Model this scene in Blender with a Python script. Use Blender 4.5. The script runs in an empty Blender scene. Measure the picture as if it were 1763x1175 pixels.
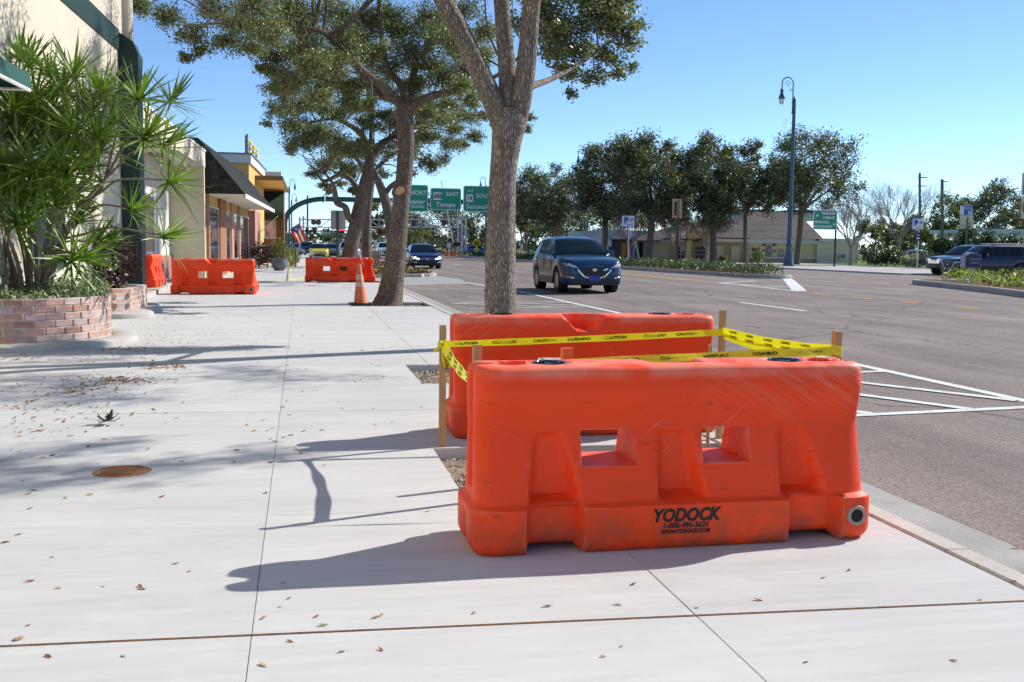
import bpy, bmesh, math, random
import numpy as np
from mathutils import Vector, Matrix
from math import radians as R, sin, cos, pi
random.seed(7); rng = np.random.default_rng(11)
scene = bpy.context.scene
col = scene.collection

# ------------------------------------------------------------------ camera
CAM_H, FOC = 1.29, 1790.0
YAW, PITCH, ROLL = R(11.464), R(5.173), R(0.7)
fw = Vector((sin(YAW)*cos(PITCH), cos(YAW)*cos(PITCH), -sin(PITCH)))
rt = Vector((cos(YAW), -sin(YAW), 0.0)); up = rt.cross(fw)
rt2 = rt*cos(ROLL)+up*sin(ROLL); up2 = -rt*sin(ROLL)+up*cos(ROLL)
cd = bpy.data.cameras.new('camera'); cam = bpy.data.objects.new('camera', cd); col.objects.link(cam)
cam.matrix_world = Matrix(((rt2.x, up2.x, -fw.x, 0), (rt2.y, up2.y, -fw.y, 0), (rt2.z, up2.z, -fw.z, CAM_H), (0, 0, 0, 1)))
cd.sensor_width = 36.0; cd.lens = FOC/1763*36.0; cd.clip_start = 0.05; cd.clip_end = 6000
scene.camera = cam
# ------------------------------------------------------------------ sun and sky
SUN_EL, SUN_AZ = R(36.0), R(70.5)          # azimuth from +Y (down the street) towards +X
world = bpy.data.worlds.new('World'); scene.world = world; world.use_nodes = True
wn = world.node_tree.nodes; wl = world.node_tree.links
bg = wn['Background']; sky = wn.new('ShaderNodeTexSky'); sky.sky_type = 'NISHITA'; sky.sun_disc = False
sky.sun_elevation = SUN_EL; sky.sun_rotation = SUN_AZ
sky.air_density = 0.75; sky.dust_density = 0.0; sky.ozone_density = 4.0; sky.altitude = 1300
hs = wn.new('ShaderNodeHueSaturation'); hs.inputs['Saturation'].default_value = 1.04
wl.new(sky.outputs[0], hs.inputs['Color']); 
wt = wn.new('ShaderNodeTexCoord'); wm = wn.new('ShaderNodeMapping'); wm.inputs['Scale'].default_value = (1.2, 1.2, 14); wm.inputs['Rotation'].default_value = (R(4), R(-5), R(20)); wl.new(wt.outputs['Generated'], wm.inputs[0])
wz_ = wn.new('ShaderNodeTexNoise'); wz_.inputs['Scale'].default_value = 2.3; wz_.inputs['Detail'].default_value = 7; wz_.inputs['Roughness'].default_value = .55; wz_.inputs['Distortion'].default_value = .5; wl.new(wm.outputs[0], wz_.inputs[0])
wr = wn.new('ShaderNodeMapRange'); wr.inputs[1].default_value = .56; wr.inputs[2].default_value = .80; wr.inputs[4].default_value = .30; wl.new(wz_.outputs[0], wr.inputs[0])
wx = wn.new('ShaderNodeMix'); wx.data_type = 'RGBA'; wl.new(wr.outputs[0], wx.inputs[0]); wl.new(hs.outputs[0], wx.inputs[6]); wx.inputs[7].default_value = (5.6, 6.0, 6.2, 1)
wl.new(wx.outputs[2], bg.inputs[0]); bg.inputs[1].default_value = 0.138
sl = bpy.data.lights.new('sun', 'SUN'); sl.energy = 4.4; sl.angle = R(0.53); sl.color = (1.0, 0.955, 0.88)
so = bpy.data.objects.new('sun', sl); col.objects.link(so)
sd = Vector((sin(SUN_AZ)*cos(SUN_EL), cos(SUN_AZ)*cos(SUN_EL), sin(SUN_EL)))
so.rotation_euler = (-sd).to_track_quat('-Z', 'Y').to_euler(); so.location = (20, 10, 30)
vs = scene.view_settings; vs.view_transform = 'Standard'; vs.look = 'None'; vs.gamma = 1.0
vs.use_curve_mapping = False; vs.exposure = 0.45
try:
    scene.cycles.max_bounces = 6; scene.cycles.transparent_max_bounces = 8; scene.cycles.caustics_reflective = False
    scene.cycles.caustics_refractive = False; scene.cycles.sample_clamp_indirect = 6.0
except Exception: pass

# ------------------------------------------------------------------ survey helpers (metres; X across, Y down the street, Z up)
def ray(px, py):
    return rt2*((px-881.5)/FOC) - up2*((py-587.5)/FOC) + fw
def A(px, py, Y):                           # the place seen at that bearing, Y metres down the street
    d = ray(px, py); p = d*(Y/d.y); return Vector((p.x, p.y, p.z+CAM_H))
def G(px, py, z=0.0):                       # the place seen at that bearing, on the level z
    d = ray(px, py); p = d*((z-CAM_H)/d.z); return Vector((p.x, p.y, z))
def roadz(x): return float(np.interp(x, [3.36, 15, 19, 34, 200], [-.12, .09, .09, -.06, -.06]))
def PJ(p):
    d = Vector(p)-Vector((0, 0, CAM_H)); k = d.dot(fw); return 881.5+FOC*d.dot(rt2)/k, 587.5-FOC*d.dot(up2)/k
def GR(px, py):
    z = 0.0
    for _ in range(40): p = G(px, py, z); z = .5*z+.5*roadz(p.x)
    return Vector((p.x, p.y, roadz(p.x)))

# ------------------------------------------------------------------ object helpers
def link(o): col.objects.link(o); return o
def tag(o, label=None, cat=None, group=None, kind=None):
    if label: o['label'] = label
    if cat: o['category'] = cat
    if group: o['group'] = group
    if kind: o['kind'] = kind
    return o
def thing(name, label, cat, loc=(0, 0, 0), rz=0.0, group=None):
    o = link(bpy.data.objects.new(name, None)); o.location = loc; o.rotation_euler = (0, 0, rz); o.empty_display_size = .2
    return tag(o, label, cat, group)
def children(o): return [c for c in bpy.data.objects if c.parent is o]
CH = {}
def setp(o, p):
    o.parent = p; CH.setdefault(p.name, []).append(o)
def copy_tree(o, parent=None):
    c = o.copy(); link(c)
    if parent is not None: setp(c, parent)
    for ch in CH.get(o.name, []): copy_tree(ch, c)
    return c
def place(o, loc, rz=0.0, label=None, s=1.0):
    o.location = loc; o.rotation_euler = (0, 0, rz); o.scale = (s, s, s)
    if label: o['label'] = label
    return o
class MB:
    def __init__(s): s.v = []; s.f = []; s.m = []
    def add(s, vs, fs, m=0):
        n = len(s.v); s.v += [tuple(v) for v in vs]; s.f += [tuple(i+n for i in f) for f in fs]; s.m += [m]*len(fs); return s
    def box(s, a, b, m=0):
        x0, y0, z0 = a; x1, y1, z1 = b
        return s.add([(x0,y0,z0),(x1,y0,z0),(x1,y1,z0),(x0,y1,z0),(x0,y0,z1),(x1,y0,z1),(x1,y1,z1),(x0,y1,z1)],
                     [(0,3,2,1),(4,5,6,7),(0,1,5,4),(1,2,6,5),(2,3,7,6),(3,0,4,7)], m)
    def obox(s, c, ax, ay, az, m=0):         # centre and three half-axis vectors
        c, ax, ay, az = map(Vector, (c, ax, ay, az))
        P = [c+ax*i+ay*j+az*k for k in (-1, 1) for i, j in ((-1,-1),(1,-1),(1,1),(-1,1))]
        return s.add(P, [(0,3,2,1),(4,5,6,7),(0,1,5,4),(1,2,6,5),(2,3,7,6),(3,0,4,7)], m)
    def prism(s, poly, z0, z1, m=0):
        n = len(poly)
        vs = [(p[0], p[1], z0) for p in poly]+[(p[0], p[1], z1) for p in poly]
        fs = [tuple(range(n))[::-1], tuple(range(n, 2*n))]+[(i, (i+1) % n, n+(i+1) % n, n+i) for i in range(n)]
        return s.add(vs, fs, m)
    def extrude(s, poly3, d, m=0):           # planar 3D polygon pushed along d
        n = len(poly3); d = Vector(d); P = [Vector(p) for p in poly3]
        return s.add(P+[p+d for p in P], [tuple(range(n))[::-1], tuple(range(n, 2*n))]+[(i, (i+1) % n, n+(i+1) % n, n+i) for i in range(n)], m)
    def tube(s, pts, rad, n=8, m=0, cap=True, jit=0.0):
        P = [Vector(p) for p in pts]; k = len(P)
        if not hasattr(rad, '__len__'): rad = [rad]*k
        vs = []; ref = Vector((0.13, 0.97, 0.2))
        for i in range(k):
            t = (P[min(i+1, k-1)]-P[max(i-1, 0)])
            if t.length < 1e-9: t = Vector((0, 0, 1))
            t.normalize(); a = ref-t*ref.dot(t)
            if a.length < 1e-3: a = Vector((1, 0, 0))-t*t.x
            a.normalize(); b = t.cross(a); ref = a
            for j in range(n):
                q = 2*pi*j/n; r = rad[i]*(1+jit*(random.random()-.5)); vs.append(P[i]+(a*cos(q)+b*sin(q))*r)
        fs = [(i*n+j, i*n+(j+1) % n, (i+1)*n+(j+1) % n, (i+1)*n+j) for i in range(k-1) for j in range(n)]
        if cap: fs += [tuple(range(n))[::-1], tuple(range((k-1)*n, k*n))]
        return s.add(vs, fs, m)
    def lathe(s, prof, c=(0, 0, 0), n=16, m=0, ax='z'):
        vs = []
        for r, z in prof:
            for j in range(n):
                q = 2*pi*j/n; x, y = r*cos(q), r*sin(q)
                p = (x, y, z) if ax == 'z' else ((z, x, y) if ax == 'x' else (x, z, y))
                vs.append((c[0]+p[0], c[1]+p[1], c[2]+p[2]))
        k = len(prof)
        fs = [(i*n+j, i*n+(j+1) % n, (i+1)*n+(j+1) % n, (i+1)*n+j) for i in range(k-1) for j in range(n)]
        if prof[0][0] > 1e-6: fs.append(tuple(range(n))[::-1])
        if prof[-1][0] > 1e-6: fs.append(tuple(range((k-1)*n, k*n)))
        return s.add(vs, fs, m)
    def mesh(s, name, mats, smooth=None, recalc=True, weld=False):
        me = bpy.data.meshes.new(name); me.from_pydata(s.v, [], s.f)
        if not isinstance(mats, (list, tuple)): mats = [mats]
        for m in mats: me.materials.append(m)
        if any(s.m): me.polygons.foreach_set('material_index', s.m)
        if recalc or weld:
            b = bmesh.new(); b.from_mesh(me)
            if weld: bmesh.ops.remove_doubles(b, verts=b.verts, dist=1e-5)
            bmesh.ops.recalc_face_normals(b, faces=b.faces); b.to_mesh(me); b.free()
        if smooth is not None:
            me.polygons.foreach_set('use_smooth', [True]*len(me.polygons)); me.set_sharp_from_angle(angle=R(smooth))
        return me
    def build(s, name, mats, parent=None, smooth=None, world=False, **kw):
        if world and parent is not None:
            L = parent.location; s.v = [(v[0]-L.x, v[1]-L.y, v[2]-L.z) for v in s.v]
        o = link(bpy.data.objects.new(name, s.mesh(name, mats, smooth, **kw)))
        if parent is not None: setp(o, parent)
        return o
def inst(name, me, parent=None, loc=(0, 0, 0), rot=(0, 0, 0), sc=None):
    o = link(bpy.data.objects.new(name, me)); o.location = loc; o.rotation_euler = rot
    if sc is not None: o.scale = sc if hasattr(sc, '__len__') else (sc, sc, sc)
    if parent is not None: setp(o, parent)
    return o
def bulk(name, V, F, mat, parent=None, kind=None, mi=None):   # numpy triangles or quads, fast
    me = bpy.data.meshes.new(name); V = np.asarray(V, np.float32); F = np.asarray(F, np.int32); k = F.shape[1]
    me.vertices.add(len(V)); me.vertices.foreach_set('co', V.ravel()); me.loops.add(F.size); me.loops.foreach_set('vertex_index', F.ravel())
    me.polygons.add(len(F)); me.polygons.foreach_set('loop_start', np.arange(0, F.size, k, dtype=np.int32))
    for m in (mat if isinstance(mat, (list, tuple)) else [mat]): me.materials.append(m)
    if mi is not None: me.polygons.foreach_set('material_index', np.asarray(mi, np.int32))
    me.update(calc_edges=True)
    o = link(bpy.data.objects.new(name, me))
    if parent is not None: setp(o, parent)
    if kind: o['kind'] = kind
    return o
def text_mesh(txt, size, mat, bold=0.0, shear=0.0, sx=1.0, align='CENTER', space=1.0):
    c = bpy.data.curves.new('lettering', 'FONT'); c.body = txt; c.size = size; c.align_x = align; c.align_y = 'CENTER'
    c.offset = bold; c.shear = shear; c.resolution_u = 3; c.extrude = 0.0008; c.space_character = space
    t = bpy.data.objects.new('lettering', c); me = bpy.data.meshes.new_from_object(t)
    bpy.data.objects.remove(t); bpy.data.curves.remove(c)
    me.materials.clear(); me.materials.append(mat)
    if sx != 1.0: me.transform(Matrix.Diagonal((sx, 1, 1, 1)))
    return me
def letter(txt, size, mat, parent, loc, right=(1, 0, 0), upv=(0, 0, 1), name='lettering', **kw):
    me = text_mesh(txt, size, mat, **kw); r = Vector(right).normalized(); u = Vector(upv).normalized(); n = r.cross(u)
    M = Matrix(((r.x, u.x, n.x, loc[0]), (r.y, u.y, n.y, loc[1]), (r.z, u.z, n.z, loc[2]), (0, 0, 0, 1))); me.transform(M)
    o = link(bpy.data.objects.new(name, me))
    if parent is not None: setp(o, parent)
    return o

# ------------------------------------------------------------------ materials
MATS = {}
def mat(name, c=(.5, .5, .5), rough=.6, metal=0.0, spec=.5, var=0.0, vscale=3.0, bump=0.0, bscale=60.0, emit=None, estr=1.0, coat=0.0,
        stretch=(1, 1, 1), var2=0.0, v2scale=.6, dirt=None, dirtscale=4.0, dirtamt=0.0, island=0.0, coord='Object', trans=0.0, rough2=None):
    if name in MATS: return MATS[name]
    m = bpy.data.materials.new(name); m.use_nodes = True; nt = m.node_tree; N, L = nt.nodes, nt.links; b = N['Principled BSDF']
    b.inputs['Roughness'].default_value = rough; b.inputs['Metallic'].default_value = metal
    b.inputs['Specular IOR Level'].default_value = spec; b.inputs['Coat Weight'].default_value = coat; b.inputs['Coat Roughness'].default_value = .05
    out = None
    tc = N.new('ShaderNodeTexCoord'); mp = N.new('ShaderNodeMapping'); L.new(tc.outputs[coord], mp.inputs[0]); mp.inputs['Scale'].default_value = stretch
    def noise(sc, det=4.0):
        n = N.new('ShaderNodeTexNoise'); n.inputs['Scale'].default_value = sc; n.inputs['Detail'].default_value = det; L.new(mp.outputs[0], n.inputs[0]); return n
    rgb = N.new('ShaderNodeRGB'); rgb.outputs[0].default_value = (*c, 1); out = rgb.outputs[0]
    def vary(sock, fac, amt):
        mr = N.new('ShaderNodeMapRange'); mr.inputs[1].default_value = .3; mr.inputs[2].default_value = .7
        mr.inputs[3].default_value = 1-amt; mr.inputs[4].default_value = 1+amt; L.new(fac, mr.inputs[0])
        x = N.new('ShaderNodeVectorMath'); x.operation = 'SCALE'; L.new(sock, x.inputs[0]); L.new(mr.outputs[0], x.inputs['Scale']); return x.outputs[0]
    if var: out = vary(out, noise(vscale).outputs[0], var)
    if var2: out = vary(out, noise(v2scale, 3).outputs[0], var2)
    if island:
        gi = N.new('ShaderNodeNewGeometry'); mr = N.new('ShaderNodeMapRange'); mr.inputs[3].default_value = 1-island; mr.inputs[4].default_value = 1+island
        L.new(gi.outputs['Random Per Island'], mr.inputs[0]); x = N.new('ShaderNodeVectorMath'); x.operation = 'SCALE'; L.new(out, x.inputs[0]); L.new(mr.outputs[0], x.inputs['Scale']); out = x.outputs[0]
    if dirt:
        n = noise(dirtscale, 6); mr = N.new('ShaderNodeMapRange'); mr.inputs[1].default_value = .52; mr.inputs[2].default_value = .75; mr.inputs[4].default_value = dirtamt; L.new(n.outputs[0], mr.inputs[0])
        mx = N.new('ShaderNodeMix'); mx.data_type = 'RGBA'; L.new(mr.outputs[0], mx.inputs[0]); L.new(out, mx.inputs[6]); mx.inputs[7].default_value = (*dirt, 1); out = mx.outputs[2]
    L.new(out, b.inputs['Base Color'])
    if bump:
        n = noise(bscale, 5); bp = N.new('ShaderNodeBump'); bp.inputs['Strength'].default_value = bump; bp.inputs['Distance'].default_value = .02
        L.new(n.outputs[0], bp.inputs['Height']); L.new(bp.outputs[0], b.inputs['Normal'])
    if emit: b.inputs['Emission Color'].default_value = (*emit, 1); b.inputs['Emission Strength'].default_value = estr
    if trans:
        t = N.new('ShaderNodeBsdfTranslucent'); mx = N.new('ShaderNodeMixShader'); mx.inputs[0].default_value = trans
        x = N.new('ShaderNodeVectorMath'); x.operation = 'MULTIPLY'; x.inputs[1].default_value = (1.5, 1.85, 1.0); L.new(out, x.inputs[0]); L.new(x.outputs[0], t.inputs[0])
        o = N['Material Output']; L.new(b.outputs[0], mx.inputs[1]); L.new(t.outputs[0], mx.inputs[2]); L.new(mx.outputs[0], o.inputs[0])
    MATS[name] = m; return m
def N_(m): return m.node_tree.nodes, m.node_tree.links

M_CONC = mat('new concrete', (.545, .543, .531), .85, spec=.3, var=.055, vscale=2.2, var2=.05, v2scale=.35, bump=.10, bscale=42, stretch=(1, 9, 9), dirt=(.40, .37, .33), dirtscale=.45, dirtamt=.22, coord='Generated')
def conc_fix(m, broom=True):                 # world coordinates so that slabs differ, broom strokes across the walk
    N, L = N_(m); mp = [n for n in N if n.type == 'MAPPING'][0]; g = N.new('ShaderNodeNewGeometry'); L.new(g.outputs['Position'], mp.inputs[0])
conc_fix(M_CONC)
def conc_slabs(m):                           # every pour a little different, with old gum and drip spots
    N, L = N_(m); b = N['Principled BSDF']; src = b.inputs['Base Color'].links[0].from_socket; oi = N.new('ShaderNodeObjectInfo'); g = N.new('ShaderNodeNewGeometry')
    mr = N.new('ShaderNodeMapRange'); mr.inputs[3].default_value = .945; mr.inputs[4].default_value = 1.03; L.new(oi.outputs['Random'], mr.inputs[0])
    x = N.new('ShaderNodeVectorMath'); x.operation = 'SCALE'; L.new(src, x.inputs[0]); L.new(mr.outputs[0], x.inputs['Scale']); out = x.outputs[0]
    for sc, lo, hi, amt, c in ((2.3, .012, .022, .55, (.22, .20, .18)), (7.0, .025, .05, .35, (.30, .27, .23)), (.55, .30, .0, .10, (.40, .36, .31))):
        v = N.new('ShaderNodeTexVoronoi'); v.inputs['Scale'].default_value = sc; L.new(g.outputs['Position'], v.inputs[0]); r = N.new('ShaderNodeMapRange'); r.inputs[1].default_value = hi; r.inputs[2].default_value = lo; r.inputs[4].default_value = amt; L.new(v.outputs['Distance'], r.inputs[0])
        if sc > 1: 
            s2 = N.new('ShaderNodeSeparateColor'); L.new(v.outputs['Color'], s2.inputs[0]); gt_ = N.new('ShaderNodeMath'); gt_.operation = 'GREATER_THAN'; gt_.inputs[1].default_value = .6; L.new(s2.outputs[0], gt_.inputs[0]); mu = N.new('ShaderNodeMath'); mu.operation = 'MULTIPLY'; L.new(r.outputs[0], mu.inputs[0]); L.new(gt_.outputs[0], mu.inputs[1]); fac = mu.outputs[0]
        else: fac = r.outputs[0]
        mx = N.new('ShaderNodeMix'); mx.data_type = 'RGBA'; L.new(fac, mx.inputs[0]); L.new(out, mx.inputs[6]); mx.inputs[7].default_value = (*c, 1); out = mx.outputs[2]
    n = N.new('ShaderNodeTexNoise'); n.inputs['Scale'].default_value = 1.1; n.inputs['Detail'].default_value = 7; n.inputs['Roughness'].default_value = .7; L.new(g.outputs['Position'], n.inputs[0]); r = N.new('ShaderNodeMapRange'); r.inputs[1].default_value = .50; r.inputs[2].default_value = .68; r.inputs[4].default_value = .30; L.new(n.outputs[0], r.inputs[0])
    mx = N.new('ShaderNodeMix'); mx.data_type = 'RGBA'; L.new(r.outputs[0], mx.inputs[0]); L.new(out, mx.inputs[6]); mx.inputs[7].default_value = (.66, .655, .645, 1); L.new(mx.outputs[2], b.inputs['Base Color'])
conc_slabs(M_CONC)
M_CONC2 = mat('old concrete', (.46, .44, .405), .9, spec=.3, var=.10, vscale=3.0, bump=.25, bscale=70, dirt=(.25, .23, .20), dirtscale=1.3, dirtamt=.55); conc_fix(M_CONC2)
M_GUTTER = mat('gutter concrete', (.37, .36, .34), .9, spec=.3, var=.12, vscale=4, bump=.3, bscale=80, dirt=(.2, .19, .18), dirtscale=1.8, dirtamt=.5); conc_fix(M_GUTTER)
M_CURB = mat('kerb concrete', (.50, .47, .41), .9, spec=.3, var=.10, vscale=4, bump=.25, bscale=80, dirt=(.28, .26, .22), dirtscale=1.4, dirtamt=.5); conc_fix(M_CURB)
M_JOINT = mat('joint filler', (.15, .085, .045), .95, spec=.2, var=.3, vscale=20, bump=.4, bscale=90)
M_SOIL = mat('dry soil', (.27, .21, .15), 1.0, spec=.1, var=.25, vscale=9, bump=.8, bscale=40, dirt=(.12, .09, .06), dirtscale=5, dirtamt=.7)
M_GRAVEL = mat('gravel stone', (.38, .33, .27), .95, spec=.2, island=.45)
M_MULCH = mat('brown mulch', (.17, .105, .06), 1.0, spec=.1, var=.3, vscale=12, bump=.9, bscale=50)
M_GRASS = mat('short lawn', (.115, .18, .04), .95, spec=.1, var=.25, vscale=2.5, bump=.6, bscale=90)
M_LAND = mat('far ground', (.16, .16, .10), 1.0, spec=.1, var=.2, vscale=.2)
M_WHITEP = mat('white road paint', (.72, .71, .68), .8, spec=.3, var=.06, vscale=3, dirt=(.2, .19, .18), dirtscale=7, dirtamt=.6); conc_fix(M_WHITEP)
M_YELP = mat('yellow road paint', (.72, .38, .03), .8, spec=.3, dirt=(.25, .18, .10), dirtscale=7, dirtamt=.55); conc_fix(M_YELP)

def asphalt():
    m = mat('worn asphalt', (.232, .188, .165), .88, spec=.35, var=.10, vscale=.55, var2=.10, v2scale=.16, bump=.55, bscale=130); conc_fix(m)
    N, L = N_(m); b = N['Principled BSDF']; g = N.new('ShaderNodeNewGeometry')
    src = b.inputs['Base Color'].links[0].from_socket
    # aggregate: light stones in a darker binder
    v = N.new('ShaderNodeTexVoronoi'); v.inputs['Scale'].default_value = 75; L.new(g.outputs['Position'], v.inputs[0])
    mr = N.new('ShaderNodeMapRange'); mr.inputs[1].default_value = .0; mr.inputs[2].default_value = 1.0; mr.inputs[3].default_value = .72; mr.inputs[4].default_value = 1.32
    sp = N.new('ShaderNodeSeparateColor'); L.new(v.outputs['Color'], sp.inputs[0]); L.new(sp.outputs[0], mr.inputs[0])
    x = N.new('ShaderNodeVectorMath'); x.operation = 'SCALE'; L.new(src, x.inputs[0]); L.new(mr.outputs[0], x.inputs['Scale'])
    # pale cement dust tracked near the kerb; streaks along the lanes
    mp = N.new('ShaderNodeMapping'); mp.inputs['Scale'].default_value = (1.5, .16, 1); L.new(g.outputs['Position'], mp.inputs[0])
    n = N.new('ShaderNodeTexNoise'); n.inputs['Scale'].default_value = 1.6; n.inputs['Detail'].default_value = 5; L.new(mp.outputs[0], n.inputs[0])
    r1 = N.new('ShaderNodeMapRange'); r1.inputs[1].default_value = .35; r1.inputs[2].default_value = .65; r1.inputs[3].default_value = .86; r1.inputs[4].default_value = 1.13; L.new(n.outputs[0], r1.inputs[0])
    y = N.new('ShaderNodeVectorMath'); y.operation = 'SCALE'; L.new(x.outputs[0], y.inputs[0]); L.new(r1.outputs[0], y.inputs['Scale'])
    sx = N.new('ShaderNodeSeparateXYZ'); L.new(g.outputs['Position'], sx.inputs[0])
    r2 = N.new('ShaderNodeMapRange'); r2.inputs[1].default_value = 6.3; r2.inputs[2].default_value = 4.4; r2.inputs[3].default_value = 0; r2.inputs[4].default_value = 1; L.new(sx.outputs[0], r2.inputs[0])
    n2 = N.new('ShaderNodeTexNoise'); n2.inputs['Scale'].default_value = .55; n2.inputs['Detail'].default_value = 6; n2.inputs['Roughness'].default_value = .62; L.new(g.outputs['Position'], n2.inputs[0])
    r3 = N.new('ShaderNodeMapRange'); r3.inputs[1].default_value = .54; r3.inputs[2].default_value = .72; r3.inputs[4].default_value = .75; L.new(n2.outputs[0], r3.inputs[0])
    mu = N.new('ShaderNodeMath'); mu.operation = 'MULTIPLY'; L.new(r2.outputs[0], mu.inputs[0]); L.new(r3.outputs[0], mu.inputs[1])
    mx = N.new('ShaderNodeMix'); mx.data_type = 'RGBA'; L.new(mu.outputs[0], mx.inputs[0]); L.new(y.outputs[0], mx.inputs[6]); mx.inputs[7].default_value = (.33, .31, .29, 1)
    out = mx.outputs[2]
    # polished, oil-darkened wheel tracks and a few sealed cracks
    wv = N.new('ShaderNodeMath'); wv.operation = 'MULTIPLY_ADD'; wv.inputs[1].default_value = 2*pi/1.95; wv.inputs[2].default_value = -6.5*2*pi/1.95+.9; L.new(sx.outputs[0], wv.inputs[0]); cs_ = N.new('ShaderNodeMath'); cs_.operation = 'COSINE'; L.new(wv.outputs[0], cs_.inputs[0])
    r5 = N.new('ShaderNodeMapRange'); r5.inputs[1].default_value = -1; r5.inputs[2].default_value = 1; r5.inputs[3].default_value = 1.05; r5.inputs[4].default_value = .90; L.new(cs_.outputs[0], r5.inputs[0])
    z = N.new('ShaderNodeVectorMath'); z.operation = 'SCALE'; L.new(out, z.inputs[0]); L.new(r5.outputs[0], z.inputs['Scale'])
    n5 = N.new('ShaderNodeTexNoise'); n5.inputs['Scale'].default_value = 1.3; n5.inputs['Detail'].default_value = 5; L.new(g.outputs['Position'], n5.inputs[0]); ad = N.new('ShaderNodeVectorMath'); ad.operation = 'MULTIPLY_ADD'; L.new(n5.outputs['Color'], ad.inputs[0]); ad.inputs[1].default_value = (.9, .9, 0); L.new(g.outputs['Position'], ad.inputs[2])
    v5 = N.new('ShaderNodeTexVoronoi'); v5.feature = 'DISTANCE_TO_EDGE'; v5.inputs['Scale'].default_value = .17; L.new(ad.outputs[0], v5.inputs[0]); r6 = N.new('ShaderNodeMapRange'); r6.inputs[1].default_value = .006; r6.inputs[2].default_value = .0015; r6.inputs[4].default_value = .55; L.new(v5.outputs[0], r6.inputs[0])
    m6 = N.new('ShaderNodeMix'); m6.data_type = 'RGBA'; L.new(r6.outputs[0], m6.inputs[0]); L.new(z.outputs[0], m6.inputs[6]); m6.inputs[7].default_value = (.05, .045, .043, 1)
    L.new(m6.outputs[2], b.inputs['Base Color']); return m
M_ASPH = asphalt()

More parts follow.
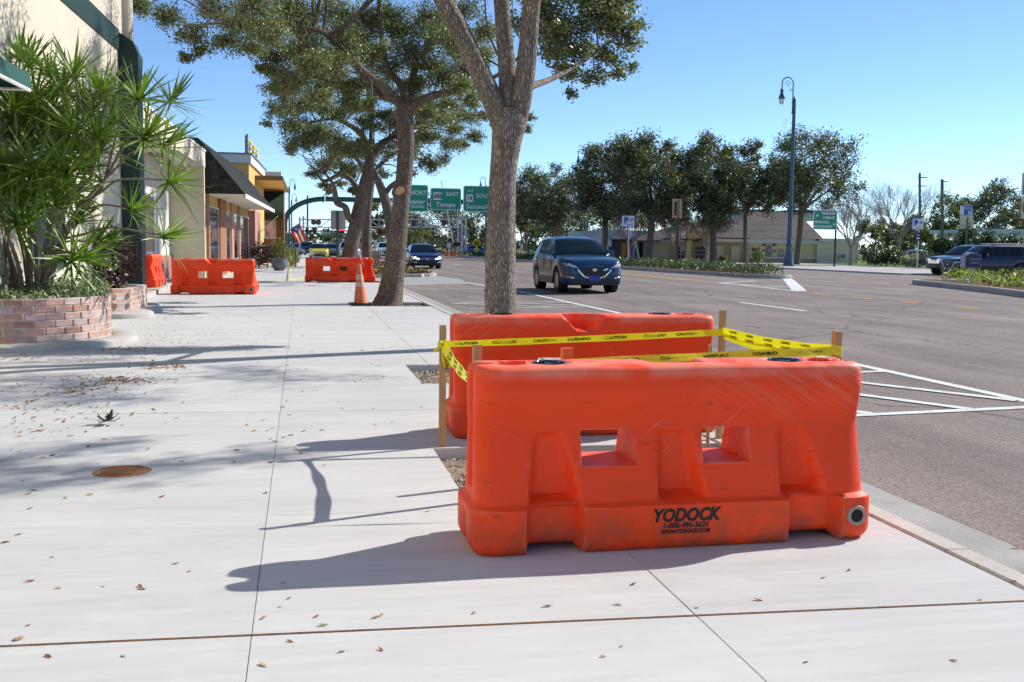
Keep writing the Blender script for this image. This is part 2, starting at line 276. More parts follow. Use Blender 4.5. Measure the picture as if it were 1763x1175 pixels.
def plastic():
    m = mat('barrier orange plastic', (.90, .066, .011), .5, spec=.26, var=.05, vscale=2.5, bump=.05, bscale=35)
    N, L = N_(m); b = N['Principled BSDF']; src = b.inputs['Base Color'].links[0].from_socket; tc = N.new('ShaderNodeTexCoord')
    oi = N.new('ShaderNodeObjectInfo'); off = N.new('ShaderNodeVectorMath'); off.operation = 'ADD'; L.new(tc.outputs['Object'], off.inputs[0])
    sc = N.new('ShaderNodeVectorMath'); sc.operation = 'SCALE'; sc.inputs[0].default_value = (17, 5, 9); L.new(oi.outputs['Random'], sc.inputs['Scale']); L.new(sc.outputs[0], off.inputs[1])
    def streaks(rot, scale, lo, hi, seed):
        m0 = N.new('ShaderNodeMapping'); m0.inputs['Rotation'].default_value = (0, rot, 0); L.new(off.outputs[0], m0.inputs[0]); mp = N.new('ShaderNodeMapping'); mp.inputs['Scale'].default_value = scale; mp.inputs['Location'].default_value = (seed, seed*.7, 0); L.new(m0.outputs[0], mp.inputs[0])
        n = N.new('ShaderNodeTexNoise'); n.inputs['Scale'].default_value = 1.0; n.inputs['Detail'].default_value = 7; n.inputs['Roughness'].default_value = .65; L.new(mp.outputs[0], n.inputs[0])
        r = N.new('ShaderNodeMapRange'); r.inputs[1].default_value = lo; r.inputs[2].default_value = hi; L.new(n.outputs[0], r.inputs[0]); return r.outputs[0]
    def patch(sc_, lo, hi, seed):
        n = N.new('ShaderNodeTexNoise'); n.inputs['Scale'].default_value = sc_; n.inputs['Detail'].default_value = 4
        mp = N.new('ShaderNodeMapping'); mp.inputs['Location'].default_value = (seed, 2, seed); L.new(off.outputs[0], mp.inputs[0]); L.new(mp.outputs[0], n.inputs[0])
        r = N.new('ShaderNodeMapRange'); r.inputs[1].default_value = lo; r.inputs[2].default_value = hi; L.new(n.outputs[0], r.inputs[0]); return r.outputs[0]
    def mul(a, c, k=1.0):
        x = N.new('ShaderNodeMath'); x.operation = 'MULTIPLY'; L.new(a, x.inputs[0]); L.new(c, x.inputs[1]); y = N.new('ShaderNodeMath'); y.operation = 'MULTIPLY'; y.inputs[1].default_value = k; L.new(x.outputs[0], y.inputs[0]); return y.outputs[0]
    def mix(sock, fac, c):
        mx = N.new('ShaderNodeMix'); mx.data_type = 'RGBA'; L.new(fac, mx.inputs[0]); L.new(sock, mx.inputs[6]); mx.inputs[7].default_value = (*c, 1); return mx.outputs[2]
    s1 = mul(streaks(R(38), (4, 4, 90), .60, .74, 3.1), patch(3.2, .50, .66, 1.3), .5)
    s2 = mul(streaks(R(4), (2.5, 3, 60), .64, .78, 8.2), patch(2.6, .52, .70, 6.3), .4)
    o = mix(src, s1, (.72, .36, .27)); o = mix(o, s2, (.70, .33, .25))
    dk = mul(streaks(R(-20), (7, 6, 26), .60, .74, 12.5), patch(4.5, .50, .62, 9.9), .65)
    o = mix(o, dk, (.10, .045, .03))
    # grime near the ground, wear where corners stick out
    sep = N.new('ShaderNodeSeparateXYZ'); L.new(tc.outputs['Object'], sep.inputs[0])
    rz_ = N.new('ShaderNodeMapRange'); rz_.inputs[1].default_value = .24; rz_.inputs[2].default_value = .0; L.new(sep.outputs[2], rz_.inputs[0])
    gr = mul(rz_.outputs[0], patch(9, .38, .66, 4.4), .72); o = mix(o, gr, (.17, .085, .045))
    gm = N.new('ShaderNodeNewGeometry'); rp = N.new('ShaderNodeMapRange'); rp.inputs[1].default_value = .53; rp.inputs[2].default_value = .62; L.new(gm.outputs['Pointiness'], rp.inputs[0])
    ed = mul(rp.outputs[0], patch(7, .35, .62, 7.7), .7); o = mix(o, ed, (.66, .36, .27))
    # sun-bleached, scraped band along the top edge and over the upper right face
    rt_ = N.new('ShaderNodeMapRange'); rt_.inputs[1].default_value = .735; rt_.inputs[2].default_value = .775; L.new(sep.outputs[2], rt_.inputs[0])
    te = mul(rt_.outputs[0], patch(5.5, .36, .60, 15.2), .55); o = mix(o, te, (.80, .34, .24))
    rx_ = N.new('ShaderNodeMapRange'); rx_.inputs[1].default_value = .05; rx_.inputs[2].default_value = .7; L.new(sep.outputs[0], rx_.inputs[0]); rq = N.new('ShaderNodeMapRange'); rq.inputs[1].default_value = .50; rq.inputs[2].default_value = .62; L.new(sep.outputs[2], rq.inputs[0])
    s3 = mul(mul(streaks(R(-32), (3, 3, 70), .46, .64, 21.7), rx_.outputs[0]), mul(rq.outputs[0], patch(2.2, .36, .58, 25.1)), .40); o = mix(o, s3, (.74, .33, .24))
    L.new(o, b.inputs['Base Color']); return m
M_ORANGE = plastic()
M_BLACK = mat('black rubber', (.012, .012, .013), .6)
M_CAP = mat('black plastic cap', (.01, .01, .012), .22, spec=.6)
M_PLUG = mat('grey bushing', (.34, .30, .25), .6, dirt=(.12, .08, .05), dirtscale=20, dirtamt=.6)
M_INK = mat('black stencil ink', (.018, .014, .014), .7)
M_DARK = mat('painted hole shade', (.02, .012, .01), .9)
M_STAKE = mat('pine stake', (.50, .30, .135), .8, spec=.2, var=.18, vscale=6, stretch=(14, 14, 1), bump=.15, bscale=30)
def tape_mat():
    m = mat('yellow caution tape', (.80, .68, .02), .28, spec=.5, trans=.18, bump=.25, bscale=18); return m
M_TAPE = tape_mat(); M_TAPEINK = mat('tape print', (.03, .025, .008), .5)
M_RUST = mat('rusty iron', (.36, .16, .055), .85, var=.3, vscale=16, bump=.5, bscale=60, dirt=(.14, .07, .035), dirtscale=22, dirtamt=.7)
M_CONE = mat('faded cone orange', (.66, .155, .055), .6, var=.1, vscale=9, dirt=(.30, .12, .07), dirtscale=7, dirtamt=.7)
M_CONEBAND = mat('worn reflective band', (.62, .40, .32), .5, dirt=(.6, .17, .07), dirtscale=15, dirtamt=1.0)
def bark_mat(name, c, s=1.0):
    m = mat(name, c, .95, spec=.15, var=.22, vscale=5*s, stretch=(1, 1, .45), dirt=(c[0]*.38, c[1]*.36, c[2]*.34), dirtscale=13*s, dirtamt=.6); N, L = N_(m); b = N['Principled BSDF']
    tc = N.new('ShaderNodeTexCoord'); mp = N.new('ShaderNodeMapping'); mp.inputs['Scale'].default_value = (1, 1, .21); L.new(tc.outputs['Object'], mp.inputs[0])
    nz = N.new('ShaderNodeTexNoise'); nz.inputs['Scale'].default_value = 22*s; nz.inputs['Detail'].default_value = 3; L.new(mp.outputs[0], nz.inputs[0])
    ad = N.new('ShaderNodeVectorMath'); ad.operation = 'MULTIPLY_ADD'; L.new(nz.outputs['Color'], ad.inputs[0]); ad.inputs[1].default_value = (.03, .03, .03); L.new(mp.outputs[0], ad.inputs[2])
    v = N.new('ShaderNodeTexVoronoi'); v.feature = 'DISTANCE_TO_EDGE'; v.inputs['Scale'].default_value = 46*s; L.new(ad.outputs[0], v.inputs[0])
    rr = N.new('ShaderNodeMapRange'); rr.inputs[2].default_value = .28; L.new(v.outputs[0], rr.inputs[0])
    src = b.inputs['Base Color'].links[0].from_socket; r4 = N.new('ShaderNodeMapRange'); r4.inputs[3].default_value = .46; r4.inputs[4].default_value = 1.15; L.new(rr.outputs[0], r4.inputs[0])  # occlusion shade of the fissures multiplied into the bark colour
    x = N.new('ShaderNodeVectorMath'); x.operation = 'SCALE'; L.new(src, x.inputs[0]); L.new(r4.outputs[0], x.inputs['Scale']); L.new(x.outputs[0], b.inputs['Base Color'])
    bp = N.new('ShaderNodeBump'); bp.inputs['Strength'].default_value = .9; bp.inputs['Distance'].default_value = .03; L.new(rr.outputs[0], bp.inputs['Height']); L.new(bp.outputs[0], b.inputs['Normal']); return m
M_BARK = bark_mat('grey oak bark', (.44, .365, .30)); M_BARK2 = bark_mat('brown oak bark', (.34, .265, .205)); M_BARK3 = mat('pale bare bark', (.34, .28, .24), .95, spec=.1, var=.2, vscale=4)
M_LEAF = mat('oak leaf', (.185, .190, .088), .42, spec=.5, island=.5, trans=.30)
M_LEAF2 = mat('far oak leaf', (.118, .128, .058), .45, spec=.5, island=.55, trans=.22)
M_LEAFY = mat('pale tree leaf', (.14, .155, .045), .55, spec=.4, island=.4, trans=.3)
M_LEAFH = mat('hedge leaf', (.052, .080, .030), .45, spec=.5, island=.5, trans=.2)
M_DRAC = mat('dracaena leaf', (.140, .215, .030), .38, spec=.5, island=.35, trans=.32)
M_STEM = mat('dracaena stem', (.27, .20, .15), .9, var=.3, vscale=14, stretch=(1, 1, .5))
# ================================================================== GROUND, ROAD, WALK
def sheet(name, xs, ys, zf, m, parent=None, kind='structure'):
    V = [(x, y, zf(x, y)) for y in ys for x in xs]; n = len(xs)
    F = [(j*n+i, j*n+i+1, (j+1)*n+i+1, (j+1)*n+i) for j in range(len(ys)-1) for i in range(n-1)]
    o = bulk(name, V, F, m, parent)
    if kind: o['kind'] = kind
    return o
sheet('ground', [-2500, -6, 3.2, 34, 2500], [-200, 460, 2500], lambda x, y: -.30, M_LAND)
sheet('road', [3.355, 6.5, 10.5, 14.3, 15, 19, 26, 34, 35.2], [-14, 0, 20, 40, 80, 160, 450], lambda x, y: roadz(x), M_ASPH)
# side street entry to the right of the islands
sheet('side_road', [35.2, 60, 120], [-14, 28, 57.5], lambda x, y: -.064, M_ASPH)

# --- sidewalk: one root, each poured slab a part
XC = [-4.85, -3.28, -1.72, -.17, 1.36, 2.715]
def rowy(r, x): return 3.43 + 1.57*r - .045*x
walk = link(bpy.data.objects.new('sidewalk', None)); walk['kind'] = 'structure'
def slab(x0, x1, r0, r1, ya=None, yb=None, lift=0.0):
    g = .0011; b = .0018 if x0 > -1 else .0005
    P = [(x0+g, (ya if ya is not None else rowy(r0, x0))+g), (x1-g, (ya if ya is not None else rowy(r0, x1))+g),
         (x1-g, (yb if yb is not None else rowy(r1, x1))-g), (x0+g, (yb if yb is not None else rowy(r1, x0))-g)]
    cx = sum(p[0] for p in P)/4; cy = sum(p[1] for p in P)/4
    def ins(p, d): return (p[0]+(d if p[0] < cx else -d), p[1]+(d if p[1] < cy else -d))
    mb = MB(); vs = [(p[0], p[1], -.115) for p in P]+[(p[0], p[1], lift-b) for p in P]+[(*ins(p, b), lift) for p in P]
    mb.add(vs, [(0,1,5,4),(1,2,6,5),(2,3,7,6),(3,0,4,7),(4,5,9,8),(5,6,10,9),(6,7,11,10),(7,4,8,11),(8,9,10,11)])
    return mb.build('concrete_slab', M_CONC, walk)
NR = 21
PITS = {1: .82, 4: 1.10, 12: 1.02, 21: 1.0}
for r in range(-3, NR):
    for i in range(5):
        x0, x1 = XC[i], XC[i+1]
        if r in PITS:
            px = PITS[r]
            if x0 >= px: continue
            if x1 > px: x1 = px
        if r == 0: pass
        slab(x0, x1, r, r+1, lift=random.uniform(-.0012, .0012) if r >= 0 else 0)
# the wider expansion joint in the foreground, filled with brown board
mb = MB(); mb.add([(-4.85, rowy(0, -4.85)-.008, -.008), (2.715, rowy(0, 2.715)-.008, -.008), (2.715, rowy(0, 2.715)+.008, -.008), (-4.85, rowy(0, -4.85)+.008, -.008)], [(0,1,2,3)])
mb.add([(-4.85, rowy(0, -4.85)-.007, .0015), (2.715, rowy(0, 2.715)-.007, .0015), (2.715, rowy(0, 2.715)+.006, .0022), (-4.85, rowy(0, -4.85)+.006, .0022)], [(0,1,2,3)])
mb.build('expansion_joint', M_JOINT, walk)
# poured walk too far off to tell its slabs apart
yf = rowy(NR, 0)
mb = MB(); mb.prism([(-4.85, yf+.15), (1.0, yf+.01), (1.0, yf+1.58), (2.715, yf+1.58), (2.715, 150), (-1.2, 150), (-4.85, 60)], -.115, .0)
mb.build('far_walk', M_CONC, walk)
sheet('soil_bed', [-6.5, 2.712], [-14, 60], lambda x, y: -.125, M_SOIL)
def pit_floor(x0, x1, y0, y1, seed):
    rr = np.random.default_rng(seed); nx, ny = 26, 26
    xs = np.linspace(x0, x1, nx); ys = np.linspace(y0, y1, ny)
    V = [(x, y, -.085+.02*rr.random()+.018*sin(x*7+seed)*cos(y*6)) for y in ys for x in xs]
    F = [(j*nx+i, j*nx+i+1, (j+1)*nx+i+1, (j+1)*nx+i) for j in range(ny-1) for i in range(nx-1)]
    o = bulk('tree_pit_soil', V, F, M_SOIL); o['kind'] = 'structure'
def gravel(x0, x1, y0, y1, n, seed, smin=.008, smax=.028, m=M_GRAVEL, z=-.07):
    rr = np.random.default_rng(seed); mb = MB()
    for k in range(n):
        c = np.array((rr.uniform(x0, x1), rr.uniform(y0, y1), z+rr.uniform(-.008, .008))); s = rr.uniform(smin, smax)
        o = np.array([(1,0,0),(-1,0,0),(0,1,0),(0,-1,0),(0,0,.7),(0,0,-.7)])*s*rr.uniform(.6, 1.2, (6, 1)); a = rr.uniform(0, 6.3)
        q = np.array([[cos(a), -sin(a), 0], [sin(a), cos(a), 0], [0, 0, 1]])
        mb.add(o@q+c, [(0,2,4),(2,1,4),(1,3,4),(3,0,4),(2,0,5),(1,2,5),(3,1,5),(0,3,5)])
    o = mb.build('gravel', m, recalc=False); o['kind'] = 'stuff'; return o
for r, px in PITS.items():
    pit_floor(px, 2.71, rowy(r, 1.8)-.1, rowy(r+1, 1.8)+.1, r)
gravel(.84, 2.68, rowy(1, 1.8), rowy(2, 1.8), 1500, 3); gravel(1.12, 2.68, rowy(4, 1.8), rowy(5, 1.8), 1500, 4)
gravel(1.05, 2.68, rowy(12, 1.8), rowy(13, 1.8), 700, 5, m=M_MULCH)

# --- kerb and gutter in cast lengths
kerb = link(bpy.data.objects.new('kerb', None)); kerb['kind'] = 'structure'
prof = [(2.73, -.3), (2.73, .0), (2.74, .006), (2.845, .002), (2.885, -.02), (2.935, -.118), (2.97, -.126), (3.355, -.114), (3.36, -.3)]
def kerb_len(y0, y1):
    mb = MB(); n = len(prof); vs = [(x, y, z) for y in (y0+.004, y1-.004) for x, z in prof]
    for i in range(n-1): mb.add([vs[i], vs[i+1], vs[n+i+1], vs[n+i]], [(0,1,2,3)], 1 if i >= 5 else 0)
    mb.add(vs[:n], [tuple(range(n))]); mb.add(vs[n:], [tuple(range(n))])
    return mb.build('kerb_length', [M_CURB, M_GUTTER], kerb, weld=True)
y = -5.2
while y < 44:
    kerb_len(y, y+3.05); y += 3.05
mb = MB(); mb.prism([(3.352, -5), (3.375, -5), (3.375, 44), (3.352, 44)], -.2, -.1175); o = mb.build('asphalt_edge_joint', M_SOIL, kerb)

# --- painted markings
def stripe(name, pts, w, m=None, parent=None, dz=.005):
    mb = MB(); m = m or M_WHITEP
    for (a, b) in zip(pts[:-1], pts[1:]):
        a = Vector((a[0], a[1], 0)); b = Vector((b[0], b[1], 0)); d = (b-a).normalized(); s = Vector((-d.y, d.x, 0))*w/2
        K = max(1, int((b-a).length/2.5)); xs = [a.lerp(b, i/K) for i in range(K+1)]
        for p, q in zip(xs[:-1], xs[1:]):
            Q = [p-s, q-s, q+s, p+s]; mb.add([(v.x, v.y, roadz(v.x)+dz) for v in Q], [(0,1,2,3)])
    o = mb.build(name, m, parent, recalc=False); o['kind'] = 'structure'; return o
def stripe_px(name, pxs, w, m=None, dz=.005): return stripe(name, [tuple(GR(*p))[:2] for p in pxs], w, m, dz=dz)
stripe('parking_edge_line', [(6.5, 5), (6.5, 32), (6.25, 36), (5.9, 41), (5.75, 44)], .13)
stripe('hatch_marking', [(3.75, 7.93), (6.43, 8.0)], .12, dz=.007); stripe('hatch_marking', [(3.75, 10.45), (6.43, 10.62)], .12, dz=.007)
for a, b in (((5.35, 10.5), (6.43, 8.35)), ((4.55, 10.48), (5.72, 8.0)), ((3.85, 9.6), (4.75, 8.0))): stripe('hatch_marking', [a, b], .12, dz=.009)
stripe('hatch_marking', [(3.6, 25.35), (6.43, 25.3)], .12, dz=.007); stripe('hatch_marking', [(3.7, 23.15), (6.43, 23.1)], .12, dz=.007)
for a, b in (((3.7, 25.2), (5.6, 23.2)), ((4.9, 25.2), (6.4, 23.6)), ((6.0, 25.2), (6.45, 24.7))): stripe('hatch_marking', [a, b], .11, dz=.009)
stripe('hatch_marking', [(3.5, 33.6), (6.4, 33.4)], .11, dz=.007)
for y in (20.35, 57.0, 69.0, 81.0): stripe('lane_dash', [(10.47, y), (10.47, y+3.4)], .13)
for a, b in (((1396,505),(1437,508)), ((1467,511.5),(1507,515)), ((1552,519.5),(1584,522.5)), ((1636,529),(1679,533)), ((1738,539.5),(1790,545))):
    A0, B0 = GR(*a), GR(*b); c = (A0+B0)/2; L_ = (B0-A0).length/2
    stripe('yellow_lane_dash', [(14.3, c.y+L_*.95), (14.3, c.y-L_*.95)], .13, M_YELP)
stripe('yellow_median_line', [(14.85, 120), (14.85, 36)], .12, M_YELP); stripe('yellow_median_line', [(14.6, 120), (14.6, 38)], .10, M_YELP)
stripe('median_edge_line', [(14.8, 35.6), (14.42, 28.5)], .16)
stripe('island_marking', [(21.3, 43.4), (14.5, 28.6)], .42, dz=.007); stripe('island_marking', [(17.2, 37.4), (14.75, 35.2)], .25, dz=.009)
stripe('island_marking', [(15.9, 31.6), (14.6, 31.4)], .25, dz=.009); stripe('island_marking', [(15.8, 31.6), (14.65, 33.6)], .2, dz=.011)
stripe_px('lane_dash', [(1365,475.5),(1425,478)], .14); stripe_px('lane_dash', [(1500,487),(1530,489)], .14)
stripe('lane_line', [(10.47, 95), (10.47, 260)], .12); stripe('lane_line', [(6.9, 78), (6.9, 200)], .12)

# --- kerbed islands: concrete rim plus soil inside
def island(name, poly, h, rim=.16, soil=M_MULCH, zf=roadz):
    root = link(bpy.data.objects.new(name, None)); root['kind'] = 'structure'; n = len(poly)
    c = Vector((sum(p[0] for p in poly)/n, sum(p[1] for p in poly)/n))
    inn = []
    for i, p in enumerate(poly):
        a = Vector(poly[i-1]); b = Vector(poly[(i+1) % n]); t = (b-a).normalized(); nrm = Vector((-t.y, t.x)); inn.append(Vector(p)+nrm*rim)
    mb = MB()
    for i in range(n):
        j = (i+1) % n; a, b, ai, bi = poly[i], poly[j], inn[i], inn[j]; za, zb = zf(a[0])+h, zf(b[0])+h
        mb.add([(a[0], a[1], zf(a[0])-.1), (b[0], b[1], zf(b[0])-.1), (b[0], b[1], zb-.02), (a[0], a[1], za-.02)], [(0,1,2,3)])
        am = Vector(a).lerp(ai, .15); bm_ = Vector(b).lerp(bi, .15)
        mb.add([(a[0], a[1], za-.02), (b[0], b[1], zb-.02), (*bm_, zb), (*am, za)], [(0,1,2,3)])
        mb.add([(*am, za), (*bm_, zb), (*bi, zb), (*ai, za)], [(0,1,2,3)])
        mb.add([(*ai, za), (*bi, zb), (*bi, zb-.12), (*ai, za-.12)], [(0,1,2,3)])
    mb.build('kerb_rim', M_CURB, root, recalc=False)
    mb = MB(); mb.add([(p.x, p.y, zf(p.x)+h-.03) for p in inn], [tuple(range(n))]); mb.build('planting_soil', soil, root)
    return root, inn
def arc(cx, cy, r, a0, a1, n=7): return [(cx+r*cos(R(a0+(a1-a0)*i/n)), cy+r*sin(R(a0+(a1-a0)*i/n))) for i in range(n+1)]
# counter-clockwise outlines
MED = arc(19.65, 41.6, .95, 190, 350, 8)+[(20.85, 43.6), (22.2, 55), (23.4, 74), (23.4, 150), (17.6, 150), (17.8, 80), (18.0, 55.8)]
med_root, MED_IN = island('median_island', MED, .17)
RI = [(22.8, 20), (30.5, 20), (30.5, 34)]+arc(28.4, 35.2, 2.0, 10, 90, 4)+arc(24.5, 35.2, 1.8, 95, 170, 5)+[(20.3, 27.8), (18.3, 22.5), (17.6, 20)]
ri_root, RI_IN = island('corner_island', RI, .18)
BO = [(2.75, 45.8), (5.2, 45.8)]+arc(5.1, 47.0, .9, -75, 0, 4)+[(6.0, 56), (5.9, 73), (4.6, 75.5), (2.75, 76)]
bo_root, BO_IN = island('kerb_bump_out', BO, .14)
# pale concrete pan where the bump out meets the parking lane
mb = MB(); mb.add([(3.36, 36.5, -.114), (5.9, 37.5, -.068), (6.4, 42.0, -.06), (6.1, 46.5, -.066), (3.36, 45.8, -.114)], [(0,1,2,3,4)]); o = mb.build('concrete_pan', M_GUTTER); o['kind'] = 'structure'
# --- far side: kerb, walk, driveway apron, lawn
mb = MB(); mb.prism([(34.2, 55.0), (41, 57.5), (47.5, 71), (49, 96), (37.0, 98), (36.4, 150), (34.6, 150)], -.3, .02); o = mb.build('far_sidewalk', M_CONC2); o['kind'] = 'structure'
mb = MB(); mb.prism([(34.20, 54.8), (34.06, 55.0), (34.46, 150), (34.6, 150), (34.6, 150), (34.22, 55.2)], -.3, .035); o = mb.build('far_kerb', M_CURB); o['kind'] = 'structure'
mb = MB(); mb.add([(36.9, 99, .03), (49.1, 97, .03), (47.6, 71, .03), (46.0, 66, .03), (140, 60, .03), (160, 240, .03), (36.5, 240, .03)], [tuple(range(7))]); o = mb.build('lawn', M_GRASS); o['kind'] = 'structure'
# ================================================================== WATER-FILLED BARRIERS
def ss(a, b, x):
    t = np.clip((x-a)/(b-a), 0, 1); return t*t*(3-2*t)
BL, BH = 1.87, .80
def barrier_mesh():
    W = [(-.440, -.185), (.120, .342)]; WZ = (.362, .517); H = BH
    us = sorted(set(np.round(np.concatenate([np.linspace(-.80, .80, 98), [-.44, -.185, .12, .342, -.428, -.197, .132, .33]]), 4)))
    us = [u for i, u in enumerate(us) if not any(0 < abs(u-w) < .006 for w in (-.44, -.185, .12, .342))]
    zs = sorted(set(np.round(np.concatenate([[0, .006, .015, .028, .045], np.linspace(.06, .19, 8), np.linspace(.197, .225, 5), np.linspace(.24, .352, 8), [.362, .37], np.linspace(.385, .498, 7), [.508, .517, .524, .532, .54], np.linspace(.555, .69, 7), [.698, .704, .712], np.linspace(.725, .762, 4), [.772, .782, .79, .796, .80]]), 4)))
    us = np.array(us); zs = np.array(zs)
    scoops = [(-.64, -.54, -.675, -.455), (-.075, .05, -.09, .12), (.50, .60, .49, .69)]
    def depth(u, z, back):
        d = .170-.048*ss(.72, .52, z)-.012*ss(.66, .78, z)
        mid = .124+.092*np.clip((.52-z)/.315, 0, 1)**1.15
        k = ss(.530, .514, z); d = d*(1-k)+mid*k
        q = np.clip((.52-z)/.315, 0, 1)
        for (tl, tr, bl, br) in scoops:
            l = tl+(bl-tl)*q; r = tr+(br-tr)*q**.62
            m = ss(l-.018, l+.022, u)*ss(r+.012, r-.03, u)*ss(.522, .482, z)*ss(.206, .236, z)
            d = d*(1-m)+(.096+.022*q)*m
        # base block, pockets and feet
        b = .243-.060*(ss(-.70, -.675, u)*ss(-.44, -.47, u)+ss(.50, .525, u)*ss(.765, .74, u))
        kb = ss(.214, .196, z); d = d*(1-kb)+b*kb
        d = d-.026*np.clip(1-z/.045, 0, 1)**2
        r = .034; t = np.clip((z-(H-r))/r, 0, 1); d = d-(r-np.sqrt(np.maximum(r*r-(t*r)**2, 0)))
        d = d+.004*np.sin(u*9+z*5)*ss(.55, .7, z)
        if back:
            kz = np.clip((H-z)/.1, 0, 1.2); m = ss(-.115+.07*kz, -.09+.07*kz, u)*ss(.18-.10*kz, .155-.10*kz, u)*ss(.697, .705, z)
            d = d*(1-m)-.045*m
        return d
    def lift(u, z): return .034*(ss(-.70, -.67, u)*ss(-.44, -.48, u)+ss(.50, .53, u)*ss(.765, .73, u))*np.clip(1-z/.2, 0, 1)
    nu = len(us); ne = 22; V = []; loops = []
    for z in zs:
        lp = []; df = depth(us, z, False); db = depth(us, z, True); lf = lift(us, z)
        ue = .905+.03*ss(.225, .19, z)-.03*np.clip(1-z/.06, 0, 1)**2-.02*np.clip((z-.765)/.035, 0, 1)**2
        for j in range(nu): lp.append((us[j], -df[j], z+lf[j]))
        for sgn, dd0, dd1 in ((1, df[-1], db[-1]), (-1, df[0], db[0])):
            pts = []
            for k in range(1, ne):
                a = pi*k/ne; yn = -cos(a); y = (dd0 if yn < 0 else dd1)*yn
                yn2 = abs(yn); e = (1-yn2**8.0)**.5
                gd = .082*math.exp(-(y/.040)**4)*float(ss(.24, .32, z))+.03*math.exp(-(y/.05)**2)*float(ss(.2, .1, z))
                pts.append((sgn*(abs(us[-1])+(ue-abs(us[-1]))*e-gd), y, z))
            if sgn == 1:
                lp += pts
                for j in range(nu-1, -1, -1): lp.append((us[j], db[j], z+lf[j]))
            else: lp += pts[::-1]
        loops.append([len(V)+i for i in range(len(lp))]); V += lp
    n = len(loops[0]); F = []
    fidx = lambda j: j; bidx = lambda j: nu+ne-1+(nu-1-j)
    win = set()
    for (a, b) in W:
        for j in range(nu-1):
            if us[j] >= a-1e-6 and us[j+1] <= b+1e-6:
                for i in range(len(zs)-1):
                    if zs[i] >= WZ[0]-1e-6 and zs[i+1] <= WZ[1]+1e-6: win.add((i, j))
    for i in range(len(zs)-1):
        for c in range(n):
            c2 = (c+1) % n
            if c < nu-1 and (i, c) in win: continue
            if nu+ne-1 <= c < 2*nu+ne-2:
                j = nu-1-(c-(nu+ne-1))-1
                if (i, j) in win: continue
            F.append((loops[i][c], loops[i][c2], loops[i+1][c2], loops[i+1][c]))
    for (i, j) in win:                       # walls of the two openings
        for (di, dj, e0, e1) in ((-1, 0, (i, j), (i, j+1)), (1, 0, (i+1, j), (i+1, j+1)), (0, -1, (i, j), (i+1, j)), (0, 1, (i, j+1), (i+1, j+1))):
            if (i+di, j+dj) not in win:
                a, b = e0, e1; F.append((loops[a[0]][fidx(a[1])], loops[b[0]][fidx(b[1])], loops[b[0]][bidx(b[1])], loops[a[0]][bidx(a[1])]))
    # top with hollows
    top = loops[-1]; K = ne; grid = []
    for j in range(nu):
        f = V[top[fidx(j)]]; b = V[top[bidx(j)]]; row = [top[fidx(j)]]
        for k in range(1, K):
            t = k/K; y = f[1]+(b[1]-f[1])*t; u = us[j]; z = BH+.004*sin(pi*t)
            for cu in (-.735, .735):
                q = ((u-cu)/.088)**2+((y+.0)/.075)**2; z -= .06*float(ss(1.15, .75, q))
            for cu in (-.555, .57):
                q = ((u-cu)/.092)**2+((y+.0)/.078)**2; z -= .02*float(ss(1.1, .9, q))
            V.append((u, y, z)); row.append(len(V)-1)
        row.append(top[bidx(j)]); grid.append(row)
    for j in range(nu-1):
        for k in range(K): F.append((grid[j][k], grid[j+1][k], grid[j+1][k+1], grid[j][k+1]))
    eL = [top[i] for i in range(2*nu+ne-2, n)]+[top[0]]; eL = eL[::-1]
    for k in range(K):
        for ee, gg in (([top[i] for i in range(nu-1, nu+ne)], grid[-1]), (eL, grid[0])):
            q4 = list(dict.fromkeys((ee[k], ee[k+1], gg[k+1], gg[k])))
            if len(q4) > 2: F.append(tuple(q4))
    F.append(tuple(loops[0][::-1]))
    mb = MB(); mb.v = V; mb.f = F; mb.m = [0]*len(F); return mb.mesh('barrier_body', M_ORANGE, smooth=52)
ME_BODY = barrier_mesh()
def cap_mesh():
    mb = MB(); mb.lathe([(.0, .002), (.06, .003), (.064, .008), (.078, .010), (.080, .004), (.080, -.01)], n=28); 
    for k in range(6): mb.obox((.05*cos(k*pi/3), .05*sin(k*pi/3), .006), (.016*cos(k*pi/3), .016*sin(k*pi/3), 0), (-.004*sin(k*pi/3), .004*cos(k*pi/3), 0), (0, 0, .004))
    return mb.mesh('fill_cap', M_CAP, smooth=40)
ME_CAP = cap_mesh()
def plug_mesh():
    mb = MB(); mb.lathe([(.030, .02), (.030, -.004), (.036, -.008), (.044, -.007), (.047, .0), (.047, .02)], n=24, ax='y'); mb.lathe([(0, -.0035), (.031, -.003)], n=24, ax='y', m=1); return mb.mesh('drain_plug', [M_PLUG, M_DARK], smooth=40)  # inner dark disc paints the shade of a hole that isn't cut
ME_PLUG = plug_mesh()
def make_barrier(label, group, loc, rz, s=1.0, first=[None], logo_back=False):
    t = thing('water_barrier', label, 'barrier', loc, rz, group); t.scale = (s, s, s)
    inst('body', ME_BODY, t)
    for u in (-.555, .57): inst('fill_cap', ME_CAP, t, (u, -.01, .7965))
    for sgn, u in ((-1, .835), (1, -.835)): inst('drain_plug', ME_PLUG, t, (u, -.243 if sgn < 0 else .243, .115), (0, 0, 0 if sgn < 0 else pi))
    if first[0] is None:
        first[0] = (text_mesh('YODOCK', .078, M_INK, bold=.0032, shear=.22, sx=.90), text_mesh('1-888-496-3625', .034, M_INK, bold=.0007, shear=.15, sx=.98), text_mesh('WWW.YODOCK.COM', .026, M_INK, bold=.0011, shear=.15, sx=.86))
    for sgn in ((-1, 1) if logo_back else (-1,)):
        for me, z, du in zip(first[0], (.150, .106, .079), (0, 0, 0)):
            inst('lettering', me, t, (.012, sgn*.2445, z), (pi/2, 0, 0 if sgn < 0 else pi))
    return t
GB = 'orange water-filled barriers around the open tree pit'
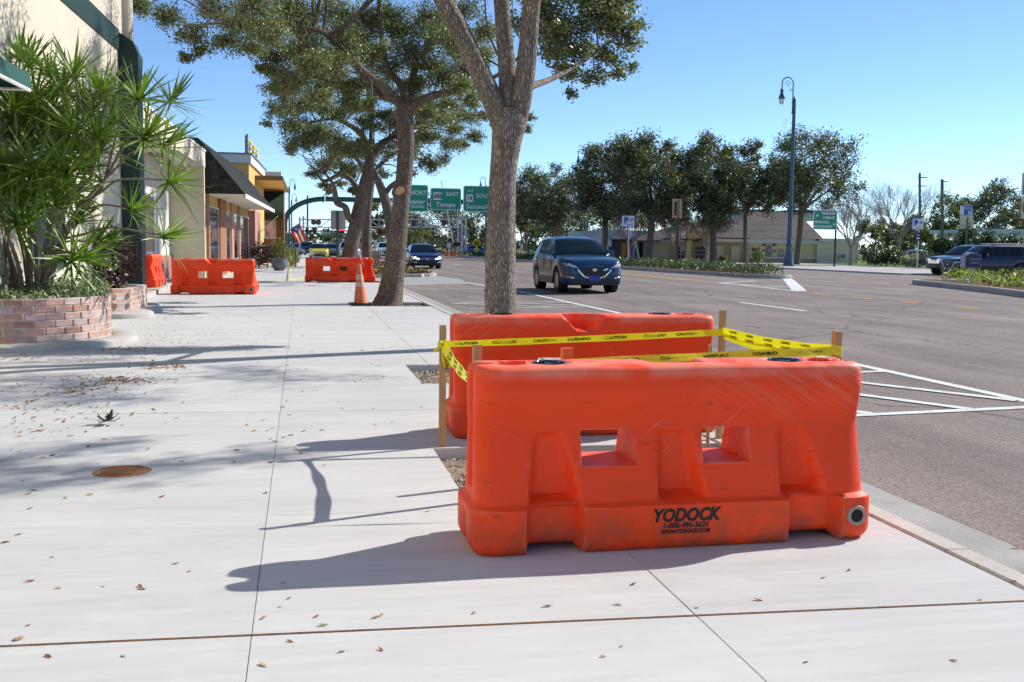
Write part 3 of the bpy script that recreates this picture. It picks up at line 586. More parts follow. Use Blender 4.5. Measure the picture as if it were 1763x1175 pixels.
bar1 = make_barrier('scuffed orange plastic barrier nearest the viewer with black stencilled lettering on its base', GB, (1.602, 4.395, .0), R(0.4), .985)
bar2 = make_barrier('orange plastic barrier behind the front one, notch in its top facing the viewer', GB, (1.94, 7.06, 0), R(180.6), 1.03)
for o in (bar2,):
    for me, z in zip((ME_T for ME_T in make_barrier.__defaults__[1][0]), (.150, .106, .079)):
        inst('lettering', me, o, (-.012, .2445, z), (pi/2, 0, pi))
GF = 'orange barriers farther along the pavement'
def far_bar(px0, px1, py, Y, rz, label, s=1.0):
    a, b = A(px0, py, Y), A(px1, py, Y); c = (a+b)/2; o = copy_tree(bar1); o['group'] = GF
    return place(o, (c.x, c.y, 0), rz, label, s)
far_bar(296, 440, 503, 27.5, R(180), 'orange barrier lying facing across the left pavement between two end-on ones', 1.12)
o = copy_tree(bar1); o['group'] = GF; place(o, (-3.98, 29.6, .1), R(90), 'orange barrier seen end on beside the cream wall, left of the facing one', 1.08)
o = copy_tree(bar1); o['group'] = GF; place(o, (-1.42, 28.75, 0), R(90.5), 'orange barrier running away behind the right end of the left group', 1.08)
far_bar(527, 622, 484, 36.6, R(180), 'orange barrier across the pavement behind the leaning tree trunk', 1.06)
o = copy_tree(bar1); o['group'] = GF; place(o, (2.3, 37.95, 0), R(91), 'orange barrier end on just right of the leaning trunk', 1.05)

# ================================================================== STAKES AND CAUTION TAPE
def stake(label, loc, h, w=.042, d=.03, lean=(0, 0), rz=0.0, z0=-.13):
    t = thing('wooden_stake', label, 'stake', (loc[0], loc[1], z0), rz, 'wooden stakes holding the caution tape'); mb = MB()
    a = w/2; b = d/2; hh = h-z0
    P = [(-a,-b),(a,-b),(a,b),(-a,b)]
    vs = [(x*.15, y*.15, 0) for x, y in P]+[(x, y, .07) for x, y in P]+[(x+lean[0], y+lean[1], hh-.003) for x, y in P]+[(x*.9+lean[0], y*.9+lean[1], hh) for x, y in P]
    fs = [(0,3,2,1),(12,13,14,15)]+[(k*4+i, k*4+(i+1) % 4, k*4+4+(i+1) % 4, k*4+4+i) for k in range(3) for i in range(4)]
    mb.add(vs, fs); mb.build('stake_shaft', M_STAKE, t); return Vector((loc[0]+lean[0], loc[1]+lean[1], h))
S1 = stake('wooden stake at the far left corner of the pit with tape knotted round it', (.885, 6.60), .785)
S2 = stake('wooden stake showing just its top above the left end of the nearest barrier', (.86, 5.12), .80, rz=R(8))
S3 = stake('wooden stake at the far right corner of the pit beside the kerb', (2.79, 6.60), .88, w=.04, rz=R(-4))
S4 = stake('wooden stake at the right end of the nearest barrier with tape wrapped round its middle', (2.79, 5.06), .865, w=.045, rz=R(10))
tape = thing('caution_tape', 'yellow caution tape with black print strung round the four wooden stakes', 'caution tape', (1.8, 5.8, 0))
T_WORDS = [text_mesh('CAUTION', 1.0, M_TAPEINK, bold=.03, align='LEFT', sx=1.25), text_mesh('CUIDADO', 1.0, M_TAPEINK, bold=.03, align='LEFT', sx=1.25)]
WORDV = [(np.array([v.co[:] for v in m.vertices]), [tuple(p.vertices) for p in m.polygons]) for m in T_WORDS]
def strand(p, q, sag, w, tw0, tw1, name='tape_strand', th=.026, phase=0.0, rows=1, words=True, wob=.0):
    p, q = Vector(p), Vector(q); L_ = (q-p).length; t = (q-p).normalized(); side = t.cross(Vector((0, 0, 1))).normalized(); upv = side.cross(t).normalized()
    def fr(s):
        u = s/L_; c = p.lerp(q, u)-Vector((0, 0, sag*4*u*(1-u)))+side*wob*sin(u*9); a = tw0+(tw1-tw0)*u+.15*sin(u*17+phase)
        U = upv*cos(a)+side*sin(a); return c, U, t.cross(U)
    mb = MB(); n = 40; vs = []
    for i in range(n+1):
        c, U, Nn = fr(L_*i/n); vs += [c-U*w/2, c+U*.05*w+Nn*.0035*sin(i*.9+phase), c+U*w/2]
    mb.add(vs, [(3*i+k, 3*i+3+k, 3*i+4+k, 3*i+1+k) for i in range(n) for k in (0, 1)])
    o = mb.build(name, M_TAPE, tape, smooth=60, world=True, recalc=False)
    if words:
        s = .05+phase*.05; k = 0
        while s < L_-.20:
            wb = MB(); v, f = WORDV[k % 2]; k += 1
            for rrow in range(rows):
                off = (0 if rows == 1 else (.22 if rrow == 0 else -.24))*w; v2 = []
                for x, y, _ in v*th:
                    c, U, Nn = fr(s+x); v2.append(c+U*(y+off)+Nn*(-.0018))
                wb.add(v2, f); v3 = [(Vector(a)+2*(.0018)*fr(s+.02)[2]) for a in v2]; wb.add(v3, f)
            s += .23+.02*(k % 3)
            wo = wb.build('printed_word', M_TAPEINK, o, recalc=False); wo.data.transform(Matrix.Translation(-tape.location)); wo['kind'] = 'stuff'
    return o
strand((.885, 6.575, .665), (2.79, 6.575, .735), .006, .046, .35, .25, th=.027, phase=.4)
strand((2.79, 6.58, .735), (2.795, 5.04, .76), .02, .066, .05, .25, th=.020, phase=1.2, rows=2)
strand((2.80, 6.58, .715), (2.80, 5.04, .765), .05, .05, -.35, .2, th=.022, phase=2.0, words=False)
strand((2.79, 5.035, .765), (.86, 5.09, .69), .0, .048, .45, .75, th=.024, phase=.9)
strand((.86, 5.10, .60), (.885, 6.575, .665), .035, .06, -.15, .55, th=.022, phase=.2, rows=2)
# wraps, knot and tail
def wrap(c, z, rx, ry, w, tilt=.0):
    mb = MB(); n = 14; vs = []
    for i in range(n):
        a = 2*pi*i/n; k = 1/max(abs(cos(a))/rx, abs(sin(a))/ry)
        for dz in (-w/2, w/2): vs.append((c[0]+k*cos(a), c[1]+k*sin(a), z+dz+tilt*cos(a)))
    mb.add(vs, [(2*i, 2*((i+1) % n), 2*((i+1) % n)+1, 2*i+1) for i in range(n)]); mb.build('tape_wrap', M_TAPE, tape, smooth=60, world=True, recalc=False)
wrap((.885, 6.60), .668, .024, .019, .045, .006); wrap((2.79, 6.6), .735, .024, .019, .05, .004); wrap((2.79, 5.06), .762, .027, .02, .055, -.006); wrap((.86, 5.12), .66, .025, .02, .05)
mb = MB(); mb.lathe([(0, -.03), (.014, -.02), (.02, 0), (.012, .02), (0, .026)], c=(.866, 6.572, .665), n=9); mb.build('tape_knot', M_TAPE, tape, smooth=50, world=True)
def ribbon(pts, ws, name='tape_tail'):
    mb = MB(); vs = []
    for p, w in zip(pts, ws): vs += [(p[0]-w/2, p[1]-.004, p[2]-w*.15), (p[0]+w/2, p[1]+.004, p[2]+w*.15)]
    mb.add(vs, [(2*i, 2*i+2, 2*i+3, 2*i+1) for i in range(len(pts)-1)]); return mb.build(name, M_TAPE, tape, smooth=60, world=True, recalc=False)
tl = ribbon([(.883, 6.568, .675), (.888, 6.55, .63), (.895, 6.55, .58), (.912, 6.552, .535), (.93, 6.55, .515)], [.02, .042, .05, .05, .044])
ribbon([(.872, 6.57, .66), (.855, 6.555, .65), (.838, 6.552, .632), (.826, 6.55, .618)], [.02, .04, .044, .03])
letter('CAUTION', .036, M_TAPEINK, tl, (.897-1.8, 6.543-5.8, .59), right=(.12, .0, -1), upv=(1, 0, .12), name='printed_words', bold=.001)

# small survey stake with pink ribbon, orange marker behind the front barrier
t = thing('survey_stake', 'thin survey stake with pink ribbon behind the middle of the nearest barrier', 'stake', (2.36, 5.75, -.12)); mb = MB()
mb.tube([(0, 0, 0), (0, 0, .85)], [.010, .012], 8); mb.build('stake_shaft', M_STAKE, t); M_PINK = mat('pink flagging ribbon', (.85, .08, .2), .5)
mb = MB(); mb.add([(-.012,-.013,.79),(.012,-.013,.79),(.02,-.015,.76),(-.03,-.015,.75),(-.06,-.012,.715),(-.02,-.02,.71)], [(0,1,2,3),(3,2,5,4)]); mb.build('ribbon', M_PINK, t)
t = thing('marker_post', 'short orange plastic marker post just peeping over the nearest barrier', 'marker', (1.455, 5.62, -.12), R(12)); mb = MB()
mb.obox((0, 0, .425), (.032, 0, 0), (0, .016, 0), (0, 0, .425)); mb.build('post', mat('bright orange marker', (.85, .16, .02), .5), t)

# ================================================================== TRAFFIC CONE
t = thing('traffic_cone', 'faded orange traffic cone with worn bands beside the second tree', 'traffic cone', (1.26, 22.7, 0), R(10)); mb = MB()
prof = [(.165, .035), (.150, .06), (.042, .86), (.036, .885), (.0, .887)]
lean = lambda z: -.055*z
vs = []; n = 20
def cone_ring(r, z): return [(r*cos(2*pi*j/n)+lean(z), r*sin(2*pi*j/n), z) for j in range(n)]
def cone_part(nm, pr, m, pa=t):
    mb = MB(); vs = []
    for r, z in pr: vs += cone_ring(r, z)
    k = len(pr); mb.add(vs, [(i*n+j, i*n+(j+1) % n, (i+1)*n+(j+1) % n, (i+1)*n+j) for i in range(k-1) for j in range(n)]); return mb.build(nm, m, pa, smooth=50)
rad = lambda z: .150+(.042-.150)*(z-.06)/.8
cone_part('cone_body', prof, M_CONE); cone_part('reflective_band', [(rad(.66)+.002, .66), (rad(.55)+.002, .55)], M_CONEBAND); cone_part('reflective_band', [(rad(.49)+.002, .49), (rad(.40)+.002, .40)], M_CONEBAND)
mb = MB(); b = .235; c = .06; poly = [(-b+c, -b), (b-c, -b), (b, -b+c), (b, b-c), (b-c, b), (-b+c, b), (-b, b-c), (-b, -b+c)]
mb.prism(poly, .0, .03); mb.prism([(x*.72, y*.72) for x, y in poly], .03, .045); mb.build('base', M_BLACK, t)

# ================================================================== DRAIN COVER
t = thing('drain_cover', 'small round rusty cleanout cover set in the pale pavement', 'manhole cover', (-1.0, 6.10, 0)); mb = MB()
mb.lathe([(.128, -.004), (.130, .004), (.150, .0045), (.158, .0015), (.158, -.01)], n=40); mb.build('ring', M_RUST, t, smooth=40)
mb = MB(); mb.lathe([(0, .0012), (.122, .0012), (.124, -.004)], n=40); mb.build('plate', M_RUST, t)
for k in range(-7, 8):
    x = k*.0135; hl = math.sqrt(max(.105**2-x*x, 0)); mb = MB(); mb.obox((x, 0, .003), (.0042, 0, 0), (0, hl, 0), (0, 0, .0022)); mb.build('rib', M_RUST, t)
# ================================================================== LEFT-HAND FRONTAGES
def PX(px, py, a, b=.033):                  # where a bearing meets the frontage line X = a + b*Y
    d = ray(px, py); t = a/(d.x-b*d.y); return Vector((d.x*t, d.y*t, d.z*t+CAM_H))
M_STUCCO = mat('cream stucco', (.62, .555, .445), .9, spec=.2, var=.05, vscale=1.2, bump=.55, bscale=28, dirt=(.40, .36, .30), dirtscale=.8, dirtamt=.25)
M_DKGREEN = mat('dark green paint', (.006, .036, .029), .5, var=.12, vscale=2, bump=.15, bscale=12)
M_AWN = mat('green awning canvas', (.012, .085, .065), .7, var=.1, vscale=4)
M_WTRIM = mat('white trim', (.72, .71, .69), .6, var=.03)
M_GLASS = mat('window glass', (.035, .045, .055), .06, spec=.8, coat=.3)
M_FRAME = mat('pale window frame', (.55, .55, .53), .5)
M_CREAMP = mat('smooth cream paint', (.76, .69, .49), .75, var=.03, vscale=1)
M_STONEW = mat('white stone facing', (.66, .61, .56), .85, var=.10, vscale=2.2, bump=.3, bscale=20, dirt=(.48, .38, .33), dirtscale=1.3, dirtamt=.5)
M_PINKW = mat('dull pink plinth', (.33, .17, .14), .85, var=.15, vscale=2)
M_CANOPY = mat('weathered canopy fascia', (.63, .56, .45), .8, var=.08, vscale=1.2, dirt=(.36, .28, .2), dirtscale=1.2, dirtamt=.4, stretch=(1, 1, .3))
M_SOFFIT = mat('soffit paint', (.70, .66, .57), .8, var=.04)
M_SHING = mat('charcoal shingle', (.042, .046, .044), .9, spec=.25, island=.45, bump=.4, bscale=50)
M_YELW = mat('yellow wall paint', (.58, .40, .12), .8, var=.05)
M_PINKP = mat('salmon wall paint', (.50, .24, .18), .8, var=.06)
M_BROWNP = mat('terracotta pilaster', (.30, .125, .065), .8, var=.1)
M_ORNW = mat('orange stucco', (.68, .43, .13), .85, var=.05, vscale=.8)
M_BRN = mat('brown fascia', (.16, .11, .065), .7)
M_WOODW = mat('orange wood panelling', (.33, .12, .03), .7, var=.2, vscale=3, stretch=(3, 3, .4))
M_BRICK = mat('weathered brick', (.52, .315, .25), .92, spec=.2, island=0, var=.18, vscale=9, bump=.35, bscale=70, dirt=(.62, .55, .50), dirtscale=5, dirtamt=.75)
M_MORTAR = mat('grey mortar', (.55, .525, .49), .95, spec=.2, var=.12, vscale=8, bump=.4, bscale=80)
def brick_var(m):
    N, L = N_(m); b = N['Principled BSDF']; src = b.inputs['Base Color'].links[0].from_socket; oi = N.new('ShaderNodeObjectInfo')
    h = N.new('ShaderNodeHueSaturation'); mr = N.new('ShaderNodeMapRange'); mr.inputs[3].default_value = .55; mr.inputs[4].default_value = 1.25; L.new(oi.outputs['Random'], mr.inputs[0])
    L.new(mr.outputs[0], h.inputs['Saturation']); m2 = N.new('ShaderNodeMath'); m2.operation = 'FRACT'; m3 = N.new('ShaderNodeMath'); m3.operation = 'MULTIPLY'; m3.inputs[1].default_value = 17.3; L.new(oi.outputs['Random'], m3.inputs[0]); L.new(m3.outputs[0], m2.inputs[0])
    m4 = N.new('ShaderNodeMapRange'); m4.inputs[3].default_value = .72; m4.inputs[4].default_value = 1.18; L.new(m2.outputs[0], m4.inputs[0]); L.new(m4.outputs[0], h.inputs['Value']); L.new(src, h.inputs['Color']); L.new(h.outputs[0], b.inputs['Base Color'])
brick_var(M_BRICK)
WX = lambda y: -3.45+.033*(y-21.5)
# --- building one: tall cream stucco wall with green band and fin
b1 = thing('stucco_building', 'tall cream stucco building with a dark green band and fin at the far left', 'building', (WX(10), 10, 0))
mb = MB(); mb.prism([(WX(-6), -6), (WX(22.0), 22.0), (-18, 22.0), (-18, -6)], -.1, 8.6); mb.build('wall', M_STUCCO, b1, world=True)
zb0, zb1 = A(201.5, 86, 21.5).z, A(200.5, 50, 21.5).z
mb = MB(); e = .03; mb.prism([(WX(-6)+e, -6), (WX(21.55)+e, 21.55), (WX(21.55)-.02, 21.55), (WX(-6)-.02, -6)], zb0, zb1); mb.build('green_band', M_DKGREEN, b1, world=True)
xr = A(241, 78, 21.9).x; zt = zb1
mb = MB(); mb.extrude([(WX(21.6)-.05, 21.6, -.1), (xr, 21.6, -.1), (xr, 21.6, zt-.42), (xr-.09, 21.6, zt-.20), (WX(21.6)-.05, 21.6, zt+.005)], (0, .55, 0)); mb.build('corner_fin', M_DKGREEN, b1, world=True)
mb = MB(); mb.tube([(WX(22)+.04, 22.25, zb1-.1), (WX(22)+.04, 22.25, 8.7)], .14, 12); mb.build('parapet_return', M_STUCCO, b1, world=True, smooth=60)
# near awning over the door out of frame
def awning(y0, y1, out, z0, z1, name='awning'):
    mb = MB(); x0a, x0b = WX(y0)+.004, WX(y1)+.004
    Pa = [(x0a, y0, z0), (x0a+out, y0, z0), (x0a+out, y0, z0+.16), (x0a, y0, z1)]; Pb = [(x0b, y1, z0), (x0b+out, y1, z0), (x0b+out, y1, z0+.16), (x0b, y1, z1)]
    mb.add(Pa+Pb, [(1,2,6,5),(2,3,7,6)], 0); mb.add(Pa+Pb, [(0,1,2,3),(4,7,6,5)], 0)
    o = mb.build(name, M_AWN, b1, world=True, recalc=False)
    mb = MB()
    for y in (y0+.02, (y0+y1)/2, y1-.02): mb.tube([(WX(y)+.01, y, z0+.015), (WX(y)+out-.01, y, z0+.015)], .016, 6)
    mb.tube([(x0a+out-.01, y0, z0+.01), (x0b+out-.01, y1, z0+.01)], .018, 6)
    mb.build('awning_frame', M_WTRIM, o if False else b1, world=True)
ya = 10.3; za = A(52, 158, ya).z; outa = A(52, 157, ya).x-WX(ya)
awning(4.5, ya, outa, za, za+.75)
awning(15.1, 17.4, .3, 2.95, 3.35, 'small_awning')
def wwin(y0, y1, z0, z1, nmull=1, frame=M_FRAME, parent=b1, fx=WX):
    mb = MB(); w = .06; d = .035
    for (p, q, r, s_) in ((y0-w, y1+w, z0-w, z0), (y0-w, y1+w, z1, z1+w), (y0-w, y0, z0, z1), (y1, y1+w, z0, z1)):
        mb.add([(fx(p)-.02, p, r), (fx(p)+d, p, r), (fx(q)+d, q, r), (fx(q)-.02, q, r), (fx(p)-.02, p, s_), (fx(p)+d, p, s_), (fx(q)+d, q, s_), (fx(q)-.02, q, s_)], [(0,3,2,1),(4,5,6,7),(0,1,5,4),(1,2,6,5),(2,3,7,6),(3,0,4,7)])
    f = mb.build('window', frame, parent, world=True); n = nmull+1
    for k in range(n):
        a = y0+(y1-y0)*k/n+.015; c = y0+(y1-y0)*(k+1)/n-.015; mb = MB(); mb.add([(fx(a)+.012, a, z0), (fx(c)+.012, c, z0), (fx(c)+.012, c, z1), (fx(a)+.012, a, z1)], [(0,1,2,3)])
        L = parent.location; o = mb.build('pane', M_GLASS, None, recalc=False); o.data.transform(Matrix.Translation(-L)); setp(o, f)
    return f
wwin(15.4, 17.1, .95, 2.75, 1, M_DKGREEN)

# --- brick planters
def brick_mesh(w, h, d):
    mb = MB(); b = .006; a, c = w/2, h/2
    f = [(-a, -d, -c), (a, -d, -c), (a, -d, c), (-a, -d, c)]; g = [(-a+b, 0, -c+b), (a-b, 0, -c+b), (a-b, 0, c-b), (-a+b, 0, c-b)]; k = [(-a, -.008, -c), (a, -.008, -c), (a, -.008, c), (-a, -.008, c)]
    mb.add([(x, -y, z) for x, y, z in g]+[(x, -y, z) for x, y, z in k]+[(x, -y, z) for x, y, z in f], [(0,1,2,3),(4,5,1,0),(5,6,2,1),(6,7,3,2),(7,4,0,3),(8,9,5,4),(9,10,6,5),(10,11,7,6),(11,8,4,7)]); return mb.mesh('brick', M_BRICK)
ME_BRICK = brick_mesh(.222, .072, .05); ME_HALF = brick_mesh(.105, .072, .05)
def planter(label, path, h, courses, closed=False):      # path: outline of the wall, outward to the right of travel
    c = path[len(path)//2]; t = thing('brick_planter', label, 'planter', (c[0], c[1], 0))
    P = [Vector((p[0], p[1], 0)) for p in path]; cum = [0]
    for a, b in zip(P[:-1], P[1:]): cum.append(cum[-1]+(b-a).length)
    def at_(s):
        for i in range(len(P)-1):
            if s <= cum[i+1] or i == len(P)-2:
                q = (s-cum[i])/(cum[i+1]-cum[i]); return P[i].lerp(P[i+1], q), (P[i+1]-P[i]).normalized()
    mb = MB(); n = len(P); nr = []
    for i in range(n):
        tt = (P[min(i+1, n-1)]-P[max(i-1, 0)]).normalized(); nr.append(Vector((-tt.y, tt.x, 0)))
    for i in range(n-1):
        o1, o2 = P[i]+nr[i]*.006, P[i+1]+nr[i+1]*.006; q1, q2 = P[i]+nr[i]*.11, P[i+1]+nr[i+1]*.11
        mb.add([(o1.x, o1.y, 0), (o2.x, o2.y, 0), (o2.x, o2.y, h), (o1.x, o1.y, h), (q1.x, q1.y, 0), (q2.x, q2.y, 0), (q2.x, q2.y, h), (q1.x, q1.y, h)], [(0,1,2,3),(3,2,6,7),(5,4,7,6)])
    mb.build('mortar_core', M_MORTAR, t, world=True, smooth=30)
    rowh = h/courses; L0 = t.location; pitch = .235
    for r in range(courses):
        s = -(pitch/2 if r % 2 else 0)+.02
        while s < cum[-1]:
            m = s+.111
            if .05 < m < cum[-1]-.05:
                p, tt = at_(m); o = inst('brick', ME_BRICK, t, (p.x-L0.x+random.uniform(-.002, .002), p.y-L0.y, rowh*(r+.5)+random.uniform(-.002, .002)), (random.uniform(-.012, .012), random.uniform(-.01, .01), math.atan2(tt.y, tt.x)), (1, 1, rowh/.0835))
            s += pitch
    return t, P, nr
pc = (WX(14.3), 14.3); PR_ = 1.235
pl_path = [(pc[0]+PR_*cos(R(a)), pc[1]+PR_*sin(R(a))) for a in range(-90, 92, 6)]
pl1, PP, PN = planter('half round brick planter holding the tall spiky plant against the stucco wall', pl_path, .605, 7)
mb = MB(); mb.add([(pc[0]-.05, pc[1]-PR_+.1, .555)]+[(pc[0]+(PR_-.1)*cos(R(a)), pc[1]+(PR_-.1)*sin(R(a)), .555) for a in range(-85, 86, 10)]+[(pc[0]-.05, pc[1]+PR_-.1, .555)], [tuple(range(20))]); mb.build('planting_soil', M_SOIL, pl1, world=True)
def kerb_ring(cx, cy, r0, r1, h, a0=-90, a1=90):
    mb = MB(); n = 36; prof = [(r0, 0), (r0, h-.02), (r0+.03, h), (r1-.05, h), (r1-.012, h-.02), (r1, h-.055), (r1, -.01)]; k = len(prof); vs = []
    for i in range(n+1):
        a = R(a0+(a1-a0)*i/n); vs += [(cx+r*cos(a), cy+r*sin(a), z) for r, z in prof]
    mb.add(vs, [(i*k+j, i*k+j+1, (i+1)*k+j+1, (i+1)*k+j) for i in range(n) for j in range(k-1)]); return mb
t = thing('kerb_ring', 'rounded pale concrete kerb curving round the half round planter', 'kerb', (pc[0], pc[1], 0)); kerb_ring(pc[0], pc[1], 1.245, 1.56, .085).build('ring', M_CONC2, t, world=True, smooth=40)
p2 = [(WX(18.6), 18.6), (-3.13, 18.62), (-2.90, 18.95), (-2.87, 20.5), (-3.10, 20.75), (WX(20.8), 20.8)]
pl2, _, _ = planter('smaller brick planter with cut corners in front of the green fin', p2, .50, 6)
mb = MB(); mb.add([(WX(18.7), 18.72, .46), (-3.2, 18.74, .46), (-3.0, 19.0, .46), (-2.98, 20.4, .46), (-3.2, 20.6, .46), (WX(20.6), 20.6, .46)], [tuple(range(6))]); mb.build('planting_soil', M_SOIL, pl2, world=True)
t = thing('kerb_ring', 'low concrete kerb with scalloped end beneath the smaller planter', 'kerb', (-3.1, 19.5, 0))
for cy, r in ((19.0, .62), (20.2, .62), (21.2, .45)): kerb_ring(-3.15, cy, .02, r, .10, -100, 100).build('scallop', M_CONC2, t, world=True, smooth=40)

# --- building two: flat canopy, recessed white shopfront, cream wing wall
b2 = thing('canopy_shop', 'low shop with pale weathered canopy slab and smooth cream wing wall', 'building', (-4.9, 30, 0))
yw = 38.8; xw0, xw1 = A(294, 400, yw).x, A(353, 400, yw).x; zc0, zc1 = A(352, 288, yw).z, A(352, 261, yw).z
mb = MB(); mb.prism([(xw0-.4, yw), (xw1-.01, yw), (xw1-.01, yw+.28), (xw0-.4, yw+.28)], 0, zc0-.004); mb.build('wing_wall', M_CREAMP, b2, world=True)
fx2 = lambda y: xw0+.033*(y-yw)
mb = MB(); mb.prism([(fx2(22.6), 22.6), (fx2(yw-.004), yw-.004), (-9, yw-.004), (-9, 22.6)], 0, zc0-.004); mb.build('shop_wall', M_STONEW, b2, world=True)
mb = MB(); mb.prism([(fx2(22.6)+.06, 22.6), (fx2(yw-.02)+.06, yw-.02), (fx2(yw-.02)-.02, yw-.02), (fx2(22.6)-.02, 22.6)], 0, .85); mb.build('plinth', M_PINKW, b2, world=True)
pn = A(258, 194, 27.2); cs = (xw1-pn.x)/(yw-27.2); cx_ = lambda y: xw1+.01+cs*(y-yw)
mb = MB(); mb.prism([(cx_(22.7), 22.7), (cx_(yw+.3), yw+.3), (-9, yw+.3), (-9, 22.7)], zc0, zc1); mb.build('canopy_slab', M_CANOPY, b2, world=True)
mb = MB(); mb.prism([(cx_(22.7)+.03, 22.68), (cx_(yw+.3)+.03, yw+.33), (-9, yw+.33), (-9, 22.68)], zc1, zc1+.06); mb.build('roof_edge', M_WTRIM, b2, world=True)
mb = MB(); mb.add([(cx_(24)-.1, 24, zc0-.012), (cx_(38)-.1, 38, zc0-.012), (fx2(38)+.1, 38, zc0-.012), (fx2(24)+.1, 24, zc0-.012)], [(0,1,2,3)]); mb.build('soffit', M_SOFFIT, b2, world=True)
mb = MB(); mb.box((-4.5, 33.0, zc0-.06), (-4.1, 34.2, zc0-.015)); mb.build('soffit_vent', mat('vent grey', (.25, .24, .2), .7), b2, world=True)
mb = MB(); mb.lathe([(0, -.22), (.07, -.2), (.09, -.08), (.05, 0)], c=(-4.2, 35.6, zc0-.02), n=10); mb.build('soffit_lamp', mat('bronze lamp', (.12, .08, .05), .5), b2, world=True)
for y0, y1 in ((27.5, 30.5), (32.0, 35.2)): wwin(y0, y1, 1.0, 2.75, 1, M_WTRIM, b2, lambda y: fx2(y))
for y in (31.2, 36.0): 
    mb = MB(); mb.prism([(fx2(y)+.05, y-.12), (fx2(y)+.05, y+.12), (fx2(y)-.02, y+.12), (fx2(y)-.02, y-.12)], .86, zc0-.02); mb.build('pilaster', M_WTRIM, b2, world=True)
mb = MB(); mb.prism([(-3.42, 23.2), (-3.50, 26), (-3.85, 36.4), (-5.2, 36.4), (-5.2, 23.2)], -.1, .11); o = mb.build('raised_walk', M_CONC2); o['kind'] = 'structure'

# --- building three: dark shingled mansard over windowed yellow and salmon wall
y3, y3b = 39.4, 57.0
wx3 = lambda y: A(355, 400, y3).x+.033*(y-y3)
ea, eb = A(421.5, 334.5, y3), A(468.8, 361, y3b); ra = A(340, 237, y3)
ebz = ea.z; eb = Vector((ea.x+.034*(y3b-y3), y3b, ea.z)); rb = Vector((ra.x+.034*(y3b-y3), y3b, ra.z))
b3 = thing('mansard_shop', 'single storey shop with dark shingled mansard roof over yellow and salmon wall', 'building', (-3.6, y3, 0))
mb = MB(); mb.prism([(wx3(y3), y3+.01), (wx3(y3b), y3b), (-10, y3b), (-10, y3+.01)], 0, ea.z-.02); mb.build('wall', M_YELW, b3, world=True)
inner = Vector((wx3(y3)-.05, y3, ea.z)); innb = Vector((wx3(y3b)-.05, y3b, ea.z))
mb = MB(); mb.add([ra, ea, eb, rb, inner-Vector((2, 0, 0)), innb-Vector((2, 0, 0)), ra-Vector((2, 0, 0)), rb-Vector((2, 0, 0))], [(0,1,2,3),(0,6,4,1),(3,2,5,7),(0,3,7,6)]); rf = mb.build('roof', M_SHING, b3, world=True)
mb = MB(); mb.add([ea+Vector((0, 0, -.01)), eb+Vector((0, 0, -.01)), innb+Vector((-1, 0, -.01)), inner+Vector((-1, 0, -.01))], [(0,1,2,3)]); mb.extrude([ea+Vector((.03, 0, -.14)), ea+Vector((.03, 0, .02)), ea+Vector((-.03, 0, .02)), ea+Vector((-.03, 0, -.14))], eb-ea); mb.build('soffit', M_SOFFIT, b3, world=True)
# shingle courses: slope and near gable
def shingles(o, along, down, nrm, nrows, tabw, name):
    mb = MB(); L = along.length; a = along.normalized(); S = down.length; d = down.normalized(); h = S/nrows
    for r in range(nrows):
        s = -random.random()*tabw
        while s < L:
            w = tabw*random.uniform(.8, 1.2); p0 = max(s, 0); p1 = min(s+w-.012, L); s += w
            if p1-p0 < .03: continue
            q = o+d*(r*h); lift = nrm*random.uniform(.012, .022); e = random.uniform(-.015, .015)
            mb.add([q+a*p0+nrm*.004, q+a*p1+nrm*.004, q+a*p1+d*(h*1.05+e)+lift, q+a*p0+d*(h*1.05+e)+lift], [(0,1,2,3)])
    return mb
dn = (ea-ra); al = rb-ra; nn = al.cross(dn).normalized(); nn = nn if nn.x > 0 else -nn
m_ = shingles(ra, al, dn, nn, 15, .5, 'shingles'); o = m_.build('shingles', M_SHING, None, recalc=False); o.data.transform(Matrix.Translation(-b3.location)); setp(o, rf); o['kind'] = 'stuff'
mb = MB(); rows = 15
for r in range(rows):
    t0, t1 = r/rows, (r+1)/rows; z0 = ra.z+(ea.z-ra.z)*t0; z1 = ra.z+(ea.z-ra.z)*t1; xl = ra.x-.02; xr0 = ra.x+(ea.x-ra.x)*t0; s = ra.x-random.random()*.3
    while s < xr0+.08:
        p1 = min(s+.28, ra.x+(ea.x-ra.x)*t1); 
        pt_ = min(p1, ra.x+(ea.x-ra.x)*t0+.01)
        if p1 > s+.02: mb.add([(max(min(s, pt_-.01), xl), y3-.004, z0), (max(pt_, xl+.01), y3-.004, z0), (p1, y3-.022, z1-.012), (max(s, xl), y3-.022, z1-.012)], [(0,1,2,3)])
        s += .292
o = mb.build('shingles', M_SHING, None, recalc=False); o.data.transform(Matrix.Translation(-b3.location)); setp(o, rf); o['kind'] = 'stuff'
def span(px0, px1): return PX(px0, 420, wx3(0)).y, PX(px1, 420, wx3(0)).y
for (p0, p1, m) in ((375.5, 386.5, M_BROWNP), (396, 399.5, M_PINKP), (409, 411, M_PINKP), (356, 357.2, M_PINKP)):
    u, v = span(p0, p1); mb = MB(); mb.prism([(wx3(u)+.10, u), (wx3(v)+.10, v), (wx3(v)-.02, v), (wx3(u)-.02, u)], 0, ea.z-.02); mb.build('pilaster', m, b3, world=True)
for (p0, p1, n) in ((357.8, 375, 2), (387, 395.5, 1), (400, 408.5, 1), (411.5, 427, 3)):
    u, v = span(p0, p1); wwin(u+.08, v-.08, .62 if p0 < 411 else .12, 2.62, n, M_FRAME, b3, lambda y: wx3(y)+.02)
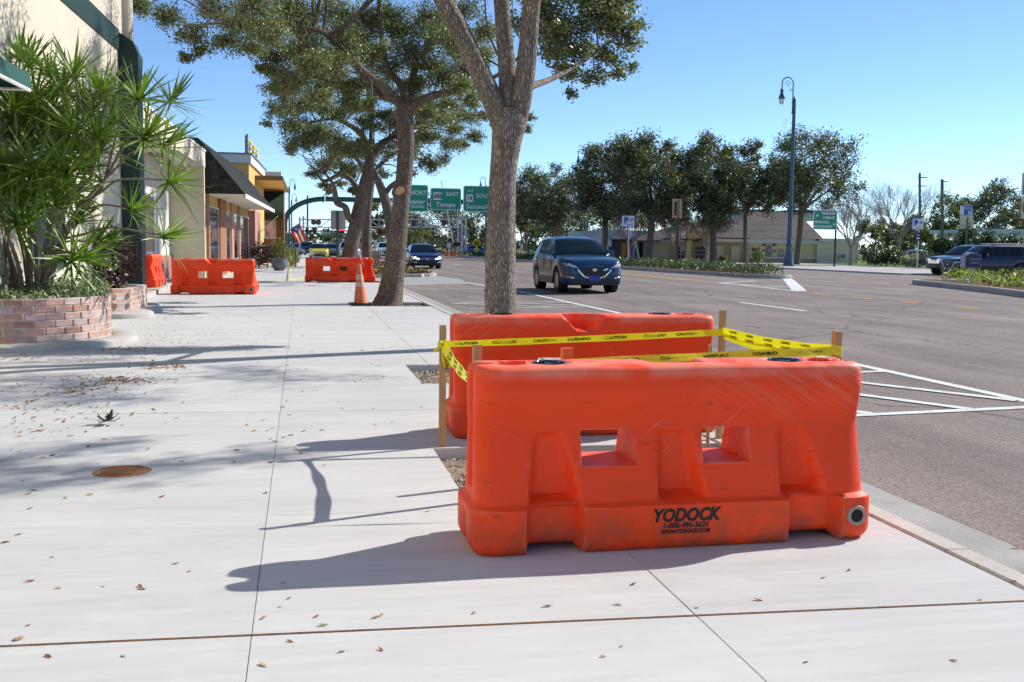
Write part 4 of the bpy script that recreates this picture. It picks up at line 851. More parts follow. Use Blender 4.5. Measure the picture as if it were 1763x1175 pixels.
u, v = span(428, 438); mb = MB(); mb.prism([(wx3(u)+.35, u), (wx3(v)+.35, v), (wx3(v)-.02, v), (wx3(u)-.02, u)], 0, ea.z-.02); mb.build('corner_pier', M_PINKP, b3, world=True)
# --- building four: orange block, flat canopy, green awning, panelled entry
b4 = thing('orange_building', 'orange stucco building with white cornice, flat canopy and dark green awning', 'building', (-3, 60, 0))
Yn, Yf = 58.2, 70.5; xl, xr = A(375, 300, Yn).x, A(428.5, 300, Yn).x; zt = A(429, 264, Yn).z; zb = A(429, 281, Yn).z
xr2 = A(454, 300, Yf).x
mb = MB(); mb.prism([(xl-3, Yn), (xr, Yn), (xr2, Yf), (xl-3, Yf)], 0, zb); mb.build('wall', M_ORNW, b4, world=True)
mb = MB(); mb.prism([(xl-3, Yn-.12), (xr+.12, Yn-.12), (xr2+.12, Yf+.1), (xl-3, Yf+.1)], zb, zt-.07); mb.build('cornice', M_WTRIM, b4, world=True)
mb = MB(); mb.prism([(xl-3, Yn-.2), (xr+.2, Yn-.2), (xr2+.2, Yf+.2), (xl-3, Yf+.2)], zt-.07, zt); mb.build('roof_edge', mat('grey metal edge', (.2, .2, .2), .5), b4, world=True)
Yc, Yd = 62.5, 77; xc0, xc1 = A(425, 305, Yc).x, A(487, 305, Yc).x; zc_0, zc_1 = A(487, 311, Yc).z, A(487, 303.5, Yc).z; xc2 = A(497, 330, Yd).x
mb = MB(); mb.prism([(xc0, Yc), (xc1, Yc), (xc2, Yd), (xc0, Yd)], zc_0, zc_1); mb.build('flat_canopy', M_BRN, b4, world=True)
mb = MB(); mb.add([(xc0, Yc+.05, zc_0-.01), (xc1-.05, Yc+.05, zc_0-.01), (xc2-.05, Yd, zc_0-.01), (xc0, Yd, zc_0-.01)], [(0,1,2,3)]); mb.build('canopy_soffit', M_ORNW, b4, world=True)
mb = MB(); mb.prism([(xc0+1.0, Yc+.6), (xc1-.1, Yc+.6), (xc2-.3, Yd-1), (xc0+1.0, Yd-1)], zc_1, zc_1+.28); mb.build('upper_parapet', M_WTRIM, b4, world=True)
Ye = 74.0; q = lambda x, y: A(x, y, Ye)
mb = MB(); a, b_ = q(452, 452), q(490, 320); mb.prism([(a.x-4, Ye), (b_.x-.05, Ye), (b_.x-.05, Ye+3), (a.x-4, Ye+3)], 0, zc_0-.02); mb.build('entry_wall', M_WOODW, b4, world=True)
mb = MB(); w0, w1 = q(455, 411), q(475, 381); mb.box((w0.x, Ye-.06, w0.z), (w1.x, Ye-.004, w1.z)); mb.build('window', M_WTRIM, b4, world=True)
mb = MB(); w0, w1 = q(457, 409), q(473, 383); mb.box((w0.x, Ye-.09, w0.z), (w1.x, Ye-.062, w1.z)); mb.build('pane', mat('pale curtain glass', (.42, .36, .24), .3), b4, world=True)
mb = MB(); w0, w1 = q(484, 440), q(489, 335); mb.box((w0.x, Ye-.25, 0), (w1.x, Ye-.01, w1.z)); mb.build('entry_post', M_BRN, b4, world=True)
a0, a1, a2 = A(450, 377, 71.5), A(488, 377, 71.5), A(484, 331, Ye)
mb = MB(); n = 8; vs = []
for i in range(n+1):
    k = i/n; z = a2.z+(a0.z-a2.z)*k; yy = Ye-.3-(2.3)*sin(k*pi/2)**1.3; sl_ = (1-k)*.0
    vs += [(a0.x-1.5, yy, z), (a1.x-.02, yy, z)]
mb.add(vs, [(2*i, 2*i+1, 2*i+3, 2*i+2) for i in range(n)]); mb.add([vs[2*i+1] for i in range(n+1)]+[(a1.x-.02, Ye-.05, a0.z), (a1.x-.02, Ye-.05, a2.z)], [tuple(range(n+3))]); mb.build('green_awning', mat('bottle green canvas', (.022, .04, .018), .8), b4, world=True, recalc=False, smooth=40)
mb = MB(); p = A(425.5, 264, Yn+1); mb.box((p.x-.05, Yn+1, p.z-.1), (p.x+.05, Yn+1.1, A(425, 231, Yn+1).z)); mb.build('roof_mast', mat('grey steel', (.22, .23, .24), .5), b4, world=True)
M_YELS = mat('yellow roof sign', (.75, .55, .06), .6)
for k in range(4):
    yy = Yn+1.2+k*2.6; xx = xr-.25+(xr2-xr)*(yy-Yn)/(Yf-Yn); mb = MB(); mb.box((xx-.04, yy, zt-.02), (xx+.04, yy+.08, zt+1.05-.06*k)); mb.build('sign_post', mat('grey steel'), b4, world=True)
for k in range(3):
    yy = Yn+1.2+k*2.6; xx = xr-.25+(xr2-xr)*(yy-Yn)/(Yf-Yn); mb = MB()
    for j in range(3):
        z = zt+.25+.3*j; mb.tube([(xx+.05, yy-.2, z), (xx+.1, yy+.6, z+.15*(j % 2)), (xx+.22, yy+1.3, z-.1), (xx+.2, yy+2.4, z+.1)], .045, 6)
    mb.build('roof_sign_strip', M_YELS, b4, world=True)
# farther frontage, only slivers in view
b5 = thing('far_shop', 'pale far shop block just beyond the orange building', 'building', (-6, 90, 0)); mb = MB(); mb.box((-12, 80, 0), (-4.2, 99, 4.4)); mb.build('wall', M_STONEW, b5, world=True)
mb = MB(); mb.box((-12.1, 79.9, 4.4), (-4.1, 99.1, 4.7)); mb.build('cornice', M_WTRIM, b5, world=True)

# --- flags on wall poles
def flag(name, label, p0, p1, c, Y, stripes, extra=None):
    a, b = A(*p0, Y), A(*p1, Y); t = thing(name, label, 'flag', tuple(a)); mb = MB(); mb.tube([a, b], .022, 6); mb.build('flag_pole', M_WTRIM, t, world=True)
    C = [A(*k, Y) for k in c]; n = len(stripes); m = 8     # corners: hoist low, hoist high, fly high, fly low
    mats_ = list(dict.fromkeys(stripes)); mb = MB()
    for i in range(n):
        vs = []
        for k in (i/n, (i+1)/n):
            for j in range(m+1):
                v = j/m; p = C[0].lerp(C[1], k).lerp(C[3].lerp(C[2], k), v); vs.append(p+Vector((0, .10*sin(v*5+k*4)*v, .02*sin(k*9)*v)))
        mb.add(vs, [(j, j+1, m+2+j, m+1+j) for j in range(m)], mats_.index(stripes[i]))
    o = mb.build('cloth', mats_, t, world=True, recalc=False, smooth=60)
    return t, C
F_R = mat('flag red', (.55, .012, .015), .8, trans=.25); F_W = mat('flag white', (.78, .77, .75), .8, trans=.25); F_B = mat('flag blue', (.03, .09, .42), .8, trans=.2)
flag('striped_flag', 'red and white striped flag on an angled pole beside the green awning', (449, 399.5), (479, 372), [(456, 392), (470, 382), (474, 406), (464, 409)], 60.5, [F_R, F_W]*5+[F_R])
t, C = flag('single_star_flag', 'flag with red and white stripes and a white star on blue triangle', (489, 402), (516, 384.5), [(499.5, 396), (515.8, 385), (527, 413.5), (511.5, 419.5)], 64, [F_R, F_W, F_R, F_W, F_R])
apex = C[0].lerp(C[1], .5).lerp(C[3].lerp(C[2], .5), .52); dy = Vector((0, -.12, 0))
mb = MB(); mb.add([C[0]+dy, C[1]+dy, apex+dy], [(0,1,2)]); mb.build('blue_triangle', F_B, t, world=True, recalc=False)
ce = (C[0]+C[1]+apex)/3+dy*1.2; ux = (C[1]-C[0]).normalized(); uy = (apex-(C[0]+C[1])/2).normalized()
mb = MB(); mb.add([ce+(ux*cos(k*pi/5)+uy*sin(k*pi/5))*(.115 if k % 2 == 0 else .045) for k in range(10)], [tuple(range(10))]); mb.build('star', F_W, t, world=True, recalc=False)
# --- small street dressing by the entry
M_IRON = mat('black iron', (.015, .015, .016), .5)
def rail(label, pts, h, Yb):
    P = [Vector((A(x, y, Y_).x, Y_, 0)) for x, y, Y_ in pts]; t = thing('handrail', label, 'handrail', tuple(P[0])); 
    for p in P: mb = MB(); mb.tube([p, p+Vector((0, 0, h))], .025, 6); mb.build('post', M_IRON, t, world=True)
    for z in (h, h*.5): mb = MB(); mb.tube([p+Vector((0, 0, z)) for p in P], .022, 6); mb.build('rail', M_IRON, t, world=True)
rail('black iron handrail in front of the red flower bed', [(427, 450, 50), (446, 450, 55), (468, 450, 62)], 1.15, 50)
rail('black handrail sloping beside the yellow green planter', [(493, 450, 66), (509, 452, 60)], .95, 60)
p = A(467, 455, 56); t = thing('sandwich_board', 'black folding sandwich board seen edge on beside the potted plant', 'sign board', (p.x, 56, 0)); mb = MB()
for s_ in (-1, 1):
    mb = MB(); mb.extrude([(p.x+s_*.22-.015, 55.7, 0), (p.x+s_*.22+.015, 55.7, 0), (p.x+s_*.02+.015, 55.7, 1.15), (p.x+s_*.02-.015, 55.7, 1.15)], (0, .6, 0)); mb.build('board', M_IRON, t, world=True)
p = A(481, 458, 52); t = thing('flower_pot', 'round grey glazed pot with green leafy plant on the pavement', 'plant pot', (p.x, 52, 0)); mb = MB()
mb.lathe([(.0, .02), (.22, .0), (.36, .18), (.40, .38), (.36, .55), (.40, .60), (.36, .60), (.33, .54), (0, .52)], n=20); mb.build('pot', mat('grey glazed pot', (.13, .16, .18), .35, dirt=(.3, .1, .08), dirtscale=5, dirtamt=.5), t, smooth=50)
POT = t
# yellow taped corner posts around a fresh patch
t = thing('taped_posts', 'thin posts with yellow tape round a fresh pavement patch', 'caution tape', (G(500, 482).x, G(500, 482).y, 0)); M_YT = mat('yellow tape far', (.75, .62, .05), .5)
PT = [G(496, 484), G(526, 482), G(499, 462), G(522, 462)]
for p in PT[:3:2]: mb = MB(); mb.tube([p, p+Vector((0, 0, .9))], .018, 6); mb.build('post', M_YT, t, world=True)
mb = MB()
for p, q_ in ((0, 1), (0, 2), (2, 3)): mb.extrude([PT[p]+Vector((0, 0, .03)), PT[p]+Vector((0, 0, .06)), PT[q_]+Vector((0, 0, .06)), PT[q_]+Vector((0, 0, .03))], (0, .01, 0)); mb.build('tape_length', M_YT, t, world=True); mb = MB()
# ================================================================== VEGETATION
def leaf_quads(P, ln, wd, up_bias=.25, rg=rng, hang=0.0, outward=None):
    n = len(P); a = rg.normal(size=(n, 3)); a[:, 2] = a[:, 2]*.8-hang; a /= np.linalg.norm(a, axis=1)[:, None]
    nn = rg.normal(size=(n, 3)); nn[:, 2] += up_bias*2; b = np.cross(nn, a); b /= np.linalg.norm(b, axis=1)[:, None]+1e-9
    s = rg.uniform(.65, 1.25, (n, 1)); l = ln*s/2; w = wd*s/2
    c = np.cross(a, b)*w*.5
    V = np.stack([P-a*l, P+b*w+c-a*l*.1, P+a*l, P-b*w+c-a*l*.1], 1).reshape(-1, 3); F = np.arange(4*n).reshape(n, 4); return V, F
def cr(pts, k=4):                            # smooth a polyline of (x,y,z,r)
    P = np.array(pts, float); out = []
    for i in range(len(P)-1):
        p0, p1, p2, p3 = P[max(i-1, 0)], P[i], P[i+1], P[min(i+2, len(P)-1)]
        for j in range(k):
            t = j/k; out.append(.5*((2*p1)+(-p0+p2)*t+(2*p0-5*p1+4*p2-p3)*t*t+(-p0+3*p1-3*p2+p3)*t**3))
    out.append(P[-1]); return np.array(out)
def limb_mesh(pts, n=12, jit=.10, k=4, flare=0.0, ridge=0.0):
    S = cr(pts, k); mb = MB(); mb.tube([Vector(s[:3]) for s in S], [max(s[3], .004) for s in S], n, jit=jit); return mb, S
class Tree:
    def __init__(s, name, label, base, group, bark, cat='tree', seed=1):
        s.root = thing(name, label, cat, tuple(base), 0, group); s.b = Vector(base); s.bark = bark; s.sk = []; s.rg = np.random.default_rng(seed); s.br = MB(); s.LV = []; s.tips = []
    def limb(s, pts, name='limb', n=12, jit=.08, k=4, smooth=70, pool=True):
        mb, S = limb_mesh(pts, n, jit, k); mb.build(name, s.bark, s.root, smooth=smooth, world=True)
        if pool: s.sk += [tuple(q) for q in S[len(S)//3:]]
        return S
    def near(s, c):
        K = np.array(s.sk); d = np.linalg.norm(K[:, :3]-np.array(c), axis=1)+.35*np.maximum(K[:, 2]-c[2], 0); return K[int(np.argmin(d))]
    def branch(s, c, r0=.045, n=5):
        q = s.near(c); a = Vector(q[:3]); c = Vector(c); r0 = min(r0, q[3]*.8); L_ = (c-a).length; m = a.lerp(c, .5)+Vector(s.rg.normal(size=3))*L_*.10+Vector((0, 0, .06*L_))
        S = cr([(*a, r0), (*m, r0*.65), (*c, r0*.28)], 4); s.br.tube([Vector(p[:3]) for p in S], [p[3] for p in S], n); return a
    def clump(s, c, r, nl, twigs=12, flat=.75, tw_r=.006, br=True, r0=.045, spread=.16, sides=3, up_=.15):
        c = Vector(c)
        if br: s.branch(c, r0)
        per = nl//twigs
        for k in range(twigs):
            d = s.rg.normal(size=3); d[2] = d[2]*flat+up_; d /= np.linalg.norm(d); L_ = r*s.rg.uniform(.6, 1.15); d = Vector(d); d.z *= flat
            e = c+d*L_; m = c.lerp(e, .5)+Vector(s.rg.normal(size=3))*L_*.12
            if tw_r: s.br.tube([c, m, e], [tw_r*1.6, tw_r, tw_r*.4], sides, cap=False)
            t = s.rg.uniform(.25, 1.08, per)**.8; P = np.outer(1-t, np.array(c))*1.0+np.outer(t, np.array(e)); P = P+s.rg.normal(size=(per, 3))*np.array((1, 1, .8))*r*spread
            s.LV.append(P)
    def finish(s, ln, wd, lm, up_bias=.25, crown='crown', hang=0.0):
        if s.br.v:
            o = s.br.build('branches', s.bark, s.root, smooth=70, world=True, recalc=False); o['kind'] = 'stuff'
        if s.LV:
            P = np.concatenate(s.LV)-np.array(s.b); V, F = leaf_quads(P, ln, wd, up_bias, s.rg, hang); o = bulk(crown, V, F, lm, s.root); o['kind'] = 'stuff'
        return s.root
def pxl(pts, Y): return [(*A(x, y, Y+(dy[0] if dy else 0)), r) for x, y, r, *dy in pts]
GOAK = 'oak trees standing in the pavement pits'
# --- tree A: nearest trunk, three limbs, crown mostly above the frame
tA = Tree('oak_tree', 'nearest oak tree with grey furrowed trunk forking into three limbs behind the barriers', (2.50, 13.1, -.1), GOAK, M_BARK, seed=3)
YA = 13.1
b0 = A(862, 604, YA)
tr = [(b0.x, YA, -.12, .29), (b0.x, YA, .02, .235), (b0.x-.005, YA, .2, .207)]+pxl([(861.5, 480, .20), (862, 420, .190), (864, 350, .175), (867, 290, .172), (872, 245, .19), (877, 212, .215), (880, 190, .19)], YA)
tA.limb(tr, 'trunk', n=22, jit=.05, k=4, pool=False)
tA.limb(pxl([(866, 225, .13), (853, 185, .138), (834, 142, .132), (814, 98, .125), (788, 45, .120), (763, 0, .115), (735, -70, .11, -.3), (690, -170, .11, -.8), (640, -300, .07, -1.5), (610, -400, .03, -2)], YA), n=16, jit=.05)
tA.limb(pxl([(877, 225, .14), (876, 180, .125, .05), (873, 120, .112, .1), (868, 60, .106, .15), (863, 0, .10, .2), (850, -100, .11, .5), (840, -230, .08, 1.0), (830, -380, .03, 1.4)], YA), n=16, jit=.05)
tA.limb(pxl([(886, 225, .125), (896, 180, .13, -.05), (904, 130, .125, -.08), (910, 70, .118, -.1), (915, 10, .112, -.15), (928, -70, .11, -.4), (960, -190, .10, -1), (1000, -330, .06, -1.8), (1030, -420, .03, -2.2)], YA), n=16, jit=.05)
tA.limb(pxl([(910, 150, .05, .1), (945, 138, .04, .8), (985, 118, .032, 1.4), (1030, 88, .024, 1.8), (1062, 62, .012, 2.0)], YA), n=8)
cr_rng = np.random.default_rng(5)
for (x, y, dy, r) in [(945,22,2.2,.36),(985,48,2.0,.36),(1030,30,2.0,.42),(1068,45,2.1,.32),(1085,72,2.1,.22),(1000,88,1.8,.34),(1046,96,2.0,.30),(955,98,1.6,.26),(978,128,1.7,.24),(1020,132,2.0,.22),(945,62,1.8,.30),(1060,10,2.3,.4),(1000,-10,2.2,.42),(1075,-30,2.2,.4),(940,-15,2.0,.4),(900,40,2.2,.3),(1098,48,2.3,.14),(1088,118,2.1,.12),(1064,128,2.0,.16),(985,160,1.7,.12)]:
    tA.clump(A(x, y, YA+dy), r, int(920*r*r/.12), twigs=13, r0=.018, spread=.24)
for k in range(46):                          # the rest of the crown arches overhead, out of the picture, and throws the dapples
    a = cr_rng.uniform(0, 2*pi); q = cr_rng.uniform(.15, 1)**.6*4.9; x, y = 2.6+q*cos(a), 12.2+q*sin(a)*1.0; z = 5.6+2.4*cr_rng.random()*(1.1-q/6)+.6*(1-q/5)
    zmin = CAM_H+(y)*.262+.75
    z = max(z, zmin)
    u_, v_ = PJ((x, y, z-.6)) if y > 2 else (0, -999)
    if v_ > -60 and u_ > 880: z += 1.1
    mid_ = PJ(((x+2.6)/2, (y+12.4)/2, (z+5)/2)) if y > 2 else (0, -999)
    tA.clump((x, y, z), cr_rng.uniform(.55, .85), 620, twigs=10, r0=.05, spread=.2, br=not (u_ > 900 and v_ > -700))
for (gx, gy) in ((-1.9, 6.6), (-1.5, 6.25), (-2.2, 6.15), (-1.15, 5.95), (-2.6, 6.7), (-.75, 6.25), (-1.75, 5.75), (-2.5, 5.9), (-2.9, 6.3), (-1.3, 6.9), (-.3, 6.5)):  # unseen, unbranched leaf clumps added along the sun line to dapple these spots
    h_ = cr_rng.uniform(5.4, 6.4); k_ = h_/math.tan(SUN_EL); tA.clump((gx+k_*sin(SUN_AZ), gy+k_*cos(SUN_AZ), h_), cr_rng.uniform(.32, .5), 330, twigs=10, r0=.05, spread=.24, br=False)
tA.finish(.068, .033, M_LEAF)

# --- tree B: leaning brown trunk with a pruned scar, broad crown
YB = 23.4
tB = Tree('oak_tree', 'second oak tree leaning from its pit beside the traffic cone with an oval pruning scar', (2.0, YB, -.1), GOAK, M_BARK2, seed=4)
tB.limb([(A(668, 526, YB).x, YB, -.12, .42)]+pxl([(669, 521, .34), (672, 505, .285), (677, 475, .245), (683.5, 420, .222), (691, 345, .19), (697, 290, .185), (699, 240, .18), (697, 205, .19), (696, 180, .17)], YB), 'trunk', n=20, jit=.05, pool=False)
tB.limb(pxl([(697, 205, .10), (688, 178, .12), (674, 166, .115), (654, 143, .11, -.3), (632, 130, .105, -.5), (590, 88, .09, -.9), (556, 55, .07, -1.3), (480, 40, .045, -2), (400, 38, .03, -2.6), (320, 45, .015, -3)], YB), n=12)
tB.limb(pxl([(697, 200, .10), (700, 176, .10), (691, 147, .085, .3), (667, 118, .075, .5), (657, 63, .065, .6), (654, 10, .055, .6), (640, -80, .04, .5)], YB), n=12)
tB.limb(pxl([(698, 205, .10), (712, 182, .10, -.1), (737, 168, .088, -.2), (766, 160, .075, -.3), (817, 151, .055, -.4), (870, 120, .04, -.2), (910, 80, .02, 0)], YB), n=12)
tB.limb(pxl([(700, 200, .09, .2), (710, 150, .09, .6), (716, 105, .08, .8), (735, 85, .07, .9), (760, 20, .055, 1), (800, -80, .04, 1)], YB), n=12)
tB.limb(pxl([(676, 170, .09), (655, 165, .085, .3), (640, 150, .08, .5), (600, 150, .05, .8), (560, 140, .025, 1)], YB), n=10)
sc_ = A(688.5, 329, YB-.20); mb = MB(); mb.lathe([(0, 0), (.115, -.004), (.125, -.02)], n=22, ax='y')
o = mb.build('pruning_scar', [mat('cut wood', (.62, .37, .18), .85, var=.25, vscale=9)], tB.root, smooth=60); o.location = sc_-tB.b; o.rotation_euler = (R(0), R(-25), R(-8)); o.scale = (1.0, 1, .72)
mb = MB(); mb.lathe([(.112, 0), (.135, -.05), (.18, -.04), (.20, .14)], n=22, ax='y'); o = mb.build('scar_lip', M_BARK2, tB.root, smooth=60); o.location = sc_-tB.b; o.rotation_euler = (0, R(-25), R(-8)); o.scale = (1, 1, .74)
CB = [(240,12,22),(290,28,26),(330,60,22),(345,88,14),(370,20,34),(395,70,24),(440,15,38),(430,85,22),(470,95,30),(505,25,40),(520,85,36),(560,120,34),(570,20,40),(590,75,34),(625,40,38),(640,95,30),(680,30,40),(700,90,36),(735,40,40),(740,110,32),(775,75,36),(790,20,40),(800,125,30),(830,60,30),(600,150,26),(505,140,24),(550,165,22),(650,165,16),(770,180,28),(735,200,20),(820,175,20),(760,140,26),(480,125,20),(318,100,10),(455,118,16),(410,45,26),(480,150,24),(540,115,30),(585,105,28),(615,70,30),(520,55,34),(690,60,30),(670,120,26),(720,150,26),(790,150,24),(600,180,20),(560,190,18),(640,185,16),(750,60,36),(455,60,30),(820,95,30)]
for (x, y, r) in CB:
    dy = tB.rg.uniform(-2.0, 2.2)-(1.6 if x < 480 else 0); rm = r*.0130*1.12; tB.clump(A(x, y, YB+dy), rm, int(min(2800, 8600*rm*rm+200)), twigs=16, r0=.03, spread=.25)
for k in range(34):
    x = tB.rg.uniform(330, 900); y = tB.rg.uniform(-260, -25); tB.clump(A(x, y, YB+tB.rg.uniform(-3, 3)), .62, 640, twigs=9, spread=.22)
tB.finish(.064, .032, M_LEAF)

# --- trees C, D, E further along
YC = 37.2
tC = Tree('oak_tree', 'third oak tree leaning right out of the pavement by the far barrier', (1.42, YC, -.1), GOAK, M_BARK2, seed=6)
tC.limb([(A(589, 489, YC).x, YC, -.12, .48)]+pxl([(590, 486, .37), (594, 470, .30), (600, 445, .265), (608, 410, .255), (617, 370, .245), (627, 325, .22), (636, 285, .19), (640, 262, .16)], YC), 'trunk', n=16, jit=.06, pool=False)
tC.limb(pxl([(614, 385, .13), (601, 376, .12, -.2), (594, 357, .115, -.3), (580, 350, .10, -.3), (577, 336, .10, -.3), (574, 318, .06, -.4), (560, 300, .03, -.5)], YC), n=10)
tC.limb(pxl([(622, 345, .12, .3), (612, 320, .10, .5), (590, 300, .08, .4), (560, 312, .06, 0), (545, 300, .03, 0)], YC), n=10)
tC.limb(pxl([(638, 275, .14), (625, 235, .12, .4), (600, 215, .09, .4), (570, 205, .05, .3), (520, 215, .03, .2)], YC), n=10)
tC.limb(pxl([(638, 280, .15), (655, 250, .13, .2), (676, 235, .11, .6), (700, 205, .09, 1), (730, 190, .05, 1.2), (780, 200, .03, 1.4)], YC), n=10)
tC.limb(pxl([(639, 270, .12), (640, 225, .10, .8), (636, 180, .08, 1.2), (630, 130, .05, 1.5)], YC), n=10)
CC = [(470,190,18),(458,215,10),(495,160,26),(505,215,28),(530,185,30),(545,235,30),(500,258,16),(575,200,32),(590,250,28),(560,285,24),(600,290,20),(540,300,16),(620,180,30),(640,215,26),(660,160,30),(720,185,28),(760,205,26),(800,205,24),(735,235,24),(775,250,22),(815,235,16),(700,260,20),(745,285,18),(590,318,12),(565,330,8),(620,250,18),(550,145,28),(600,140,30),(700,150,26),(470,150,16),(830,200,14),(520,245,24),(560,230,26),(575,260,22),(615,260,20),(500,185,24),(545,165,26),(660,200,22),(690,215,22),(785,225,18),(720,215,22),(903,222,13),(914,203,10),(860,215,16)]
for (x, y, r) in CC:
    rm = r*.0207*1.12; tC.clump(A(x, y, YC+tC.rg.uniform(-2.5, 3)), rm, int(min(2400, 5200*rm*rm+180)), twigs=15, r0=.04, tw_r=.008, spread=.19)
for k in range(16): tC.clump(A(tC.rg.uniform(480, 820), tC.rg.uniform(20, 140), YC+tC.rg.uniform(-2, 3)), .8, 480, twigs=8, tw_r=.008, spread=.22)
tC.finish(.080, .040, M_LEAF)
YD = 62
tD = Tree('oak_tree', 'fourth oak tree, upright dark trunk in the planted kerb bump out', (A(632, 457, YD).x, YD, 0), GOAK, M_BARK2, seed=8)
tD.limb([(A(633, 459, YD).x, YD, -.1, .42)]+pxl([(633, 455, .33), (631, 430, .29), (631, 395, .27), (634, 350, .24), (640, 310, .2)], YD), 'trunk', n=12, pool=False)
tD.limb(pxl([(634, 350, .2), (645, 300, .16, 1), (670, 270, .1, 2), (710, 250, .05, 2)], YD)); tD.limb(pxl([(636, 330, .2), (625, 290, .15), (600, 260, .1), (570, 250, .05)], YD))
for (x, y, r) in [(600,300,20),(640,270,24),(680,265,24),(720,255,22),(760,275,18),(700,300,16),(655,300,18),(580,270,20),(560,320,12),(610,330,12),(740,240,22),(790,250,16)]:
    rm = r*.0346*1.15; tD.clump(A(x, y, YD+tD.rg.uniform(-2, 3)), rm, 420, twigs=9, r0=.06, tw_r=.012, spread=.2)
tD.finish(.16, .08, M_LEAF2)
YE = 51
tE = Tree('oak_tree', 'oak tree with its trunk hidden behind the leaning second tree', (A(677, 462, YE).x, YE, 0), GOAK, M_BARK2, seed=9)
tE.limb([(A(677, 468, YE).x, YE, -.1, .4)]+pxl([(676, 440, .30), (674, 400, .28), (668, 362, .25), (660, 335, .22), (650, 308, .18)], YE), 'trunk', n=12, pool=False)
tE.limb(pxl([(661, 338, .15), (672, 322, .12), (690, 308, .10), (700, 290, .05)], YE)); tE.limb(pxl([(652, 312, .15), (640, 290, .12, .6), (625, 262, .08, 1)], YE))
for (x, y, r) in [(640,262,20),(665,255,22),(700,268,18),(730,278,16),(690,240,22)]:
    tE.clump(A(x, y, YE+tE.rg.uniform(-1, 2)), r*.0285*1.15, 420, twigs=9, r0=.05, tw_r=.01)
tE.finish(.14, .07, M_LEAF2)

# --- oaks across the road: trunk, limbs, crown given by bearings
def far_oak(label, x, yb, Y, crown, n, leaf, lsz=.25, bark=M_BARK2, group='oak trees across the road', seed=1, fork=.42, lean=0, tr=.22, per=430, name='oak_tree', holes=.0, limbs=6, lm=None):
    s = Y/FOC; base = A(x, yb, Y); t = Tree(name, label, (base.x, Y, base.z), group, bark, seed=seed); rg = t.rg; cx, cy, rx, ry = crown
    top = A(cx, cy-ry, Y); fy = yb+(cy+ry*.80-yb)*1.0; f = A(x+lean, fy, Y)
    t.limb([(base.x, Y, base.z-.2, tr*1.5), (base.x, Y, base.z+.15, tr*1.1), (*base.lerp(f, .5), tr*.95), (*f, tr*.9)], 'trunk', n=10, pool=False, jit=.06)
    for k in range(limbs):
        q = (k+.5)/limbs; e = A(cx+rx*(q*2-1)*.75, cy+ry*rg.uniform(-.4, .25), Y+rx*s*rg.uniform(-.6, .6)); m = f.lerp(e, .5)+Vector((0, 0, .1*(e-f).length*rg.uniform(-.3, 1)))
        t.limb([(*f.lerp(base, .06), tr*.55), (*f.lerp(m, .4), tr*.5), (*m, tr*.38), (*e, tr*.12)], 'limb', n=7)
    done = 0; tries = 0; C_ = []
    while done < n and tries < 4000:
        tries += 1; u, v, w = rg.uniform(-1, 1, 3)
        q = u*u+w*w+(v*v if v < 0 else (v*1.05)**2)
        if q > 1 or (q < .18 and rg.random() < .5): continue
        c = A(cx+u*rx*.9, cy+v*ry*.9, Y+w*rx*s*.9)
        if C_ and min((c-k).length for k in C_) < rx*s*.16: continue
        C_.append(c); rm = rx*s*rg.uniform(.22, .38); t.clump(c, rm, per, twigs=11, r0=.07, tw_r=.014, spread=.21, flat=1.0, up_=.35); done += 1
    return t.finish(lsz, lsz*.5, lm or M_LEAF2)
far_oak('dark oak at the left end of the row across the road, behind the first lamp', 965, 448, 112, (945, 338, 72, 62), 52, 0, seed=21, tr=.3)
far_oak('dark round oak right of the slim lamp post across the road', 1042, 452, 96, (1058, 315, 74, 80), 60, 0, seed=22, tr=.28)
far_oak('tall dark oak with forked trunk behind the small parking sign', 1116, 452, 88, (1128, 312, 86, 84), 66, 0, seed=23, tr=.30, lean=6)
far_oak('dark oak with low spreading limbs in front of the arched entrance', 1228, 452, 90, (1222, 318, 80, 82), 64, 0, seed=24, tr=.30)
far_oak('slender multi stemmed oak left of the blue lamp post', 1283, 452, 92, (1300, 312, 64, 70), 44, 0, seed=25, tr=.20, limbs=8, per=330)
far_oak('open crowned oak beside the blue lamp post leaning to the right', 1372, 455, 88, (1408, 298, 94, 80), 52, 0, seed=26, tr=.26, lean=8, per=330, holes=.3)
far_oak('yellow green tree glimpsed just right of the nearest trunk', 905, 446, 120, (905, 372, 26, 34), 16, 0, seed=27, tr=.15, lm=M_LEAFY, group='distant trees')
